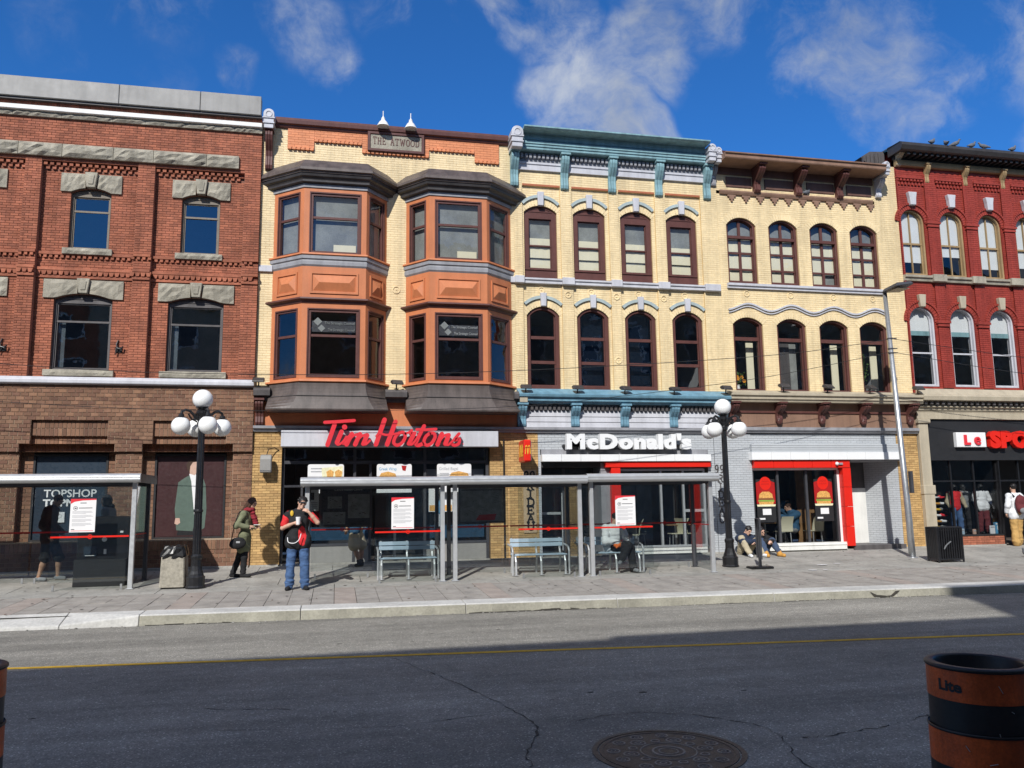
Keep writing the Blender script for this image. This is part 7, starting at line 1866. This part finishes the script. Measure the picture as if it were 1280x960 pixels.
person('person', 'hooded person in a grey jacket behind the dark machine in the left shelter', (-5.0,20.1,gz(20.1)),
    dict(anl=(-.12,-.08,.08), anr=(-.1,.1,.08), knl=(-.1,-.08,.48), knr=(-.1,.1,.48), hpl=(0,-.1,.92), hpr=(0,.1,.92), shl=(0,-.19,1.44), shr=(.02,.19,1.44), neck=(-.02,0,1.52), head=(-.06,-.02,1.665),
         ell=(.05,-.25,1.17), wrl=(-.1,-.24,.98), elr=(.05,.25,1.17), wrr=(-.1,.2,.98)),
    dict(face=(-1,-.35,-.1), handl=(-.5,0,-1), upl=(0,-1,0), handr=(-.5,0,-1), upr=(0,1,0), toe=(-1,0,0), clothes=[('trousers','cloth_navy',legs()),('jacket','cloth_grey',top(1.,.035,.2)),('hood','cloth_black',hood),('shoes','cloth_black',shoes())]), h=.012)
person('person', 'person in beige shorts and a navy shirt walking behind the route map board', (.47,20.45,gz(20.45)),
    dict(anl=(.12,.0,.10), anr=(.16,.12,.09), knl=(-.02,-.10,.49), knr=(.16,.10,.50), hpl=(-.02,-.10,.92), hpr=(.02,.10,.92), shl=(-.10,-.19,1.44), shr=(-.04,.19,1.44), neck=(-.05,0,1.52), head=(-.09,-.02,1.66),
         ell=(-.22,-.24,1.17), wrl=(-.20,-.26,.93), elr=(.06,.25,1.17), wrr=(.2,.15,1.05)),
    dict(girth=1.1, face=(-1,-.3,-.1), handl=(-.2,0,-1), upl=(0,-1,0), handr=(.4,-.2,-.5), upr=(0,1,0), hair='hair_brown', toe=(-.6,-.8,0), skin='skin_tan',
         clothes=[('shorts','cloth_khaki',legs(.46,.03,.035)),('shirt','cloth_blue',top(.36,.025,.1)),('shoes','cloth_black',shoes(.012,.12))]), h=.012)
p6 = person('person', 'person in a white jacket sitting cross-legged on the bench, head hidden by the notice', (6.42,18.45,gz(18.45)),
    dict(anl=(-.06,-.44,.30), anr=(.27,-.30,.08), knl=(.14,-.40,.60), knr=(.24,-.30,.52), hpl=(-.16,.06,.53), hpr=(.04,.06,.53), shl=(-.27,-.02,.98), shr=(.11,-.04,.98), neck=(-.07,-.05,1.05), head=(-.04,-.09,1.19),
         ell=(-.32,-.14,.71), wrl=(-.08,-.27,.66), elr=(.19,-.16,.74), wrr=(.15,-.35,.74)),
    dict(girth=1.08, face=(.3,-1,-.4), handl=(1,-.3,.1), upl=(0,-.4,.8), handr=(.2,-.6,.5), upr=(.7,-.3,.2), hair='hair_black', toel=(-.5,-.6,-.3), toer=(.3,-.95,0),
         clothes=[('trousers','cloth_black',legs(1.,.022,.015)),('jacket','cloth_white',top(1.,.03,.05)),('shoes','cloth_grey',shoes())]), h=.011)
L = p6.location
t = thing('cloth_bag', 'orange cloth on the lap of the seated person in the white jacket', 'bag', (L.x-.06,L.y-.3,L.z+.55)); f = SDF((-.3,-.5,.45), (.2,-.1,.85), .01); f.ell((-.08,-.29,.60), (.10,.05,.055), .02); f.chain([(.02,-.25,.70),(-.05,-.31,.62),(-.12,-.33,.55)], [.02,.03,.02])
q = link('cloth', f.mesh('cloth'), 'orange_cloth', t); q.location = L; q.matrix_parent_inverse = Matrix.Translation(-Vector(t.location))
t = thing('phone', 'black phone in the hands of the seated person in the white jacket', 'phone', (L.x+.2,L.y-.42,L.z+.8)); m = MB(); m.box(L.x+.13,L.x+.22,L.y-.47,L.y-.455,L.z+.76,L.z+.89); part('body', m, 'ink', t)
sit = lambda dx=0: {k: tuple(q*.93 for q in v) for k, v in dict(anl=(-.17,-.42,.08), anr=(.23,-.44,.08), knl=(-.16,-.14,.42), knr=(.18,-.14,.42), hpl=(-.10,.22,.12), hpr=(.10,.22,.12), shl=(-.20,.14,.50), shr=(.17,.12,.50), neck=(-.03,.07,.56), head=(-.06,.02,.685), ell=(-.22,-.10,.42), wrl=(-.02,-.26,.41), elr=(.23,-.10,.42), wrr=(.10,-.27,.41)).items()}
person('person', 'boy in a dark top, jeans and tan boots sitting on the pavement with clasped hands', (11.30,20.5,gz(20.3)), sit(),
    dict(girth=.95, face=(.3,-1,-.25), handl=(.9,-.3,-.2), upl=(0,-.6,.7), handr=(-.8,-.3,-.2), upr=(0,-.6,.7), hair='hair_black', toel=(-.2,-.97,0), toer=(.3,-.95,0), curl=.8,
         clothes=[('jeans','denim_dark',legs(.97,.018)),('sweater','cloth_black',top(.95,.022)),('boots','boot_tan',shoes(.018,.22))]), h=.01)
J7 = sit(); J7.update(knl=(-.20,-.06,.46), head=(.04,.02,.66), neck=(.0,.08,.57))
person('person', 'person in a navy jacket and khaki trousers sitting behind the portable sign', (10.85,20.55,gz(20.3)), J7,
    dict(girth=1.05, face=(.2,-1,-.5), handl=(.9,-.3,-.2), upl=(0,-.6,.7), handr=(-.8,-.3,-.2), upr=(0,-.6,.7), hair='hair_black', toel=(-.2,-.97,0), toer=(.2,-.97,0),
         clothes=[('trousers','cloth_khaki',legs(.97,.02)),('jacket','cloth_navy',top(1.,.035)),('shoes','cloth_white',shoes())]), h=.011)
person('person', 'person in a blue jacket sitting inside the red framed restaurant window', FT(14.05,23.75,.16),
    dict(anl=(-.2,-.1,.08), anr=(-.2,.2,.08), knl=(-.32,.02,.5), knr=(-.30,.22,.5), hpl=(.06,-.1,.50), hpr=(.06,.1,.50), shl=(.10,-.20,.93), shr=(.04,.18,.95), neck=(.0,0,1.02), head=(-.06,.0,1.14), ell=(-.18,-.22,.80), wrl=(-.34,-.12,.86), elr=(-.22,.2,1.08), wrr=(-.12,.1,1.26)),
    dict(girth=1.15, face=(-1,.1,-.3), handl=(-1,.2,.2), upl=(0,0,1), handr=(.5,-.4,.5), upr=(-.5,0,.6), hair='hair_brown', toe=(-1,0,0), clothes=[('trousers','cloth_grey',legs()),('jacket','cloth_blue',top(1.,.04)),('shoes','cloth_white',shoes())]), h=.013)
p10 = person('person', 'man in a white shirt and tan trousers with a backpack at the shop door', (19.75,20.9,gz(20.9)),
    dict(anl=(-.12,-.04,.08), anr=(.10,.12,.08), knl=(-.10,.0,.48), knr=(.10,.05,.49), hpl=(-.10,0,.92), hpr=(.10,0,.92), shl=(-.2,0,1.46), shr=(.2,0,1.46), neck=(0,.02,1.54), head=(.0,.03,1.69), ell=(-.29,-.03,1.20), wrl=(-.28,.05,.97), elr=(.30,-.02,1.20), wrr=(.28,.08,.97)),
    dict(face=(0,1,0), handl=(0,.2,-1), upl=(-1,0,0), handr=(0,.2,-1), upr=(1,0,0), hair='hair_black', toe=(0,1,0), eyes=False, clothes=[('trousers','cloth_tan',legs(1.,.028,.03)),('shirt','cloth_white',top(.95,.022,.12)),('shoes','cloth_black',shoes())]), h=.012)
L = p10.location
t = thing('backpack', 'dark red and grey backpack on the back of the man in the white shirt', 'backpack', (L.x,L.y-.2,L.z+1.0)); f = SDF((-.3,-.45,.8), (.3,.0,1.6), .011); f.ell((0,-.20,1.22), (.165,.10,.27), .02); f.ell((0,-.24,1.08), (.16,.11,.14), .03); f.ell((0,-.22,1.33), (.15,.09,.14), .03)
q = link('pack', f.mesh('pack'), 'cloth_maroon', t); q.location = L; q.matrix_parent_inverse = Matrix.Translation(-Vector(t.location))
f = SDF((-.3,-.5,.8), (.3,.0,1.6), .011); f.ell((0,-.29,1.05), (.13,.07,.11), .02); q = link('pocket', f.mesh('pocket'), 'cloth_grey', t); q.location = L; q.matrix_parent_inverse = Matrix.Translation(-Vector(t.location))
m = MB()
for s in (-1, 1): m.tube([(L.x+s*.12,L.y-.13,L.z+1.44),(L.x+s*.13,L.y-.02,L.z+1.53),(L.x+s*.13,L.y+.10,L.z+1.45),(L.x+s*.13,L.y+.12,L.z+1.2)], .022, 6)
part('strap', m, 'cloth_black', t)
def mann(label, x, y, clothes):
    J = dict(anl=(-.12,0,.08), anr=(.11,-.05,.08), knl=(-.1,-.02,.45), knr=(.1,-.05,.45), hpl=(-.09,0,.80), hpr=(.09,0,.80), shl=(-.18,0,1.20), shr=(.18,0,1.20), neck=(0,0,1.27), head=(0,-.01,1.37), ell=(-.27,-.02,.98), wrl=(-.27,-.12,.78), elr=(.28,-.02,.98), wrr=(.30,-.10,.78))
    person('mannequin', label, FT(x, y, .44), J, dict(girth=.9, skin='black_panel', eyes=False, handl=(0,-.3,-1), upl=(-1,0,0), handr=(0,-.3,-1), upr=(1,0,0), clothes=clothes), h=.013, group='mannequins in the shop window', cat='mannequin')
mann('mannequin in a red vest over pale sleeves and jeans', 19.55, 23.1, [('jeans','denim',legs(1.,.015)),('shirt','cloth_khaki',top(.9,.014)),('vest','cloth_red',top(arms=False,e=.03))])
mann('dark mannequin in a patterned black top', 20.05, 23.3, [('trousers','cloth_black',legs(1.,.015)),('shirt','cloth_grey',top(.45,.018))])
mann('mannequin in a white jersey and dark red trousers', 20.55, 23.1, [('trousers','cloth_maroon',legs(1.,.018)),('jersey','cloth_white',top(.45,.03,.05)),('sleeves','cloth_navy',top(.8,.012))])
MB.fac = True
# shop window goods
def box_thing(name, label, x0, x1, y0, y1, z0, z1, m1, cat='box', extra=None):
    t = thing(name, label, cat, ((x0+x1)/2,(y0+y1)/2,z0)); m = MB(); m.box(x0,x1,y0,y1,z0,z1); part('carton', m, m1, t, bevel=.005)
    m = MB(); m.box(x0+.02,x1-.02,y0-.003,y0,z1-.07,z1-.03); part('print_strip', m, extra or 'ink_grey', t); return t
t = box_thing('display_sign', 'bright blue square display sign with a white C in the shop window', 20.78, 21.03, 22.86, 22.95, .44, .80, 'print_blue', 'sign', 'paper')
m = MB(); ribbon(m, [(20.95,.67),(20.90,.70),(20.85,.67),(20.85,.58),(20.90,.55),(20.95,.58)], .022, 22.852, 22.858, n=3); part('emblem', m, 'paper', t)
box_thing('display_card', 'white display card left of the blue sign', 20.56, 20.74, 22.84, 22.88, .44, .70, 'cloth_white', 'card')
box_thing('display_card', 'small pink display card on the window bed', 19.88, 20.07, 22.80, 22.84, .44, .60, 'print_skin', 'card')
box_thing('shoe_carton', 'small pale blue shoe box on the window bed behind the black bin', 19.45, 19.6, 22.84, 22.95, .44, .62, 'bench_slat')
t = thing('shoe_rack', 'wall rack of shoes at the left end of the dark shop window', 'shoe rack', (19.1, 23.5, .44)); m = MB()
for k in range(6): m.box(18.75, 19.5, 23.35, 23.62, .60+k*.19, .615+k*.19)
part('shelf', m, 'black_panel', t); m = MB(); m.box(18.75,19.5,23.62,23.66,.44,1.8); part('back_panel', m, 'black_panel', t)
MB.fac = False
def shoe():
    f = SDF((-.16,-.07,-.02), (.16,.07,.14), .009); f.cap((-.09,0,.05), (-.07,0,.085), .042, .036); f.cap((-.08,0,.04), (.10,0,.032), .042, .032, .03); f.ell((0,0,-.1), (.4,.3,.1), 0, True); f.ell((-.085,0,.13), (.035,.025,.06), .01, True)
    return f.mesh('shoe')
sm = shoe(); shades = ['cloth_white','boot_tan','letter_red','paper','cloth_grey','yellow_patch']; made = {}
for r in range(6):
    for c in range(3):
        mname = shades[(r*2+c*5) % 6]
        me = made.get(mname) or sm.copy(); 
        if mname not in made: made[mname] = me; me.materials.append(X[mname])
        o = bpy.data.objects.new('shoe', me); COL.objects.link(o); o.location = FT(18.88+.24*c, 23.44, .622+.19*r); o.rotation_euler = (0,0,R(-20)); tag(o, '%s sports shoe, %s on the %s shelf of the shoe rack' % (dict(cloth_white='white',boot_tan='tan',letter_red='red',paper='pale',cloth_grey='grey',yellow_patch='yellow')[mname], ('left','middle','right')[c], ('lowest','second lowest','third lowest','third highest','second highest','top')[r]), 'shoe', 'shoes on the shop rack')
# pigeons
def pigeon():
    f = SDF((-.2,-.1,-.02), (.24,.1,.26), .007); f.ell((0,0,.10), (.12,.06,.065), .02, rot=np.array([[.94,0,-.34],[0,1,0],[.34,0,.94]])); f.cap((.08,0,.13), (.12,0,.20), .036, .024, .03); f.ell((.13,0,.215), (.032,.024,.026), .012); f.cap((.155,0,.212), (.178,0,.205), .008, .003, .004)
    f.cap((-.08,0,.085), (-.20,0,.05), .036, .018, .03)
    for s in (-1, 1): f.cap((.01,s*.025,.06), (.02,s*.025,.0), .008, .006, .006); f.cap((.02,s*.025,.0), (.05,s*.03,.002), .006, .004, .004)
    return f.mesh('pigeon')
pm = pigeon(); pm.materials.append(X['pigeon_grey'])
for x, y, z, a, s in ((19.04,22.06,13.13,20,'grey pigeon on the dark gutter, leftmost of the row'),(19.58,22.06,13.13,70,'grey pigeon on the dark gutter, second from the left'),(19.92,22.06,13.13,-30,'grey pigeon on the dark gutter, third from the left'),(20.57,22.06,13.13,5,'grey pigeon on the dark gutter, third from the right'),(21.03,22.06,13.13,160,'grey pigeon on the dark gutter, second from the right'),(22.17,22.06,13.13,10,'grey pigeon on the dark gutter, rightmost of the row'),(14.61,22.54,11.26,15,'grey pigeon on the brown moulding under the brown cornice'),(17.75,18.59,gz(18.59)+.005,200,'grey pigeon walking on the pavement at the right edge')):
    o = bpy.data.objects.new('pigeon', pm); COL.objects.link(o); o.location = FT(x,y,z) if z > 5 else (x,y,z); o.rotation_euler = (0,0,R(a)); tag(o, s, 'pigeon', 'pigeons')
print('scene built')
